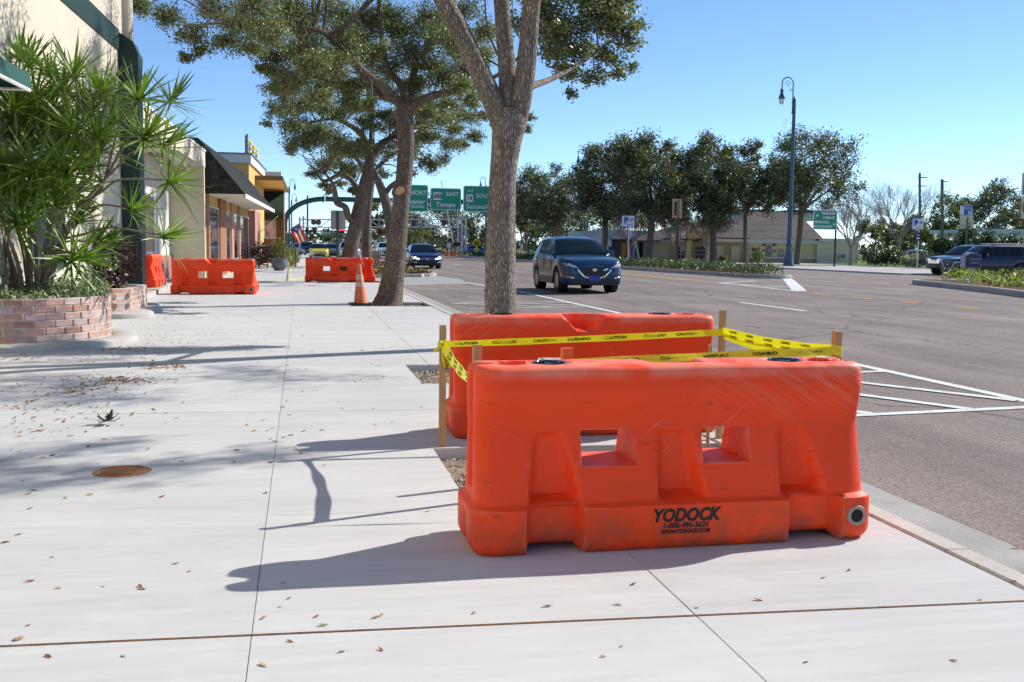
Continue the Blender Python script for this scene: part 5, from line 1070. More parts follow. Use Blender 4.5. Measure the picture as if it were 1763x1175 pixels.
for i, (x, yb, Y, c, n, lm, lab) in enumerate([
    (652, 430, 135, (655, 372, 26, 32), 18, M_LEAFY, 'yellow green tree between the two leaning trunks'),
    (700, 436, 160, (705, 395, 40, 40), 26, M_LEAF2, 'dark tree just right of the second trunk behind the saloon'),
    (770, 432, 170, (762, 388, 66, 52), 40, M_LEAF2, 'dark tree behind the railway gantry beneath the green signs'),
    (850, 432, 165, (835, 382, 62, 58), 40, M_LEAF2, 'dark tree behind the tower at the right end of the railway gantry'),
    (905, 440, 150, (920, 388, 60, 55), 36, M_LEAF2, 'dark tree behind the dark blue car'),
    (1010, 440, 150, (1005, 392, 66, 50), 36, M_LEAF2, 'dark tree low behind the oak row'),
    (575, 424, 260, (575, 412, 20, 12), 10, M_LEAF2, 'small far tree above the queue of cars'),
    (690, 428, 200, (690, 405, 22, 18), 10, M_LEAFY, 'small far tree just behind the second trunk'),
    (1655, 440, 140, (1645, 378, 52, 46), 34, M_LEAFY, 'olive tree beyond the parked vehicles, left of the tall one'),
    (1720, 440, 130, (1715, 370, 66, 60), 46, M_LEAF2, 'broad tree rising behind the dark blue estate vehicle'),
    (1505, 440, 160, (1505, 405, 40, 26), 20, M_LEAFY, 'low olive tree hazy behind the bare twigs by the yellow wing'),
    (1555, 440, 155, (1552, 408, 36, 28), 20, M_LEAF2, 'low dark tree behind the taller bare tree'),
    (1600, 438, 150, (1600, 396, 44, 34), 24, M_LEAFY, 'low olive tree under the utility poles'),
    (1790, 440, 140, (1778, 378, 44, 50), 24, M_LEAF2, 'tree at the right edge behind the red and white sign')]):
    far_oak(lab, x, yb, Y, c, n, 0, seed=40+i, tr=.22, per=240, lsz=.34, lm=lm, group='distant trees', limbs=4)
# --- the far-off wood along the skyline
wr_ = np.random.default_rng(5); n = 9000; xx = wr_.uniform(-60, 620, n); hh = (4.5+2.2*np.sin(xx*.05)+1.6*np.sin(xx*.17+1)+wr_.normal(size=n)*.8); P = np.stack([xx, wr_.uniform(385, 430, n), wr_.random(n)**.6*np.maximum(hh, 1.5)], 1)
V, F = leaf_quads(P, 2.6, 1.6, .4, wr_); o = bulk('distant_wood', V, F, M_LEAFH, None, 'stuff')
# --- bare winter trees
def bare_tree(label, x, yb, Y, h, spread, seed, bark=M_BARK3, depth=6, moss=0, tr=.16, nst=4):
    b = A(x, yb, Y); t = Tree('bare_tree', label, (b.x, Y, b.z), 'bare winter trees', bark, seed=seed); rg = t.rg; mb = t.br; ends = []
    f = b+Vector((rg.normal()*.1, 0, h*.22)); t.limb([(*b, tr*1.3), (*b.lerp(f, .5), tr), (*f, tr*.9)], 'trunk', n=9)
    def rec(p, d, L_, r, k):
        e = p+d*L_; m = p.lerp(e, .5)+Vector(rg.normal(size=3))*L_*.06; mb.tube([p, m, e], [r, r*.85, r*.7], 5 if k > 3 else 3, cap=False)
        if k == 0: ends.append(e); return
        for j in range(3):
            q = Vector(rg.normal(size=3)); q = (q-d*q.dot(d)).normalized(); nd = (d+q*rg.uniform(.25, .75)*spread+Vector((0, 0, .16))).normalized(); rec(e if j < 2 else m, nd, L_*rg.uniform(.68, .86), r*.60, k-1)
    for j in range(nst):
        a = 2*pi*j/nst+rg.random(); rec(f, Vector((cos(a)*.55*spread, sin(a)*.55*spread, 1)).normalized(), h*.22, tr*.6, depth)
    if moss:
        P = []
        for e in ends:
            if rg.random() < moss: P.append(np.array(e)-np.array((0, 0, .25))+rg.normal(size=(5, 3))*np.array((.1, .1, .2)))
        P = np.concatenate(P)-np.array(b); V, F = leaf_quads(P, .7, .06, 0, rg, hang=6); o = bulk('hanging_moss', V, F, mat('pale moss', (.36, .31, .23), .95), t.root); o['kind'] = 'stuff'
    return t.finish(1, 1, M_LEAF)
bare_tree('shorter bare tree right of the green street name sign', 1465, 458, 84, 6.6, 1.0, 61)
bare_tree('taller bare tree behind the hedge left of the utility poles', 1548, 452, 88, 7.8, 1.05, 62, depth=6)
bare_tree('small mossy bare tree left of the black sign post across the road', 1216, 453, 93, 5.6, 1.1, 63, moss=.22, depth=5, tr=.16)
bare_tree('small mossy bare tree beside the white parking sign', 1085, 453, 95, 5.6, 1.1, 64, moss=.22, depth=5, tr=.13)
bare_tree('bare tree in front of the yellow wall with trailing moss', 1165, 453, 97, 6.0, 1.1, 65, moss=.3, depth=5, tr=.13)

# --- spiky plant in the half round planter
M_STEMS = M_STEM
dr = Tree('dracaena_plant', 'tall spiky leaved plant with many bare stems in the half round planter', (-2.95, 14.25, .58), None, M_STEMS, cat='plant', seed=12)
def drac_leaf(curve, L_=.52, w=.032):
    mb = MB(); n = 5; vs = []
    for i in range(n+1):
        t = i/n; x = L_*t*(1-.12*curve*t*t); z = -curve*L_*.42*t**2.2; ww = w*(.35+.65*min(1, t*4))*(1-t**3)**.8*.5+.0006
        vs += [(x, -ww, z+.25*ww), (x, 0, z-.1*ww), (x, ww, z+.25*ww)]
    mb.add(vs, [(3*i+k, 3*i+3+k, 3*i+4+k, 3*i+1+k) for i in range(n) for k in (0, 1)]); return mb.mesh('leaf', M_DRAC, recalc=False)
DL = [drac_leaf(c) for c in (0, .25, .5, .8, 1.15)]
DLV = [(np.array([v.co[:] for v in m.vertices]), np.array([tuple(p.vertices) for p in m.polygons])) for m in DL]
ROS = [(34,100),(50,113),(84,127),(127,127),(174,158),(16,211),(68,200),(111,158),(42,206),(237,169),(293,174),(32,269),(84,264),(127,222),(169,232),(248,237),(280,248),(68,316),(116,295),(158,295),(290,311),(10,322),(47,343),(132,380),(280,406),(137,438),(163,417),(185,174),(5,243),(10,285),(95,348),(105,227),(148,264),(222,359),(121,443),(20,150),(145,190),(60,240),(30,380),(130,330),(60,170),(25,185),(90,190),(60,290),(120,250),(150,210),(35,350),(85,310),(140,290),(170,260),(100,160),(190,210),(45,250),(160,190),(115,340)]
drg = dr.rg; LE = []; NODES = []
for k in range(13):                          # the main canes
    q_ = k/12; bx = -3.58+.40*q_+drg.uniform(-.03, .03); by = 14.25+drg.uniform(-.22, .22); h_ = drg.uniform(.9, 1.7); ex_ = (q_-.5)*1.25*h_/1.3+drg.uniform(-.12, .12)
    pts = [(bx, by, .56, .032), (bx+ex_*.18, by, .56+h_*.35, .028), (bx+ex_*.5, by+drg.uniform(-.1, .1), .56+h_*.7, .025), (bx+ex_, by+drg.uniform(-.2, .2), .56+h_, .022)]
    S = cr(pts, 4); mb = MB(); mb.tube([Vector(p[:3]) for p in S], [p[3]*drg.uniform(.9, 1.1) for p in S], 8); mb.build('cane', M_STEMS, dr.root, smooth=70, world=True); NODES += [Vector(S[-1][:3]), Vector(S[-4][:3]), Vector(S[-7][:3])]
for (x, y) in ROS:
    Yr = 14.2+drg.uniform(-.75, .8)-(.25 if x > 150 and y > 230 else 0)
    c = A(x, y, Yr); nd = min(NODES, key=lambda q_: (q_-c).length+max(q_.z-c.z+.15, 0)*2); base = nd; mid = base.lerp(c, .55)+Vector((-.06*(c.x-base.x), 0, .10*(c-base).length)); tip = c
    S = cr([(*base, .017), (*base.lerp(mid, .5), .016), (*mid, .014), (*tip, .012)], 3); mb = MB(); mb.tube([Vector(p[:3]) for p in S], [p[3] for p in S], 7); mb.build('stem', M_STEMS, dr.root, smooth=70, world=True)
    ax = (Vector(S[-1][:3])-Vector(S[-3][:3])).normalized(); ax = (ax+Vector((0, 0, .7))).normalized(); q = ax.to_track_quat('Z', 'Y').to_matrix(); nl = int(drg.uniform(32, 46))
    for k in range(nl):
        el = R(drg.uniform(-10, 84)*(1-.15*(k % 3))); az = k*2.39996+drg.uniform(-.2, .2); sc = drg.uniform(.72, 1.12)*(.9+.25*cos(el))
        M = q @ Matrix.Rotation(az, 3, 'Z') @ Matrix.Rotation(-el, 3, 'Y'); cu = int(np.clip((60-math.degrees(el))/28+drg.normal()*.6, 0, 4))
        if (M @ Vector((1, 0, 0))).z < -.1 and cu > 2: cu = 2
        LE.append((c.y-.4*(M @ Vector((1, 0, 0))).dot(Vector((.15, 1, 0))), cu, M*sc, c+Vector((0, 0, -drg.uniform(0, .06)))))
LE.sort(key=lambda e: e[0])
for _, cu, M, c in LE[:300]:
    o = inst('leaf', DL[cu], dr.root); o.matrix_local = Matrix.Translation(c-dr.b) @ M.to_4x4()
VV, FF, nv = [], [], 0
for _, cu, M, c in LE[300:]:
    v, f = DLV[cu]; VV.append(v @ np.array(M).T+np.array(c-dr.b)); FF.append(f+nv); nv += len(v)
o = bulk('leaves', np.concatenate(VV), np.concatenate(FF), M_DRAC, dr.root, kind='stuff')
# --- low cover and shrubs made of small leaves
def foliage(name, label, cat, pts_fn, n, ln, wd, m, seed, loc, stems=None, group=None, kind=None, up_bias=.5):
    rg = np.random.default_rng(seed); t = thing(name, label, cat, loc, 0, group); P = pts_fn(rg, n)-np.array(loc); V, F = leaf_quads(P, ln, wd, up_bias, rg); o = bulk('foliage', V, F, m, t); o['kind'] = 'stuff'
    if stems:
        mb = MB()
        for k in range(stems): e = P[rg.integers(0, len(P))]; mb.tube([(e[0]*.15, e[1]*.15, 0), (e[0]*.5, e[1]*.5, e[2]*.5), tuple(e)], [.008, .006, .003], 4)
        o = mb.build('stems', M_STEM, t, recalc=False); o['kind'] = 'stuff'
    return t
M_COV = mat('grey green cover leaf', (.31, .34, .20), .6, island=.45, trans=.2); M_COV2 = mat('dark red shrub leaf', (.075, .030, .022), .5, spec=.4, island=.5, trans=.15)
def pl_cover(rg, n):
    a = rg.uniform(-pi/2, pi/2, n); q = np.sqrt(rg.random(n))*(PR_-.02+rg.normal(size=n)*.03); z = .575+np.abs(rg.normal(size=n))*.07*(1+.6*np.sin(a*7))+.02; return np.stack([pc[0]+q*np.cos(a), pc[1]+q*np.sin(a), z], 1)
foliage('ground_cover', 'grey green trailing ground cover filling the half round planter', 'plant', pl_cover, 3200, .075, .035, M_COV, 71, (pc[0]+.6, pc[1], .6))
def shrub_pts(c, r, flat=.9):
    def f(rg, n):
        d = rg.normal(size=(n, 3)); d /= np.linalg.norm(d, axis=1)[:, None]; k = rg.uniform(.35, 1, n)[:, None]**.6; bump = 1+.25*np.sin(d[:, :1]*7+d[:, 1:2]*5); P = d*k*bump*np.array(r)+np.array(c); P[:, 2] = np.maximum(P[:, 2], c[2]-r[2]*flat); return P
    return f
foliage('red_shrub', 'dark red leaved shrub in the smaller brick planter by the fin', 'shrub', shrub_pts((-3.28, 19.3, .98), (.42, .55, .55)), 1900, .085, .045, M_COV2, 72, (-3.28, 19.3, .46), stems=20)
def potf(rg, n): return shrub_pts((POT.location.x, 52, 1.05), (.42, .42, .5))(rg, n)
foliage('potted_plant', 'bright green plant growing in the round grey pot', 'plant', potf, 520, .16, .05, M_LEAFY, 73, (POT.location.x, 52, .5))
p = A(452, 440, 57); foliage('red_flower_bed', 'dark red leafy flower bed behind the black handrail', 'plant', shrub_pts((p.x, 57, .75), (.62, 1.6, .65)), 900, .16, .09, M_COV2, 74, (p.x, 57, 0))
p = A(503, 445, 63); foliage('leafy_planting', 'yellow green planting against the far sloping handrail', 'plant', shrub_pts((p.x, 63, .55), (.42, 1.6, .6)), 700, .2, .06, M_LEAFY, 75, (p.x, 63, 0))
def poly_pts(poly, h, zf, edge=.0, bumps=1.0):
    P = np.array(poly); lo, hi = P.min(0), P.max(0)
    def inside(x, y):
        c = np.zeros(len(x), bool); n = len(P)
        for i in range(n):
            (x1, y1), (x2, y2) = P[i], P[(i+1) % n]; k = ((y1 > y) != (y2 > y)) & (x < (x2-x1)*(y-y1)/(y2-y1+1e-12)+x1); c ^= k
        return c
    def f(rg, n):
        out = []; got = 0
        while got < n:
            x = rg.uniform(lo[0], hi[0], n*2); y = rg.uniform(lo[1], hi[1], n*2); k = inside(x, y); x, y = x[k], y[k]
            hh = h*(.75+.25*np.sin(x*2.1+1)*np.sin(y*1.3)*bumps)+rg.normal(size=len(x))*h*.10; z = np.array([zf(v) for v in x])+hh*rg.random(len(x))**.45; out.append(np.stack([x, y, z], 1)); got += len(x)
        return np.concatenate(out)[:n]
    return f
med_near = [(p.x*.94+20.6*.06, p.y) for p in MED_IN if p.y < 56]; med_near = arc(19.68, 42.0, .78, 180, 360, 8)+[(20.6, 44), (22.1, 57), (18.3, 57)]
foliage('island_shrubs', 'low glossy shrubs covering the nose of the median island', 'ground cover', poly_pts(med_near, .55, lambda x: .18), 7000, .13, .07, mat('glossy island leaf', (.10, .125, .06), .55, spec=.35, island=.5, trans=.2), 76, (20.4, 48, .2))
foliage('island_shrubs', 'long strip of low shrubs on the median beyond the dark blue car', 'ground cover', poly_pts([(18.2, 57), (22.2, 57), (23.0, 74), (23.0, 140), (18.0, 140)], .55, lambda x: .15), 9000, .26, .14, M_LEAFH, 77, (20.4, 90, .2))
foliage('island_planting', 'bright yellow green planting on the corner island around the small plaque sign', 'ground cover', poly_pts([(18.9, 20.5), (29.5, 20.5), (29.5, 34), (28, 36.2), (24.5, 36.2), (23.4, 35), (20.6, 27.6)], .50, lambda x: .2), 9000, .13, .06, mat('yellow green leaf', (.22, .27, .055), .6, spec=.3, island=.45, trans=.35), 78, (25, 29, .2))
p = GR(1735, 503); foliage('purple_shrub', 'small purple shrub at the edge of the bright corner planting', 'shrub', shrub_pts((p.x+.9, p.y+1.0, .4), (.8, .6, .28)), 420, .13, .06, mat('purple leaf', (.16, .02, .07), .5, island=.4), 79, (p.x+.9, p.y+1, .2))
foliage('bump_out_cover', 'dry brownish ground cover in the planted kerb bump out', 'ground cover', poly_pts([(2.95, 46.2), (5.7, 46.4), (5.75, 72), (2.95, 72)], .20, lambda x: .03), 3800, .18, .10, mat('dry cover leaf', (.27, .22, .085), .8, island=.5), 80, (4.3, 55, .05))
def hedge(label, px0, px1, py0, py1, Y, d, n, m, seed, lsz=.22):
    a, b = A(px0, py1, Y), A(px1, py0, Y); c = ((a.x+b.x)/2, Y, a.z); H_ = b.z-a.z
    foliage('hedge', label, 'hedge', poly_pts([(a.x, Y-d), (b.x, Y-d), (b.x, Y+d), (a.x, Y+d)], H_, lambda x: a.z), n, lsz, lsz*.5, m, seed, c, group='hedges beside the far car park')
hedge('clipped dark hedge between the yellow wall and the parked pickup', 1488, 1568, 430, 458, 80, 1.2, 3600, M_LEAFH, 81)
hedge('lower grey green hedge directly left of the parked pickup', 1560, 1608, 436, 460, 74, 1.0, 2400, M_COV, 82)
p = A(1655, 420, 72)
for k, (x, w, y0) in enumerate(((1625, 26, 408), (1668, 24, 392), (1702, 18, 402), (1740, 30, 405))):
    a, b = A(x, y0, 74), A(x, 450, 74); rr = w*74/FOC; foliage('tall_shrub', ['leftmost tall green shrub behind the parked pickup', 'tallest green shrub behind the blue parking board', 'narrow green shrub above the dark vehicle roof', 'broad green shrub near the right edge of the scene'][k], 'shrub', shrub_pts((a.x, 74, (a.z+b.z)/2), (rr, rr, (a.z-b.z)/2*1.1)), 1700, .24, .12, M_LEAFH, 83+k, (a.x, 74, b.z), group='tall shrubs behind the parked vehicles')
for k, (x, y0, y1, w, lab) in enumerate(((1305, 428, 452, 12, 'yellow green bush below the long yellow wall'), (1245, 440, 453, 7, 'small bright bush at the foot of the dark oak'), (1080, 440, 455, 9, 'little bush at the end of the median beside the blue car'))):
    a, b = A(x, y0, 96), A(x, y1, 96); rr = w*96/FOC; foliage('bush', lab, 'shrub', shrub_pts((a.x, 96, (a.z+b.z)/2), (rr, rr, (a.z-b.z)/2)), 500, .22, .1, M_LEAFY, 90+k, (a.x, 96, b.z))
# --- small palm under the signs
b = A(719, 446, 105); c = A(717, 402, 105); t = thing('palm_tree', 'small palm tree right of the second trunk under the green signs', 'palm tree', tuple(b)); mb = MB(); mb.tube([b, b.lerp(c, .5), c], [.22, .17, .15], 9); mb.build('trunk', M_BARK2, t, world=True)
prg = np.random.default_rng(99); mbs = []
for k in range(26):
    az = k*2.4; el = R(prg.uniform(-35, 75)); L_ = prg.uniform(1.5, 2.1); mb = MB(); pts = [c+Vector((cos(az)*cos(el), sin(az)*cos(el), sin(el)))*L_*u-Vector((0, 0, .9*L_*u*u*.6)) for u in (0, .25, .5, .75, 1)]
    mb.tube(pts, [.02, .018, .014, .01, .005], 4, cap=False)
    for p, q in zip(pts[:-1], pts[1:]):
        d = (q-p).normalized(); s_ = d.cross(Vector((0, 0, 1))).normalized()
        for j in range(3):
            o_ = p.lerp(q, j/3)
            for sg in (-1, 1): e = o_+(s_*sg*.8+d*.6-Vector((0, 0, .45)))*.42; mb.add([o_-d*.03, o_+d*.03, e], [(0,1,2)])
    mb.build('frond', M_LEAFY, t, world=True, recalc=False)
# ================================================================== FAR-SIDE BUILDINGS
M_YB = mat('pale yellow siding', (.74, .64, .36), .85, var=.04, vscale=1.0)
M_TB = mat('tan rendered wall', (.50, .40, .22), .85, var=.05)
M_PEACH = mat('peach cladding', (.76, .63, .46), .85, var=.04)
M_ROOFB = mat('brown roof shingle', (.105, .084, .074), .95, var=.15, vscale=1.5, var2=.12, v2scale=.3, island=.25)
M_BLUEW = mat('pale blue grey wall', (.52, .58, .64), .8, var=.04)
M_METALR = mat('pale metal roof', (.55, .58, .60), .45, var=.05)
def boxpx(t, name, m, x0, x1, y0, y1, Y, d=.3, dz=None):   # a block facing the viewer at distance Y, d metres deep
    a, b = A(x0, y1, Y), A(x1, y0, Y); z0 = a.z if dz is None else dz; mb = MB(); mb.box((a.x, Y, z0), (b.x, Y+d, b.z)); return mb.build(name, m, t, world=True)
YB_ = 99.0
yb = thing('yellow_building', 'long single storey yellow building with brown hip roof across the road', 'building', tuple(A(1350, 453, YB_)))
boxpx(yb, 'wall', M_YB, 1288, 1408, 417, 456, YB_, 12, dz=-.05); boxpx(yb, 'base_band', M_TB, 1288, 1408, 445, 456, YB_-.06, .05, dz=-.05); boxpx(yb, 'band_trim', M_WTRIM, 1288, 1408, 443.5, 445, YB_-.10, .09)
boxpx(yb, 'fascia', M_WTRIM, 1284, 1410, 412, 418.5, YB_-.5, 12.8)
boxpx(yb, 'flat_wing', M_PEACH, 1408.5, 1478, 415, 456, YB_-.3, 9, dz=-.05); boxpx(yb, 'corner_trim', M_WTRIM, 1406, 1410.5, 413, 456, YB_-.42, .1, dz=-.05); boxpx(yb, 'wing_coping', M_WTRIM, 1404, 1480, 411.5, 415, YB_-.5, 9.5); boxpx(yb, 'corner_trim', M_WTRIM, 1475, 1479, 415, 456, YB_-.42, .1, dz=-.05)
boxpx(yb, 'base_trim', M_WTRIM, 1411, 1475, 452, 454, YB_-.40, .09)
o = boxpx(yb, 'air_conditioner', M_WTRIM, 1446, 1457.5, 437, 446, YB_-.75, .44); g = boxpx(yb, 'grille', mat('grey grille', (.2, .2, .2), .6), 1447.5, 1456, 438.3, 444.7, YB_-.78, .02); 
e0, e1 = A(1236, 418, YB_-.9), A(1418, 412, YB_-.9); r0, r1 = A(1300, 377, YB_+8), A(1372, 366, YB_+8)
mb = MB(); q0, q1 = Vector((e0.x, YB_+18, e0.z)), Vector((e1.x, YB_+18, e0.z)); e0 = Vector((e0.x, YB_-.9, e1.z)); e1 = Vector(e1); r0 = Vector((r0.x, YB_+8, r1.z))
def hip(t, name, e0, e1, q0, q1, r0, r1, rows=26):
    mb = MB()
    for (a, b, c, d) in ((e0, e1, r1, r0), (q1, q0, r0, r1), (q0, e0, r0, r0), (e1, q1, r1, r1)):
        n = ((b-a).cross(d-a)).normalized(); n = n if n.z > 0 else -n
        for k in range(rows):
            u0, u1 = k/rows, (k+1)/rows; p0, p1 = a.lerp(d, u0), b.lerp(c, u0); s0, s1 = a.lerp(d, u1), b.lerp(c, u1); lf = n*.018
            mb.add([p0+lf, p1+lf, s1, s0, s0+lf, s1+lf], [(0,1,2,3),(3,2,5,4)])
    return mb.build(name, M_ROOFB, t, world=True, recalc=False)
hip(yb, 'roof', e0, e1, q0, q1, r0, r1)
boxpx(yb, 'roof_parapet', M_METALR, 1255, 1330, 364, 380, YB_+23, 6); boxpx(yb, 'roof_parapet_edge', mat('dark green trim', (.02, .06, .05), .6), 1250, 1334, 361.5, 364.2, YB_+22.7, 6.5)
boxpx(yb, 'roof_parapet', M_METALR, 1372, 1408, 366, 380, YB_+23, 5); boxpx(yb, 'roof_parapet_edge', mat('dark green trim'), 1368, 1416, 362.5, 366.2, YB_+22.7, 6)
def winpx(t, x0, x1, y0, y1, Y, nx=2, ny=2):
    f = boxpx(t, 'window', M_WTRIM, x0, x1, y0, y1, Y-.06, .05)
    for i in range(nx):
        for j in range(ny):
            a = x0+(x1-x0)*(i+.08)/nx; b = x0+(x1-x0)*(i+.92)/nx; c = y0+(y1-y0)*(j+.08)/ny; d = y0+(y1-y0)*(j+.92)/ny
            p, q = A(a, d, Y-.08), A(b, c, Y-.08); mb = MB(); mb.box((p.x, Y-.085, p.z), (q.x, Y-.062, q.z)); o = mb.build('pane', M_GLASS, None); o.data.transform(Matrix.Translation(-t.location)); setp(o, f)
winpx(yb, 1294, 1310, 426, 444, YB_); winpx(yb, 1339, 1350, 428, 445, YB_); winpx(yb, 1361, 1368, 427, 434, YB_, 1, 1)
mb = MB(); c = A(1324, 433.5, YB_-.07); mb.lathe([(0, -.02), (.55, -.02), (.6, .0), (.6, .05)], n=28, ax='y'); o = mb.build('oval_window', [mat('leaded glass', (.22, .25, .30), .25)], yb, smooth=40); o.location = Vector((c.x, YB_-.07, c.z))-yb.location; o.scale = (.62, 1, 1.15)
for x0, x1, y0, y1 in ((1312, 1319, 420, 423.5), (1330, 1337, 420, 423.5), (1313, 1317, 431, 434), (1332, 1336, 431, 434)): boxpx(yb, 'wall_plaque', mat('bronze letters', (.16, .13, .10), .6), x0, x1, y0, y1, YB_-.06, .05)
# entrance bay with the arch, in the shade of the oaks
eb_ = thing('arched_entrance', 'tan entrance bay with arched doorway and brown roof left of the yellow wall', 'building', tuple(A(1210, 453, 98)))
def ring_wall(t, name, m, x0, x1, y0, yb_, ax0, ax1, ay, Y, d=.4):
    P0, P1 = A(x0, y0, Y), A(x1, yb_, Y); l, r = A(ax0, ay, Y), A(ax1, ay, Y); cz = l.z; rad = (r.x-l.x)/2; cx = (r.x+l.x)/2; arc_ = [(cx-rad*cos(pi*k/10), cz+rad*sin(pi*k/10)) for k in range(11)]; mb = MB()
    mb.box((P0.x, Y, -.1), (l.x, Y+d, P0.z)); mb.box((r.x, Y, -.1), (P1.x, Y+d, P0.z))
    for (a, b) in zip(arc_[:-1], arc_[1:]): mb.add([(a[0], Y, a[1]), (b[0], Y, b[1]), (b[0], Y, P0.z), (a[0], Y, P0.z), (a[0], Y+d, a[1]), (b[0], Y+d, b[1]), (b[0], Y+d, P0.z), (a[0], Y+d, P0.z)], [(0,1,2,3),(0,4,5,1),(3,2,6,7),(4,7,6,5)])
    return mb.build(name, m, t, world=True)
boxpx(eb_, 'wall', M_TB, 1150, 1288, 417, 456, 99.4, 8, dz=-.05); ring_wall(eb_, 'arch_front', M_TB, 1183, 1224, 398, 453, 1190, 1217, 424, 97.6)
boxpx(eb_, 'fascia', M_WTRIM, 1148, 1184, 411, 416.5, 98.0, 2); boxpx(eb_, 'fascia', M_WTRIM, 1222, 1289, 413, 417.5, 98.4, 2)
for x0, x1 in ((1165, 1180), (1197, 1205), (1206, 1214.5)): winpx(eb_, x0, x1, 424, 446, 99.4, 2, 3)
for x0, x1, dx in ((1233, 1246, 0), (1258, 1274, 0)): boxpx(eb_, 'garage_panel', M_PEACH, x0, x1, 424, 450, 99.3, .08)
for k in range(6): boxpx(eb_, 'quoin', M_YB, 1220, 1232, 424+k*4.6, 427.6+k*4.6, 99.22, .15)
ee0, ee1 = A(1140, 414, 97.2), A(1296, 414, 97.2); hip(eb_, 'roof', Vector((ee0.x, 97.2, ee0.z)), Vector((ee1.x, 97.2, ee0.z)), Vector((ee0.x, 112, ee0.z)), Vector((ee1.x, 112, ee0.z)), Vector((A(1185, 384, 104).x, 104, A(1185, 384, 104).z)), Vector((A(1262, 380, 104).x, 104, A(1185, 384, 104).z)), 12)
bl = thing('blue_building', 'pale blue grey building behind the oak row left of the arched entrance', 'building', tuple(A(1095, 454, 108)))
boxpx(bl, 'wall', M_BLUEW, 1034, 1148, 398, 456, 108, 14, dz=-.05); g0, g1, g2 = A(1040, 412, 107), A(1092, 412, 107), A(1064, 394, 107)
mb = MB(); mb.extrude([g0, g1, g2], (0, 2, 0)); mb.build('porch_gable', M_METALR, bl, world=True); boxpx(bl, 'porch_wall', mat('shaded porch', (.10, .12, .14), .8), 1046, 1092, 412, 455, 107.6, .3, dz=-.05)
for x in (1045, 1090): boxpx(bl, 'porch_post', M_WTRIM, x, x+3, 412, 455, 106.9, .25, dz=-.05)
boxpx(bl, 'orange_door', mat('orange door panel', (.72, .34, .02), .5), 1070, 1079, 418, 442, 107.45, .1); boxpx(bl, 'notice_board', M_WTRIM, 1046, 1053, 413, 425, 106.7, .1)
for x0, x1 in ((1100, 1106), (1112, 1118), (1138, 1142)): boxpx(bl, 'dark_slot', M_GLASS, x0, x1, 418, 448, 107.9, .08)
lr = thing('white_ramp_post', 'white slanted post leaning beside the blue building', 'post', tuple(A(1098, 454, 104))); mb = MB(); mb.tube([A(1103, 455, 104), A(1094, 416, 104)], .11, 6); mb.build('post', M_WTRIM, lr, world=True)
# low pale commercial roofs on the far right
rb_ = thing('low_white_building', 'low white flat roofed building beyond the parked vehicles at right', 'building', tuple(A(1690, 445, 118)))
boxpx(rb_, 'wall', M_WTRIM, 1708, 1790, 401, 446, 118, 12, dz=-.3); boxpx(rb_, 'roof_edge', M_METALR, 1704, 1795, 396, 401.2, 117.5, 13)
boxpx(rb_, 'shopfront_glass', M_GLASS, 1690, 1760, 418, 440, 117.9, .08)
bx = thing('tan_billboard', 'tan blank panel standing behind the blue parking board', 'sign', tuple(A(1666, 430, 110))); boxpx(bx, 'panel', M_PEACH, 1655, 1676, 371, 396, 110, .4); boxpx(bx, 'post', M_BRN, 1664, 1667, 396, 440, 110.1, .2, dz=-.2)

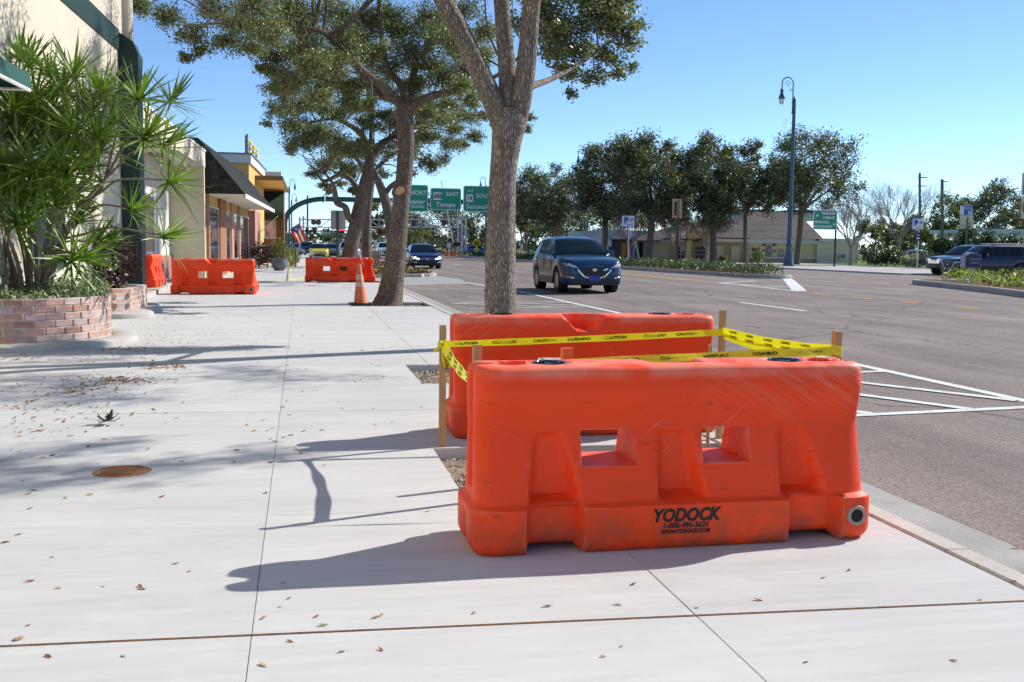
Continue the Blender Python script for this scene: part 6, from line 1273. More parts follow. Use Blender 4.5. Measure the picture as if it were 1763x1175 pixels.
# ================================================================== LAMPS, POLES, SIGNS
M_LAMP = mat('blue green lamp paint', (.055, .095, .135), .45, var=.08)
M_GANT = mat('dark green steel', (.018, .06, .048), .4, var=.08)
M_BULB = mat('clear lamp globe', (.72, .72, .70), .12, spec=.6)
def street_lamp(label, x, yb, ytop, Y, arm=-1, px_scale=None, base=True):
    b = A(x, yb, Y); k = (yb-ytop)*Y/FOC/14.2       # everything scaled from one lamp
    t = thing('street_lamp', label, 'street lamp', (b.x, Y, b.z), 0, 'tall arched street lamps'); s = k
    mb = MB(); mb.lathe([(.46*s, 0), (.46*s, .12*s), (.38*s, .25*s), (.30*s, .9*s), (.22*s, 1.3*s), (.20*s, 1.5*s), (.26*s, 1.55*s), (.26*s, 1.65*s), (.2*s, 1.75*s), (.185*s, 2.4*s)], n=14); 
    mb.build('base', M_LAMP, t, smooth=40)
    mb = MB(); mb.tube([(0, 0, 1.3*s), (0, 0, 7*s), (0, 0, 12.6*s)], [.19*s, .155*s, .12*s], 12); mb.build('pole', M_LAMP, t, smooth=60)
    mb = MB(); mb.lathe([(.14*s, 0), (.10*s, .08*s), (.04*s, .12*s), (.06*s, .18*s), (0, .26*s)], c=(0, 0, 12.6*s), n=10); mb.build('finial', M_LAMP, t, smooth=50)
    r = .45*s; cx, cz = arm*(.14*s+r), 13.75*s; pts = [(arm*.14*s, 0, 11.5*s), (arm*.14*s, 0, 12.6*s), (arm*.14*s, 0, cz)]+[(cx-arm*r*cos(pi*q/10), 0, cz+r*sin(pi*q/10)) for q in range(1, 11)]+[(cx+arm*r, 0, 13.3*s)]
    mb = MB(); mb.tube(pts, .045*s, 8); mb.build('arched_arm', M_LAMP, t, smooth=60)
    pts = [(cx+.25*s*(1-q/16)*cos(q*.55), 0, cz-.02*s+.25*s*(1-q/22)*sin(q*.55)) for q in range(14)]; mb = MB(); mb.tube(pts, .022*s, 6); mb.build('scroll', M_LAMP, t, smooth=60)
    pts = [(cx-arm*(.26*s)+.13*s*(1-q/18)*cos(q*.6), 0, cz-.5*s+.13*s*(1-q/18)*sin(q*.6)) for q in range(12)]; mb = MB(); mb.tube(pts, .02*s, 6); mb.build('scroll', M_LAMP, t, smooth=60)
    for z in (11.6, 12.35): mb = MB(); mb.tube([(0, 0, z*s), (arm*.18*s, 0, z*s)], .09*s, 6); mb.build('bracket', M_LAMP, t)
    hx = cx+arm*r; mb = MB(); mb.lathe([(.07*s, 13.34*s), (.14*s, 13.22*s), (.10*s, 13.1*s), (.13*s, 12.98*s), (.20*s, 12.8*s), (.25*s, 12.62*s), (.23*s, 12.57*s), (0, 12.6*s)], c=(hx, 0, 0), n=14); mb.build('lamp_head', M_LAMP, t, smooth=50)
    mb = MB(); mb.lathe([(.19*s, 12.59*s), (.205*s, 12.44*s), (.165*s, 12.26*s), (.08*s, 12.17*s), (0, 12.16*s)], c=(hx, 0, 0), n=14); mb.build('globe', M_BULB, t, smooth=60)
    if base: mb = MB(); mb.tube([(0, 0, 10.7*s), (-arm*.98*s, 0, 10.65*s)], .03*s, 6); mb.build('banner_rod', M_LAMP, t)
    return t
street_lamp('big blue street lamp with arched arm at the far pavement, tallest of all', 1357.5, 459, 116, 78)
street_lamp('street lamp standing amid the dark oak row across the road', 1006, 452, 254, 128)
street_lamp('street lamp whose arch peeks over the right end of the green signs', 836, 440, 305, 150)
street_lamp('left one of two distant lamps above the green arch, slightly taller', 498.5, 446, 313, 150, 1)
street_lamp('right one of two distant lamps by the green arch, slightly shorter', 502.5, 444, 337, 185, 1)
# --- sign gantry
GY = 100.0; g0 = A(494, 455, GY)
gt = thing('sign_gantry', 'dark green tubular gantry arching over the road with three green direction signs', 'sign gantry', (g0.x, GY, 0)); top = A(560, 343, GY); Lx = A(491, 450, GY).x; zt_ = top.z; rr = A(560, 343, GY).x-Lx
pts = [(Lx, GY, -.2), (Lx, GY, zt_-rr*.62)]+[(Lx+rr-rr*cos(R(a)), GY, zt_-rr*.62+rr*.62*sin(R(a))) for a in range(8, 91, 9)]
mb = MB(); mb.tube(pts, .235, 14); mb.build('arched_post', M_GANT, gt, smooth=60, world=True)
xe = A(868, 343, GY).x; mb = MB(); mb.tube([(Lx+rr, GY, zt_), (xe, GY, zt_)], .235, 14); mb.build('beam', M_GANT, gt, smooth=60, world=True); mb = MB(); mb.tube([(xe-.2, GY, zt_+.2), (xe-.2, GY, -.2)], .26, 12); mb.build('end_post', M_GANT, gt, smooth=60, world=True)
for x in (557, 640): p = A(x, 343, GY); mb = MB(); mb.lathe([(.24, -.06), (.32, -.06), (.32, .06), (.24, .06)], c=(p.x, GY, zt_), n=14, ax='x'); mb.build('flange', M_GANT, gt, world=True)
M_SGREEN = mat('highway sign green', (.008, .30, .165), .45); M_SWHITE = mat('sign white', (.75, .76, .74), .5); M_SBLACK = mat('sign black', (.02, .02, .025), .5)
def rrect(x0, x1, z0, z1, r, n=5):
    return [(cx+r*cos(R(a0+90*k/n)), cz+r*sin(R(a0+90*k/n))) for cx, cz, a0 in ((x1-r, z1-r, 0), (x0+r, z1-r, 90), (x0+r, z0+r, 180), (x1-r, z0+r, 270)) for k in range(n+1)]
def plate(t, name, x0, x1, z0, z1, y, m, rim=.05, rad=.14, rimm=None, d=.05):
    mb = MB(); P = rrect(x0, x1, z0, z1, rad); mb.extrude([(a, y, b) for a, b in P], (0, d, 0)); o = mb.build(name, rimm or M_SWHITE, t, world=True)
    P = rrect(x0+rim, x1-rim, z0+rim, z1-rim, max(rad-rim, .01)); mb = MB(); mb.extrude([(a, y-.006, b) for a, b in P], (0, .0055, 0)); f = mb.build('face', m, None); f.data.transform(Matrix.Translation(-t.location)); setp(f, o); return o
def txt(t, s_, size, x, z, y, m=M_SWHITE, **kw): return letter(s_, size, m, t, (x-t.location.x, y-t.location.y, z-t.location.z), **kw)
def gsign(label_, x0, x1, y0, y1):
    a, b = A(x0, y1, GY-.55), A(x1, y0, GY-.55); o = plate(gt, 'direction_sign', a.x, b.x, a.z, b.z, GY-.55, M_SGREEN, .06, .22); o['label'] = label_
    for q in (.25, .75): mb = MB(); xx = a.x+(b.x-a.x)*q; mb.box((xx-.05, GY-.495, a.z+.2), (xx+.05, GY-.2, b.z-.2)); mb.build('sign_bracket', M_GANT, gt, world=True)
GZ = GY-.565; pxs = GY/FOC
gsign('left green sign reading north and water', 676, 737, 319, 364); gsign('middle green sign reading east and Tampa', 740.5, 794, 325, 361.5); gsign('right green sign reading south and Seminole', 797.5, 866, 321.5, 364.5)
def gtx(s_, px, py, h, al='CENTER', **kw): p = A(px, py, GZ); txt(gt, s_, h*pxs*1.36, p.x, p.z, GZ, align=al, **kw)
gtx('NORTH', 724, 332.5, 7.5, bold=.008, sx=1.08); gtx('19', 697, 333, 8); gtx('Clearwater', 731.5, 348, 8, 'RIGHT', bold=.012, sx=1.05, space=1.1); gtx('NEXT SIGNAL', 731, 356.5, 4.8, 'RIGHT', bold=.006)
gtx('EAST', 779, 335, 6.6, bold=.008, sx=1.1); gtx('Tampa', 767.5, 353, 8, bold=.012, sx=1.05, space=1.08)
gtx('ALT', 810, 329, 4.5, bold=.006); gtx('SOUTH', 836, 338, 7, bold=.008, sx=1.05); gtx('Seminole', 824, 356.5, 8, bold=.012, sx=1.02, space=1.05)
def shield(cx, cy, w, h, s_, poly=None):
    a, b = A(cx-w/2, cy+h/2, GZ), A(cx+w/2, cy-h/2, GZ); mb = MB(); mb.extrude([(x, GZ, z) for x, z in rrect(a.x, b.x, a.z, b.z, .10)], (0, .004, 0)); o = mb.build('route_shield', M_SWHITE, gt, world=True); p = A(cx, cy+.8, GZ-.006); txt(gt, s_, h*.72*pxs, p.x, p.z, GZ-.006, M_SBLACK, bold=.012)
shield(753.5, 338, 15, 13, '686'); shield(808.5, 341.5, 12, 13, '19')
p0 = [A(x, y, GZ-.008) for x, y in ((746.5, 334), (752, 336.2), (758, 332.8), (760.5, 338), (760, 343.5))]
for a, b in zip(p0[:-1], p0[1:]): mb = MB(); mb.tube([a, b], .025, 4); mb.build('state_outline', M_SBLACK, gt, world=True)
# --- railway crossing gantry beyond
M_ALU = mat('pale aluminium', (.52, .55, .60), .45, var=.05); RY = 128.0
rw = thing('railway_gantry', 'pale lattice railway crossing gantry with flashing lamps spanning the road', 'signal gantry', tuple(A(795, 446, RY)))
def tubepx(t, name, m, pts, r, Y): mb = MB(); mb.tube([A(x, y, Y) for x, y in pts], r, 6); return mb.build(name, m, t, world=True)
for y in (378.5, 391.5):
    for dy in (0, .8): tubepx(rw, 'chord', M_ALU, [(515, y), (803, y)], .075, RY+dy)
xs_ = list(range(517, 800, 17))
for i in range(len(xs_)-1):
    a, b = xs_[i], xs_[i+1]; tubepx(rw, 'lattice_strut', M_ALU, [(a, 378.5 if i % 2 else 391.5), (b, 391.5 if i % 2 else 378.5)], .045, RY)
for x in xs_[::2]: tubepx(rw, 'lattice_post', M_ALU, [(x, 378.5), (x, 391.5)], .045, RY)
for x in (788.5, 795, 802):
    tubepx(rw, 'tower_leg', M_ALU, [(x, 375), (x, 446)], .10, RY)
for k in range(5): y = 392+k*11; tubepx(rw, 'tower_brace', M_ALU, [(788.5, y), (802, y+11)], .05, RY); tubepx(rw, 'tower_brace', M_ALU, [(802, y), (788.5, y+11)], .05, RY)
tubepx(rw, 'left_post', M_ALU, [(516, 374), (516, 446)], .12, RY)
for x, y in ((540, 383), (548.5, 383), (712, 384), (764, 384)):
    p = A(x, y, RY-.3); mb = MB(); mb.lathe([(0, -.05), (.10, -.08), (.30, -.05), (.32, 0), (.30, .06)], n=18, ax='y'); o = mb.build('flashing_lamp', M_SBLACK, rw, smooth=40); o.location = p-rw.location
    mb = MB(); mb.lathe([(0, -.12), (.14, -.10)], n=14, ax='y'); o2 = mb.build('lens', mat('dull red lens', (.30, .10, .09), .2), None); setp(o2, o)
for a, b in (((733, 378), (743, 391)), ((743, 378), (733, 391))): tubepx(rw, 'crossbuck', M_SWHITE, [a, b], .10, RY-.4)
ga = thing('crossing_gate', 'raised white railway gate arm leaning beside the lattice tower', 'barrier gate', tuple(A(782, 428, RY-2))); tubepx(ga, 'gate_arm', M_SWHITE, [(782, 424), (776, 396), (770, 366)], .09, RY-2); tubepx(ga, 'tip', M_SWHITE, [(762, 325), (759.5, 311)], .05, RY-2); tubepx(ga, 'mast', M_ALU, [(788, 446), (788, 362)], .08, RY-2)
for x in (784, 789.5): p = A(x, 421, RY-2.2); mb = MB(); mb.lathe([(0, -.05), (.26, -.05), (.28, .06)], n=16, ax='y'); o = mb.build('warning_lamp', M_SBLACK, ga); o.location = p-ga.location
# --- traffic signal mast arm
TY = 158.0; tm = thing('signal_mast', 'dark green traffic signal mast arm across the road with red lights', 'traffic lights', tuple(A(516, 440, TY))); tubepx(tm, 'arm', M_GANT, [(505, 398.5), (672, 397.5)], .10, TY); tubepx(tm, 'post', M_GANT, [(507, 445), (506, 390)], .16, TY)
for x, on in ((529, 0), (541, 0), (586, 1), (590.5, 1), (650, 1), (660, 0)):
    a, b = A(x-2.6, 402, TY-.3), A(x+2.6, 392, TY-.3); mb = MB(); mb.box((a.x, TY-.3, a.z), (b.x, TY-.05, b.z)); o = mb.build('signal_head', M_SBLACK, tm, world=True)
    if on: p = A(x, 395.5, TY-.36); mb = MB(); mb.lathe([(0, -.04), (.20, 0)], n=12, ax='y'); o2 = mb.build('red_light', mat('lit red lens', (.8, .02, .02), .4, emit=(1, .03, .02), estr=2.5), tm); o2.location = p-tm.location
# --- signs near and far
def post_sign(label, x, yb, y0, Y, w=None, r=.035, m=None, cat='sign', base_z=None):
    b = A(x, yb, Y); t = thing('street_sign', label, cat, (b.x, Y, b.z)); mb = MB(); mb.tube([b-Vector((0, 0, .15)), Vector((b.x, Y, A(x, y0, Y).z))], r, 8); mb.build('post', m or M_ALU, t, world=True); return t
def ppx(t, name, x0, x1, y0, y1, Y, m, rim=.03, rad=.05, rimm=None): a, b = A(x0, y1, Y), A(x1, y0, Y); return plate(t, name, a.x, b.x, a.z, b.z, Y, m, rim, rad, rimm)
def tpx(t, s_, x, y, h, Y, m=M_SWHITE, **kw): p = A(x, y, Y); return txt(t, s_, h*Y/FOC*1.36, p.x, p.z, Y, m, **kw)
t = post_sign('back of a large grey panel sign on a dark green post behind the far barrier', 581.5, 470, 364, 46, r=.055, m=M_GANT); ppx(t, 'panel', 569.5, 595, 363, 395.5, 46.08, mat('weathered sign back', (.42, .36, .33), .6, var=.08), .02, .03, mat('sign back rim', (.40, .36, .34), .6))
t = post_sign('green street name sign with white arrows for avenue and boulevard', 1436.5, 457, 392, 78, r=.08, m=M_SBLACK); ppx(t, 'panel', 1400, 1442, 362.5, 395.5, 77.8, M_SGREEN, .06, .1)
tpx(t, 'MISSOURI', 1426.5, 368, 4.6, 77.75, bold=.01); tpx(t, 'AVENUE', 1426.5, 375.5, 4.6, 77.75, bold=.01); tpx(t, 'SEMINOLE', 1415, 383, 4.6, 77.75, bold=.01); tpx(t, 'BOULEVARD', 1417, 390.5, 4.6, 77.75, bold=.01)
def arrow(t, x, y, w, Y, m, d=1):
    P = [(-.5, -.14), (.05, -.14), (.05, -.42), (.5, 0), (.05, .42), (.05, .14), (-.5, .14)]; s_ = w*Y/FOC; c = A(x, y, Y); mb = MB(); mb.extrude([(c.x+d*a*s_, Y, c.z+b*s_) for a, b in P], (0, .004, 0)); return mb.build('arrow', m, t, world=True)
arrow(t, 1407, 371.5, 6.5, 77.75, M_SWHITE, -1); arrow(t, 1436, 386.5, 6.5, 77.75, M_SWHITE, 1)
M_PBLUE = mat('parking blue', (.02, .09, .42), .5)
def parking(label, x, yb, Y, x0, x1, y0, y1, extra=False):
    t = post_sign(label, x, yb, y0+4, Y, r=.05); ppx(t, 'panel', x0, x1, y0, y1, Y-.08, M_SWHITE, .03, .06, M_PBLUE); s_ = (x1-x0); tpx(t, 'P', x0+s_*.36, (y0+y1)/2-1.2, 10.5*s_/22, Y-.13, M_PBLUE, bold=.03); tpx(t, 'PARKING', x0+s_*.6, y1-s_*.16, 2.1*s_/22, Y-.13, M_PBLUE)
    c = A(x0+s_*.74, (y0+y1)/2-1.5, Y-.13); u = s_*Y/FOC*.11
    for a, b in (((-1, -1), (1, 1)), ((1, 1), (-.3, 1)), ((1, 1), (1, -.3))): mb = MB(); mb.tube([c+Vector((a[0]*u, 0, a[1]*u)), c+Vector((b[0]*u, 0, b[1]*u))], u*.22, 5); mb.build('arrow', M_PBLUE, t, world=True)
    return t
parking('white parking sign with blue letter and arrow before the dark oaks', 1081, 458, 74, 1070, 1093, 371.5, 391)
t = parking('white parking sign above a small black arrow plate before the hedge', 1579, 460, 66, 1570, 1591, 376.5, 395.5); ppx(t, 'arrow_plate', 1573, 1588, 401, 414.5, 65.9, M_SBLACK, .02, .03, M_SBLACK); tpx(t, 'Pay', 1580.5, 404.5, 4, 65.85); arrow(t, 1580.5, 410.5, 7, 65.85, M_SWHITE, -1)
t = post_sign('blue and white information board on a brown post at right', 1662, 448, 375, 70, r=.07, m=M_BRN); ppx(t, 'panel', 1653, 1675, 354.5, 371.5, 69.9, mat('board blue', (.06, .14, .50), .5), .03, .03); ppx(t, 'inset', 1654, 1660, 356, 370, 69.8, M_SWHITE, .01, .02); ppx(t, 'inset', 1667, 1673.5, 363.5, 370.5, 69.8, mat('inset pink', (.65, .5, .6), .5), .01, .02); tpx(t, 'METER', 1667, 359.5, 4, 69.8); 
t = post_sign('orange backed traffic signal on a slim black post over the median', 1165, 456, 345, 62, r=.07, m=M_SBLACK, cat='traffic light'); Y_ = 62
M_OBK = mat('orange signal backplate', (.62, .34, .16), .6); mb = MB()
for (x0, x1, y0, y1) in ((1157.5, 1174.5, 343, 347.5), (1157.5, 1174.5, 371, 375.5), (1157.5, 1162, 347.5, 371), (1170, 1174.5, 347.5, 371)): boxpx(t, 'backplate_side', M_OBK, x0, x1, y0, y1, Y_-.05, .04)
boxpx(t, 'signal_housing', M_SBLACK, 1162, 1166, 348, 371, Y_-.12, .1); boxpx(t, 'signal_face', mat('pale signal back', (.55, .42, .22), .5), 1166, 1170, 348, 371, Y_-.06, .05)
t = post_sign('yellow diamond crossing sign on the far median', 820.5, 452, 420, 112, r=.05); p = A(820.5, 418.5, 111.8); r_ = 8.6*112/FOC; M_SYEL = mat('warning yellow', (.95, .72, .015), .5)
mb = MB(); mb.extrude([(p.x, 111.8, p.z+r_), (p.x-r_, 111.8, p.z), (p.x, 111.8, p.z-r_), (p.x+r_, 111.8, p.z)], (0, .03, 0)); mb.build('diamond', M_SYEL, t, world=True); boxpx(t, 'sub_plate', M_SYEL, 816, 825, 427.5, 431.5, 111.8, .03)
for dx in (-2.2, 2.2): q = A(820.5+dx, 418.5, 111.75); mb = MB(); mb.lathe([(0, .42), (.09, .36), (.09, .26), (.05, .22), (.16, .16), (.12, -.1), (.18, -.38), (.08, -.40), (0, -.1)], n=8); o = mb.build('walker_symbol', M_SBLACK, t); o.location = q-t.location; o.scale = (.62, .06, .62)
t = post_sign('small white rectangular sign beside the orange mesh fence', 773, 446, 418, 118, r=.04); ppx(t, 'panel', 769.5, 776, 418.5, 427, 117.9, M_SWHITE, .02, .03)
t = post_sign('pair of small blue and white plates on a post left of the blue car', 898.5, 450, 412, 105, r=.04); ppx(t, 'panel', 895.5, 901.5, 413.5, 421, 104.9, mat('board blue'), .02, .03); ppx(t, 'panel', 896, 901, 423, 430, 104.9, M_SWHITE, .02, .03)
t = post_sign('small white sign by the queue beyond the tree trunks', 646.5, 440, 414, 140, r=.04); ppx(t, 'panel', 643.5, 650, 414.5, 421.5, 139.9, M_SWHITE, .02, .03)
t = post_sign('red and white prohibition sign cut by the right edge', 1768, 520, 298, 30, r=.04); ppx(t, 'panel', 1759.5, 1785, 298, 336.5, 29.9, mat('sign red', (.55, .02, .03), .5), .035, .03); o = ppx(t, 'panel', 1759.5, 1785, 338, 377, 29.9, M_SWHITE, .02, .03); p = A(1772, 357, 29.85); mb = MB(); mb.lathe([(.24, 0), (.24, -.012), (.18, -.012), (.18, 0)], n=28, ax='y'); o = mb.build('red_ring', mat('sign red'), t); o.location = p-t.location
# plaque sign on the corner island
p = GR(1682, 494); p = A(1682, 488, 34); t = thing('plaque_sign', 'small navy plaque with arched top on a white post in the bright planting', 'sign', (p.x, 34, .1)); c0, c1 = A(1657, 462, 34), A(1690, 440, 34); Mn = mat('navy plaque', (.025, .045, .10), .5); Mg = mat('pale plaque frame', (.45, .48, .52), .6)
def archp(x0, x1, z0, z1, h, n=10): return [(x0, z0), (x1, z0), (x1, z1)]+[((x0+x1)/2+(x1-x0)*.36*cos(pi*k/n), z1+h*sin(pi*k/n)) for k in range(n+1)]+[(x0, z1)]
mb = MB(); mb.extrude([(a, 34, b) for a, b in archp(c0.x, c1.x, c0.z, c1.z, .10)], (0, .14, 0)); mb.build('frame', Mg, t, world=True); mb = MB(); mb.extrude([(a, 33.99, b) for a, b in archp(c0.x+.11, c1.x-.02, c0.z+.02, c1.z-.02, .08)], (0, .008, 0)); mb.build('plaque', Mn, t, world=True)
mb = MB(); xm = (c0.x+c1.x)/2+.05; mb.box((xm-.06, 34.02, -.1), (xm+.06, 34.12, c0.z)); mb.build('post', M_SWHITE, t, world=True)
for z, w in ((.30, .42), (.17, .36)): mb = MB(); mb.box((xm-w/2+.05, 33.984, c0.z+z), (xm+w/2+.05, 33.989, c0.z+z+.05)); mb.build('faint_line', mat('dull plaque print', (.22, .25, .33), .6), t, world=True)
# striped barricade, orange mesh fence, utility poles
t = thing('striped_barricade', 'tan panel barricade with red and white striped rails between the trunks', 'barricade', tuple(A(648, 462, 52))); boxpx(t, 'panel', mat('tan plywood', (.42, .34, .2), .8), 639.5, 653.5, 438, 449.5, 52, .03)
for y0, y1 in ((432, 438), (449.5, 456)):
    o = boxpx(t, 'rail', M_SWHITE, 639.5, 653.5, y0, y1, 51.95, .04)
    for k in range(3):
        x = 640.5+k*4.6; P = [A(x, y0+.3, 51.94), A(x+2.2, y0+.3, 51.94), A(x+4.0, y1-.3, 51.94), A(x+1.8, y1-.3, 51.94)]; mb = MB(); mb.add(P, [(0,1,2,3)]); o2 = mb.build('stripe', mat('sign red'), None, recalc=False); o2.data.transform(Matrix.Translation(-t.location)); setp(o2, o)
for x in (641, 652): boxpx(t, 'leg', M_SWHITE, x-.6, x+.6, 456, 462, 52.0, .05)
t = thing('orange_fence', 'orange plastic mesh fence at the foot of the crossing tower', 'fence', tuple(A(775, 446, 121))); mb = MB()
for i in range(13): a = A(764+i*1.75, 446, 121); b = A(764+i*1.75, 433, 121); mb.box((a.x-.025, 121+.2*sin(i), a.z), (a.x+.025, 121.03+.2*sin(i), b.z))
for j in range(8): a, b = A(764, 445.5-j*1.7, 121), A(786, 445.5-j*1.7, 121); mb.box((a.x, 121.04, a.z-.03), (b.x, 121.07, a.z+.03))
o = mb.build('mesh', mat('mesh orange', (.75, .17, .04), .6), t, world=True); o['kind'] = 'stuff'
GPU_ = 'wooden utility poles'
def upole(label, x, yb, y0, Y, r=.16, arms=((0,),)):
    b = A(x, yb, Y); t = thing('utility_pole', label, 'utility pole', tuple(b), 0, GPU_); tp = A(x, y0, Y); mb = MB(); mb.tube([b, tp], [r*1.2, r], 8); mb.build('pole', mat('weathered pole', (.20, .16, .13), .9), t, world=True); 
    for (dy, w) in arms: mb = MB(); mb.box((tp.x-w*.2, Y-.06, tp.z-dy-.06), (tp.x+w, Y+.06, tp.z-dy+.06)); mb.build('crossarm', mat('weathered pole'), t, world=True)
    return tp
u1 = upole('utility pole left of the pair above the bare tree', 1583.5, 445, 298, 125, arms=((.6, 1.1), (1.7, 1.0))); u2 = upole('utility pole right of the pair beside the shrub tops', 1622, 445, 309, 125, r=.2, arms=((.3, .8),))
upole('slim distant pole inside the green arch', 529.5, 440, 337, 175, r=.14, arms=((1.2, .6),)); upole('thin distant pole further right inside the arch', 522, 440, 372, 190, r=.12, arms=((.4, .5),))
wz = thing('overhead_wires', 'thin overhead wires running right from the utility poles', 'wires', tuple(u1)); 
for (x0, y0, x1, y1) in ((1585, 305, 1800, 268), (1624, 318, 1800, 300), (1586, 312, 1622, 318)):
    a, b = A(x0, y0, 125), A(x1, y1, 125); mb = MB(); mb.tube([a, a.lerp(b, .5)-Vector((0, 0, .5)), b], .012, 4); mb.build('wire', M_SBLACK, wz, world=True)
# far overpass closing the street
t = thing('overpass', 'distant concrete overpass on columns closing the street', 'bridge', tuple(A(580, 430, 330))); M_OV = mat('far concrete', (.36, .37, .38), .9); boxpx(t, 'deck', M_OV, 556, 640, 402, 407.5, 330, 9); 
for k in range(7): boxpx(t, 'column', M_OV, 561+k*9, 563.6+k*9, 407.5, 432, 331, 2.4)
for i, (x0, x1, y0, Y, c) in enumerate(((510, 530, 405, 300, (.45, .43, .4)), (612, 640, 408, 280, (.4, .38, .36)), (655, 672, 420, 190, (.5, .48, .45)))):
    t = thing('far_building', ['pale distant building left of the street end', 'grey distant building right of the overpass', 'small pale building glimpsed right of the third trunk'][i], 'building', tuple(A(x0, 432, Y))); boxpx(t, 'wall', mat('far wall %d' % i, c, .9), x0, x1, y0, 436, Y, 12, dz=-.2); boxpx(t, 'roof_slab', M_OV, x0-.5, x1+.5, y0-1.2, y0, Y-.3, 12.6)
    for k in range(4): boxpx(t, 'window', M_GLASS, x0+2+k*(x1-x0)/4.6, x0+2+k*(x1-x0)/4.6+(x1-x0)*.13, y0+3, y0+9, Y-.05, .04)
# ================================================================== VEHICLES
M_TYRE = mat('tyre rubber', (.018, .018, .018), .8); M_RIM = mat('alloy rim', (.32, .33, .34), .35, metal=.7); M_CGLASS = mat('car glass', (.006, .010, .013), .06, spec=.3)
M_CHROME = mat('chrome', (.6, .6, .62), .12, metal=1.0); M_BTRIM = mat('black car trim', (.015, .015, .016), .45); M_HL = mat('headlight glass', (.62, .65, .68), .08, spec=.9, coat=.6); M_RED = mat('tail light red', (.4, .01, .01), .2, spec=.8)
M_HLON = mat('lit headlight', (.9, .88, .8), .2, emit=(1, .95, .85), estr=1.6)
def paint(name, c, metal=.35): return mat(name, c, .32, metal=metal, coat=.5, spec=.4)
def interp(x, T): return float(np.interp(x, [t[0] for t in T], [t[1] for t in T]))
def wheel_parts(r, w):
    mb = MB(); mb.lathe([(r*.62, -w*.46), (r*.80, -w*.5), (r*.95, -w*.48), (r, -w*.36), (r, w*.36), (r*.95, w*.48), (r*.80, w*.5), (r*.62, w*.46)], n=26, ax='y'); ty = mb.mesh('tyre', M_TYRE, smooth=50)
    mb = MB(); mb.lathe([(0, -w*.30), (r*.10, -w*.34), (r*.14, -w*.30)], n=12, ax='y'); mb.lathe([(r*.56, -w*.28), (r*.60, -w*.47), (r*.64, -w*.46)], n=26, ax='y')
    for k in range(10):
        a = 2*pi*k/10; d = Vector((cos(a), 0, sin(a))); s_ = Vector((-sin(a), 0, cos(a))); mb.obox(d*r*.35-Vector((0, w*.33, 0)), d*r*.25, s_*r*.045, Vector((0, w*.05, 0)))
    mb.lathe([(0, -w*.12), (r*.6, -w*.12)], n=20, ax='y', m=1); rm = mb.mesh('rim', [M_RIM, M_BTRIM], smooth=40); return ty, rm
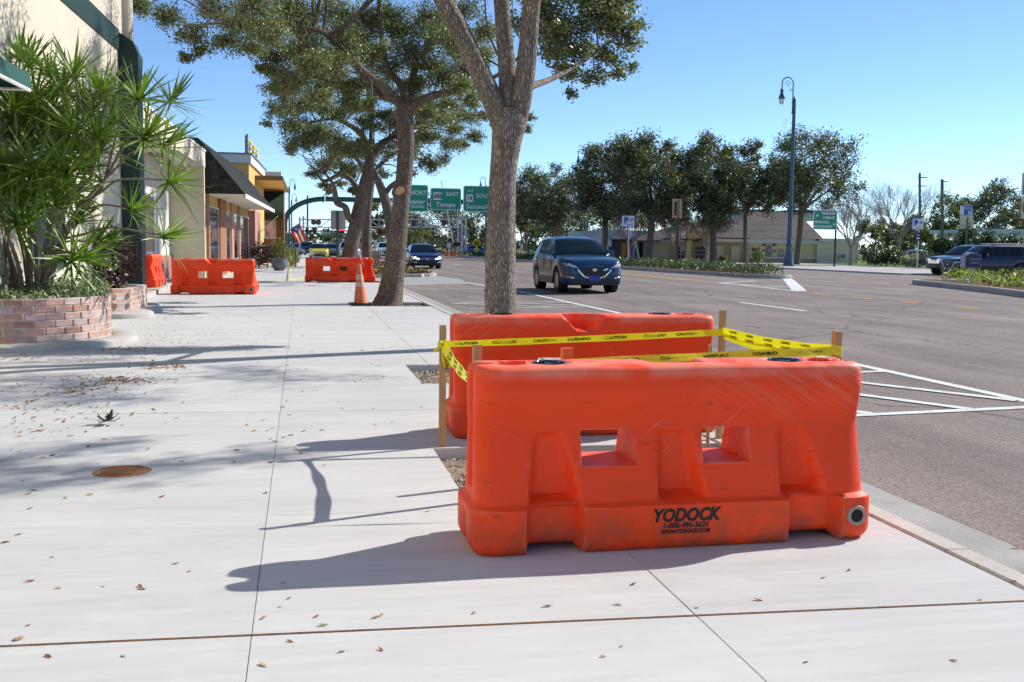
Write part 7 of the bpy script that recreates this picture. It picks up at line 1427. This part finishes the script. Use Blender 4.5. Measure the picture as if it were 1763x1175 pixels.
def car(label, spec, pm, loc, rz, group=None, lit=False, simple=False, name='parked_car', plate_m=None, cat='car'):
    L, W, H = spec['L'], spec['W'], spec['H']; hw = W/2; r = spec['r']; wb = spec['wb']; fo = spec['fo']; xf, xr = fo, fo+wb          # distances back from the nose
    zb = spec['zb']; hood = spec['hood']; roof = spec['roof']; belt = spec['belt']; ws0, ws1, rw0, rw1 = spec['cab']
    arch = r*1.16
    S = sorted(set(np.round([0, .03, .08, .15, .25, .38]+list(np.linspace(.5, L-.4, 26))+[L-.3, L-.2, L-.1, L-.03, L]+[xf+arch*k for k in (-1, -.92, -.75, -.5, 0, .5, .75, .92, 1)]+[xr+arch*k for k in (-1, -.92, -.75, -.5, 0, .5, .75, .92, 1)]+[ws0, ws1, rw0, rw1]+spec.get('pillars', []), 3)))
    wid = [(0, .66), (.03, .76), (.08, .84), (.15, .90), (.25, .945), (.4, .975), (.7, 1.0), (L*.5, 1.0), (L*.8, .985), (L-.25, .95), (L-.1, .90), (L-.03, .84), (L, .78)]
    T = thing(name, label, cat, loc, rz, group); V = []; rings = []
    for s in S:
        w = hw*interp(s, wid); zt = interp(s, belt); zr = interp(s, roof); lo = zb+(.10 if s < .06 or s > L-.06 else 0)
        aw = 0
        for xc in (xf, xr):
            q = abs(s-xc)
            if q < arch: aw = max(aw, r*.98+math.sqrt(max(arch*arch-q*q, 0)))
        ls = max(lo, aw*.99); ht = max(zr-zt, .012); wr = w*spec['tumble']; crown = .035
        cab = zr-zt > .05
        zm = ls+(zt-ls)*.45; ring = [(0, lo), (w*.80, lo), (w*.93, ls), (w*1.0, ls+(zt-ls)*.12), (w*1.005, zm), (w*.985, ls+(zt-ls)*.82), (w*.93, zt-.012)]
        if cab:
            k = min(1, ht/(H-zt+1e-6)); wt = w*.93-(w*.93-wr)*k
            ring += [(w*.915, zt+.015), (wt+(w*.915-wt)*.12, zt+ht*.86), (wt*.93, zt+ht*.965), (wt*.6, zr+.008), (0, zr+.018)]
        else: ring += [(w*.89, zt+.008), (w*.80, zt+.018), (w*.66, zt+.026), (w*.4, zt+crown), (0, zt+crown+.006)]
        n = len(ring); rings.append((len(V), s, cab)); V += [(L/2-s, y, z) for y, z in ring]+[(L/2-s, -y, z) for y, z in ring[1:-1]][::-1]
    n = 12; m = 2*n-2
    groups = {'body': MB(), 'windscreen': MB(), 'side_window': MB(), 'rear_window': MB(), 'under': MB()}
    F = {k: [] for k in groups}
    pil = spec.get('pillars', [])
    for i in range(len(S)-1):
        a, s0, c0 = rings[i]; b, s1, c1 = rings[i+1]; sm = (s0+s1)/2
        for j in range(m):
            j2 = (j+1) % m; f = (a+j, a+j2, b+j2, b+j); jj = j if j < n-1 else m-1-j; k = 'body'
            if jj == 0: k = 'under'
            if jj >= 7 and ws0-.001 <= sm <= ws1 and c1:
                k = 'windscreen' if jj >= 8 else 'body'
            if jj >= 7 and rw0 <= sm <= rw1 and c0: k = 'rear_window' if (jj >= 8) else 'body'
            if jj == 7 and ws0+.25 < sm < rw1-.12 and not any(p-.045 < sm < p+.045 for p in pil) and (c0 and c1): k = 'side_window'
            F[k].append(f)
    F['body'].append(tuple(range(m))[::-1]); e = rings[-1][0]; F['body'].append(tuple(range(e, e+m)))
    def emit(name, fs, mm, sm=38):
        if not fs: return None
        used = sorted(set(i for f in fs for i in f)); mp = {v: k for k, v in enumerate(used)}; mb = MB(); mb.add([V[i] for i in used], [tuple(mp[i] for i in f) for f in fs]); return mb.build(name, mm, T, smooth=sm)
    emit('body', F['body'], pm); emit('underbody', F['under'], M_BTRIM); emit('windscreen', F['windscreen'], M_CGLASS, 60); emit('rear_window', F['rear_window'], M_CGLASS, 60)
    for sg in (1, -1): emit('side_windows', [f for f in F['side_window'] if V[f[0]][1]*sg > 0], M_CGLASS, 60)
    ty, rm = spec.setdefault('wheels', wheel_parts(r, spec.get('tw', .23)))
    for sx in (xf, xr):
        for sg in (-1, 1):
            y = sg*(hw-.125); wq = thing('wheel', None, None); del_ = [wq.pop(k) for k in ('label', 'category') if k in wq]; wq.location = (L/2-sx, y, r); wq.rotation_euler = (0, 0, 0 if sg < 0 else pi); setp(wq, T); inst('tyre', ty, wq); inst('rim', rm, wq)
            mb = MB(); mb.lathe([(0, 0), (arch*.985, 0)], n=24, ax='y'); o = mb.build('wheel_well', M_BTRIM, T); o.location = (L/2-sx, sg*(hw-.27), r*.98)
    # front and rear details are laid on the body surface
    def nose(y): return float(np.interp(abs(y)/hw, [.0, .66, .76, .84, .90, .945, .975], [-.0, .004, .034, .085, .155, .255, .4]))
    def fpatch(name, poly, mm, off=.012, sm=60, lean=spec.get('lean', .0), par=None):
        mb = MB(); c = (sum(p[0] for p in poly)/len(poly), sum(p[1] for p in poly)/len(poly)); zm = spec['noseZ']
        f = lambda y, z, o: (L/2-nose(y)+o-lean*max(z-zm, 0), y, z)
        P = []
        for a, b in zip(poly, poly[1:]+poly[:1]):
            K = max(1, int(abs(b[0]-a[0])/.12)); P += [(a[0]+(b[0]-a[0])*k/K, a[1]+(b[1]-a[1])*k/K) for k in range(K)]
        P = [(y, z) for y, z in P]; n_ = len(P); cols = 6
        vs = [f(y, z, off) for y, z in P]+[f(y, z, -.03) for y, z in P]; ce = [f(c[0]+(y-c[0])*.5, c[1]+(z-c[1])*.5, off) for y, z in P]+[f(*c, off)]
        vs += ce; fs = [(i, (i+1) % n_, n_+(i+1) % n_, n_+i) for i in range(n_)]+[(i, (i+1) % n_, 2*n_+(i+1) % n_, 2*n_+i) for i in range(n_)]+[(2*n_+i, 2*n_+(i+1) % n_, 3*n_) for i in range(n_)]
        mb.add(vs, fs); return mb.build(name, mm, par or T, smooth=sm)
    mir = lambda P: [(-y, z) for y, z in P][::-1]
    for it in spec['front']:
        nm, poly, mm, both = it[:4]; mm2 = M_HLON if (lit and nm == 'headlight') else mm; kw = it[4] if len(it) > 4 else {}
        fpatch(nm, poly, mm2, **kw)
        if both: fpatch(nm, mir(poly), mm2, **kw)
    def rpatch(name, poly, mm):
        mb = MB(); mb.extrude([(-L/2-.012+.02, y, z) for y, z in poly], (-.02, 0, 0)); mb.build(name, mm, T)
    zt_ = interp(L-.02, belt)
    for sg in (-1, 1): rpatch('tail_light', [(sg*hw*.76, zt_-.08), (sg*hw*.50, zt_-.10), (sg*hw*.50, zt_-.22), (sg*hw*.76, zt_-.28)], M_RED)
    rpatch('rear_plate', [(-.16, zb+.42), (.16, zb+.42), (.16, zb+.57), (-.16, zb+.57)], M_SWHITE); rpatch('rear_bumper', [(-hw*.75, zb+.12), (hw*.75, zb+.12), (hw*.75, zb+.30), (-hw*.75, zb+.30)], M_BTRIM)
    if not simple:
        for sg in (-1, 1):
            zz = interp(ws0+.45, belt); x = L/2-ws0-.48; mb = MB(); mb.obox((x, sg*(hw+.06), zz+.10), (.07, sg*.015, 0), (0, sg*.10, 0), (0, 0, .075)); mb.obox((x+.02, sg*(hw-.06), zz+.03), (.03, 0, 0), (0, sg*.06, 0), (0, 0, .02)); mb.build('mirror', pm, T)
            for k, p in enumerate(spec.get('handles', [])): mb = MB(); mb.obox((L/2-p, sg*(hw*1.0+.005), interp(p, belt)-.13), (.09, 0, 0), (0, .012, 0), (0, 0, .014)); mb.build('door_handle', pm, T)
            if spec.get('cladding'):
                mb = MB(); a, b = xf+arch*1.05, xr-arch*1.05; mb.box((L/2-b, sg*hw*.965 if sg > 0 else -hw*1.012, zb+.02), (L/2-a, sg*hw*1.012 if sg > 0 else -hw*.965, zb+.22)); mb.build('sill_cladding', M_BTRIM, T)
        for p in spec.get('seams', []):
            for sg in (-1, 1):
                z1 = interp(p, belt)-.02; mb = MB(); mb.obox((L/2-p, sg*(hw*interp(p, wid)*1.0), (zb+.2+z1)/2), (.004, 0, 0), (0, .006, 0), (0, 0, (z1-zb-.22)/2)); mb.build('door_seam', M_BTRIM, T)
    if spec.get('rails'):
        for sg in (-1, 1): mb = MB(); zz = H+.05; mb.tube([(L/2-ws1-.25, sg*hw*.60, zz-.06), (L/2-ws1-.35, sg*hw*.60, zz), (L/2-rw0+.15, sg*hw*.60, zz), (L/2-rw0+.05, sg*hw*.60, zz-.06)], .025, 6); mb.build('roof_rail', M_RIM, T)
    return T
SUV = dict(L=4.55, W=1.84, H=1.66, r=.36, wb=2.70, fo=.90, zb=.24, tumble=.70, noseZ=.75, lean=.35,
    belt=[(0, .80), (.08, .90), (.2, .96), (.6, 1.02), (1.25, 1.08), (1.7, 1.08), (3.6, 1.13), (4.4, 1.10), (4.55, 1.0)], roof=[(0, 0), (1.25, 1.085), (2.05, 1.58), (2.5, 1.655), (3.3, 1.655), (3.95, 1.58), (4.38, 1.16), (4.5, 0)],
    cab=(1.25, 2.12, 3.95, 4.4), pillars=[2.35, 3.2, 3.85], hood=0, handles=[2.75, 3.6], seams=[1.55, 2.55, 3.5], cladding=True,
    front=[('grille', [(-.50, .80), (.50, .80), (.46, .68), (.30, .52), (.12, .47), (-.12, .47), (-.30, .52), (-.46, .68)], M_BTRIM, False), ('chrome_wing', [(.60, .82), (.52, .80), (.47, .67), (.31, .505), (.12, .45), (-.12, .45), (-.31, .505), (-.47, .67), (-.52, .80), (-.60, .82), (-.48, .65), (-.32, .475), (-.12, .425), (.12, .425), (.32, .475), (.48, .65)], M_CHROME, False, dict(off=.010)),
           ('headlight', [(.52, .82), (.50, .74), (.82, .79), (.86, .87), (.72, .88)], M_HL, True, dict(off=.016)), ('lower_intake', [(-.62, .40), (.62, .40), (.74, .30), (.60, .27), (-.60, .27), (-.74, .30)], M_BTRIM, False), ('fog_strip', [(.60, .47), (.85, .52), (.86, .48), (.62, .43)], M_CHROME, True, dict(off=.014)), ('front_plate', [(-.16, .36), (.16, .36), (.16, .52), (-.16, .52)], mat('blue plate', (.03, .06, .40), .4), False, dict(off=.035)),
           ('emblem', [(.07*cos(k*pi/6), .69+.045*sin(k*pi/6)) for k in range(12)], M_CHROME, False, dict(off=.03))])
SED = dict(L=4.77, W=1.83, H=1.47, r=.33, wb=2.71, fo=.93, zb=.19, tumble=.66, noseZ=.6, lean=.3,
    belt=[(0, .66), (.08, .74), (.25, .80), (1.2, .92), (1.6, .95), (3.6, 1.0), (4.6, .98), (4.77, .86)], roof=[(0, 0), (1.25, .93), (2.1, 1.40), (2.6, 1.465), (3.2, 1.44), (4.1, 1.04), (4.3, 0)],
    cab=(1.25, 2.15, 3.3, 4.1), pillars=[2.45, 3.3], hood=0, handles=[2.75, 3.55], seams=[1.6, 2.6, 3.5],
    front=[('grille', [(-.44, .66), (.44, .66), (.44, .55), (-.44, .55)], M_BTRIM, False), ('grille_bar', [(-.44, .60), (.44, .60), (.44, .585), (-.44, .585)], M_CHROME, False, dict(off=.018)), ('headlight', [(.46, .68), (.46, .55), (.80, .58), (.86, .71), (.70, .72)], M_HL, True, dict(off=.016)), ('lower_intake', [(-.50, .44), (.50, .44), (.55, .30), (-.55, .30)], M_BTRIM, False), ('fog_light', [(.58, .42), (.82, .44), (.82, .36), (.6, .34)], M_HL, True, dict(off=.012)), ('front_plate', [(-.16, .36), (.16, .36), (.16, .48), (-.16, .48)], M_BTRIM, False, dict(off=.03)), ('emblem', [(.06*cos(k*pi/6), .605+.06*sin(k*pi/6)) for k in range(12)], M_CHROME, False, dict(off=.025))])
EXP = dict(SUV, L=4.85, W=1.86, H=1.78, r=.37, wb=2.84, fo=.86, zb=.30, tumble=.74, lean=.1, wheels=wheel_parts(.37, .24),
    belt=[(0, .86), (.1, .97), (1.15, 1.10), (1.6, 1.14), (4.6, 1.18), (4.85, 1.1)], roof=[(0, 0), (1.15, 1.11), (1.85, 1.70), (2.3, 1.77), (4.3, 1.77), (4.6, 1.68), (4.78, 1.2), (4.83, 0)], cab=(1.15, 1.92, 4.55, 4.8), pillars=[2.05, 3.0, 3.85], handles=[2.5, 3.4], seams=[1.4, 2.45, 3.45], rails=True)
PICK = dict(SUV, L=5.3, W=1.88, H=1.80, r=.38, wb=3.25, fo=.92, zb=.36, tumble=.74, lean=.05, wheels=wheel_parts(.38, .25), cladding=False,
    belt=[(0, .92), (.1, 1.02), (1.2, 1.14), (1.6, 1.18), (5.2, 1.2), (5.3, 1.15)], roof=[(0, 0), (1.3, 1.15), (2.05, 1.72), (2.5, 1.79), (3.4, 1.77), (3.75, 1.2), (3.8, 0)], cab=(1.3, 2.1, 3.42, 3.75), pillars=[2.2, 2.95], handles=[2.6, 3.25], seams=[1.55, 2.5, 3.35, 3.72],
    front=[('grille', [(-.46, .98), (.46, .98), (.42, .74), (-.42, .74)], M_BTRIM, False), ('grille_frame', [(.5, 1.0), (.47, 1.0), (.43, .72), (-.43, .72), (-.47, 1.0), (-.5, 1.0), (-.46, .69), (.46, .69)], M_CHROME, False, dict(off=.02)), ('headlight', [(.50, 1.0), (.48, .80), (.82, .84), (.86, 1.0)], M_HL, True, dict(off=.016)), ('bumper', [(-.88, .66), (.88, .66), (.86, .46), (-.86, .46)], mat('grey bumper', (.08, .08, .085), .5), False, dict(off=.05)), ('emblem', [(.08*cos(k*pi/6), .86+.06*sin(k*pi/6)) for k in range(12)], M_CHROME, False, dict(off=.03))])
P_BLUE = paint('deep teal blue paint', (.008, .045, .115)); P_NAVY = paint('navy paint', (.008, .022, .10)); P_DKBLUE = paint('dark blue paint', (.006, .012, .034), .0); P_GBLUE = paint('grey blue paint', (.02, .045, .10), .1)
def onroad(px, py): p = GR(px, py); return p
mz = car('dark teal blue crossover driving towards the viewer past the nearest tree', SUV, P_BLUE, (8.28, 31.0+.25, roadz(8.28)), -pi/2, lit=False, name='driving_car')
vw = car('navy blue saloon with lit headlights half hidden behind the second tree', SED, P_NAVY, (7.10, 62.6, roadz(7.1)), -pi/2+.02, lit=True, name='driving_car')
ex = car('dark blue estate vehicle with roof rails crossing at the right edge', EXP, P_DKBLUE, (36.75, 50.6, roadz(36)), pi-R(2), name='driving_car')
pk = car('blue pickup truck nosing out behind the dark blue estate vehicle', PICK, P_GBLUE, (38.9, 55.2, roadz(36)), pi+R(6), name='pickup_truck', cat='pickup truck')
# lower two tone cladding of the estate vehicle
# --- the far queue: cars waiting at the lights
PAL = dict(black=paint('black car paint', (.012, .012, .014)), yellow=paint('yellow cab paint', (.72, .55, .02), .1), white=paint('white car paint', (.72, .72, .72), .0), silver=paint('silver car paint', (.42, .43, .45), .6), red=paint('dark red car paint', (.25, .015, .02)), grey=paint('grey car paint', (.14, .15, .16)), blue=paint('bright blue car paint', (.02, .10, .34)))
FQ = [(529, 443, 'black', SUV, 'black car in the queue beneath the flag', 1), (549, 447.5, 'yellow', SED, 'yellow taxi above the far barrier, nearest of the queue', 1), (573, 446, 'grey', SED, 'grey car next to the yellow taxi', 1), (601, 449, 'silver', SUV, 'silver blue car showing between the leaning trunks', 1), (549, 436, 'white', SED, 'white car just beyond the yellow taxi', 0), (562, 437.5, 'silver', SED, 'silver car two places behind the yellow taxi', 0), (541, 431.5, 'white', SUV, 'small white car at the far end of the queue', 0), (557, 431, 'black', SUV, 'small black car far down the street', 0), (586, 438, 'blue', SED, 'blue car beside the big panel sign post', 1), (518, 440, 'red', SUV, 'dark red car nearest the flag pole base', 0), (524, 437, 'white', SED, 'white car parked left of the far queue', 0), (514, 443, 'silver', SED, 'pale car at the left kerb beside the planting', 0), (532, 434, 'grey', SED, 'grey car parked far along the left kerb', 0), (536, 431, 'silver', SED, 'pale car parked furthest on the left', 0), (664, 447, 'white', SUV, 'white van showing just left of the second trunk', 1)]
first = {}
for (x, y, c, sp, lab, tow) in FQ:
    Y_ = float(np.clip(1.34*FOC/max(y-424.5, 5), 70, 280)); p = A(x, y, Y_); kind = 'S' if sp is SUV else 'D'
    if kind not in first:
        o = car(lab, sp, PAL[c], (p.x, Y_, -.05), -pi/2, 'cars queueing far down the street', simple=True, name='queued_car'); first[kind] = o
    else: o = copy_tree(first[kind]); place(o, (p.x, Y_, -.05), -pi/2, lab)
    o['group'] = 'cars queueing far down the street'
    for ch in CH.get(o.name, []):
        if ch.name.startswith('body'):
            ch.material_slots[0].link = 'OBJECT'; ch.material_slots[0].material = PAL[c]
o = copy_tree(first['D']); p = A(818, 441, 150); place(o, (p.x, 150, 0), .35, 'bright blue car with red tail lights beyond the median by the yellow sign'); o['group'] = 'cars queueing far down the street'
for ch in CH.get(o.name, []):
    if ch.name.startswith('body'): ch.material_slots[0].link = 'OBJECT'; ch.material_slots[0].material = PAL['blue']
o = copy_tree(first['D']); p = A(1582, 452, 92); place(o, (p.x, 92, 0), 0, 'pale car parked behind the hedge under the small parking sign'); o['group'] = 'cars queueing far down the street'
for ch in CH.get(o.name, []):
    if ch.name.startswith('body'): ch.material_slots[0].link = 'OBJECT'; ch.material_slots[0].material = PAL['silver']
# ================================================================== FALLEN LEAVES
M_DRY = [mat('dry leaf %d' % i, c, .75, spec=.3, var=.15, vscale=30) for i, c in enumerate(((.30, .125, .045), (.38, .20, .075), (.22, .10, .05), (.42, .27, .11), (.28, .08, .035)))]
M_GRL = mat('green fallen leaf', (.16, .20, .035), .5)
def dry_leaf(seed):
    rr = np.random.default_rng(seed); mb = MB(); n = 6; L_ = 1.0; cu = rr.uniform(.1, .5); cup = rr.uniform(.15, .6); vs = []
    for i in range(n+1):
        t = i/n; w = .19*sin(pi*min(t*.96+.03, 1))**.75; x = (t-.5)*L_; z = cu*(x*x)*.8+.03
        vs += [(x, -w, z+cup*w), (x, 0, z), (x, w, z+cup*w*rr.uniform(.7, 1.2))]
    mb.add(vs, [(3*i+k, 3*i+3+k, 3*i+4+k, 3*i+1+k) for i in range(n) for k in (0, 1)]); return mb
LM = [dry_leaf(k).mesh('fallen_leaf', M_DRY[k % 5], smooth=60, recalc=False) for k in range(7)]
lrg = np.random.default_rng(77)
NEAR = [(88,960),(98,1016),(85,1132),(210,1132),(180,1010),(247,1017),(300,972),(328,985),(36,1102),(48,1079),(30,922),(52,1000),(240,1012),(558,1078,'g'),(545,1062),(655,1062),(480,1046),(488,1002),(944,1046),(1068,1113),(1390,1142),(1090,1005),(1305,1035),(1640,1138),(736,880),(590,1122,'g'),(655,1120),(645,1062),(815,1057),(1035,1132),(1062,1040),(1415,996),(1460,982),(1690,1035),(1200,1046),(497,1030),(452,1063),(498,1107),(453,1145),(315,794),(407,797),(555,740),(470,738),(238,803),(280,858),(115,860),(40,830),(60,846),(130,820),(35,780),(84,700),(205,712),(415,665),(487,700),(520,580),(610,660),(645,608),(690,586),(475,760),(395,720),(425,733),(560,800),(250,640),(30,1102),(7,936),(150,770),(375,600)]
for k, q in enumerate(NEAR):
    p = G(q[0]+lrg.uniform(-3, 3), q[1]+lrg.uniform(-2, 2)); s_ = lrg.uniform(.022, .048)*(.8 if q[1] > 950 else 1.1); o = inst('fallen_leaf', LM[k % 7], None, (p.x, p.y, .001), (lrg.uniform(-.25, .25), lrg.uniform(-.2, .2), lrg.uniform(-1.2, 1.2)), s_)
    if len(q) > 2: o.material_slots[0].link = 'OBJECT'; o.material_slots[0].material = M_GRL
    tag(o, 'curled green yellow fallen leaf lying on the foreground pavement' if len(q) > 2 else 'curled brown fallen leaf lying loose on the pale pavement', 'leaf', 'fallen leaves on the near pavement')
def leaf_drift(name, pts, smin, smax, seed):
    rr = np.random.default_rng(seed); V, F, MI = [], [], []; nv = 0
    B = [(np.array([v.co[:] for v in m.vertices]), np.array([tuple(f.vertices) for f in m.polygons])) for m in LM]
    for (x, y, z) in pts:
        v, f = B[rr.integers(0, 7)]; a, b, c = rr.uniform(-.4, .4), rr.uniform(-.4, .4), rr.uniform(0, 6.28); M = np.array(Matrix.Rotation(c, 3, 'Z') @ Matrix.Rotation(a, 3, 'X') @ Matrix.Rotation(b, 3, 'Y'))
        V.append(v*rr.uniform(smin, smax) @ M.T+np.array((x, y, z+.002))); F.append(f+nv); nv += len(v); MI += [int(rr.integers(0, 5))]*len(f)
    o = bulk(name, np.concatenate(V), np.concatenate(F), M_DRY, None, 'stuff', MI); return o
pts = []
for (cx, cy, sx, sy, n) in ((205, 655, 36, 4, 230), (285, 632, 22, 3, 130), (150, 668, 50, 9, 110), (205, 602, 40, 3, 60), (20, 617, 40, 3, 60), (230, 612, 70, 10, 70), (90, 690, 90, 22, 90), (260, 585, 60, 12, 60), (300, 540, 70, 14, 60), (60, 720, 70, 40, 60), (430, 640, 170, 60, 45), (560, 620, 90, 50, 20), (300, 760, 220, 60, 25), (350, 560, 150, 30, 40)):
    for _ in range(n):
        p = G(cx+lrg.normal()*sx, max(cy+lrg.normal()*sy, 500)); 
        if p.x > -3.3 and p.x < 2.6 and (p.x-pc[0])**2+(p.y-pc[1])**2 > 1.66**2: pts.append((p.x, p.y, 0))
leaf_drift('leaf_litter', pts, .022, .050, 5)
pts = [(lrg.uniform(.9, 2.65), lrg.uniform(rowy(a, 1.8)+.1, rowy(a+1, 1.8)-.1), -.072) for a in (1, 4, 12) for _ in range(90)]+[(lrg.uniform(2.70, 2.74), lrg.uniform(3, 22), .0) for _ in range(120)]+[(lrg.uniform(3.0, 3.5), lrg.uniform(3, 25), -.112) for _ in range(40)]
leaf_drift('leaf_litter', pts, .018, .045, 6)
pts = [(lrg.uniform(-6, 2.6), lrg.uniform(18, 60), 0) for _ in range(0)]+[(-3.1+lrg.normal()*.5, lrg.uniform(20, 36), .0) for _ in range(160)]+[(lrg.uniform(14, 16), lrg.uniform(28, 34), .095) for _ in range(60)]
pts = [p for p in pts if p[0] > -3.1]; leaf_drift('leaf_litter', pts, .04, .07, 7)
# clod of dark green oak leaves by the cover
p = G(185, 731); t = thing('leafy_twig', 'small clump of dark green oak leaves fallen behind the drain cover', 'twig', (p.x, p.y, 0)); MG = mat('dark fallen oak leaf', (.022, .040, .014), .45)
mb = MB(); mb.tube([(-.06, 0, .01), (0, 0, .025), (.05, .01, .02)], .004, 5); mb.build('twig', M_STEM, t)
LG = dry_leaf(31).mesh('leaf', MG, smooth=60, recalc=False)
for k in range(13): a = k*2.4; el = R(lrg.uniform(8, 65)); d = Vector((cos(a)*cos(el), sin(a)*cos(el), sin(el))); o = inst('leaf', LG, t, d*.055+Vector((lrg.normal()*.012, lrg.normal()*.012, .012)), (0, -el, a), lrg.uniform(.07, .10))
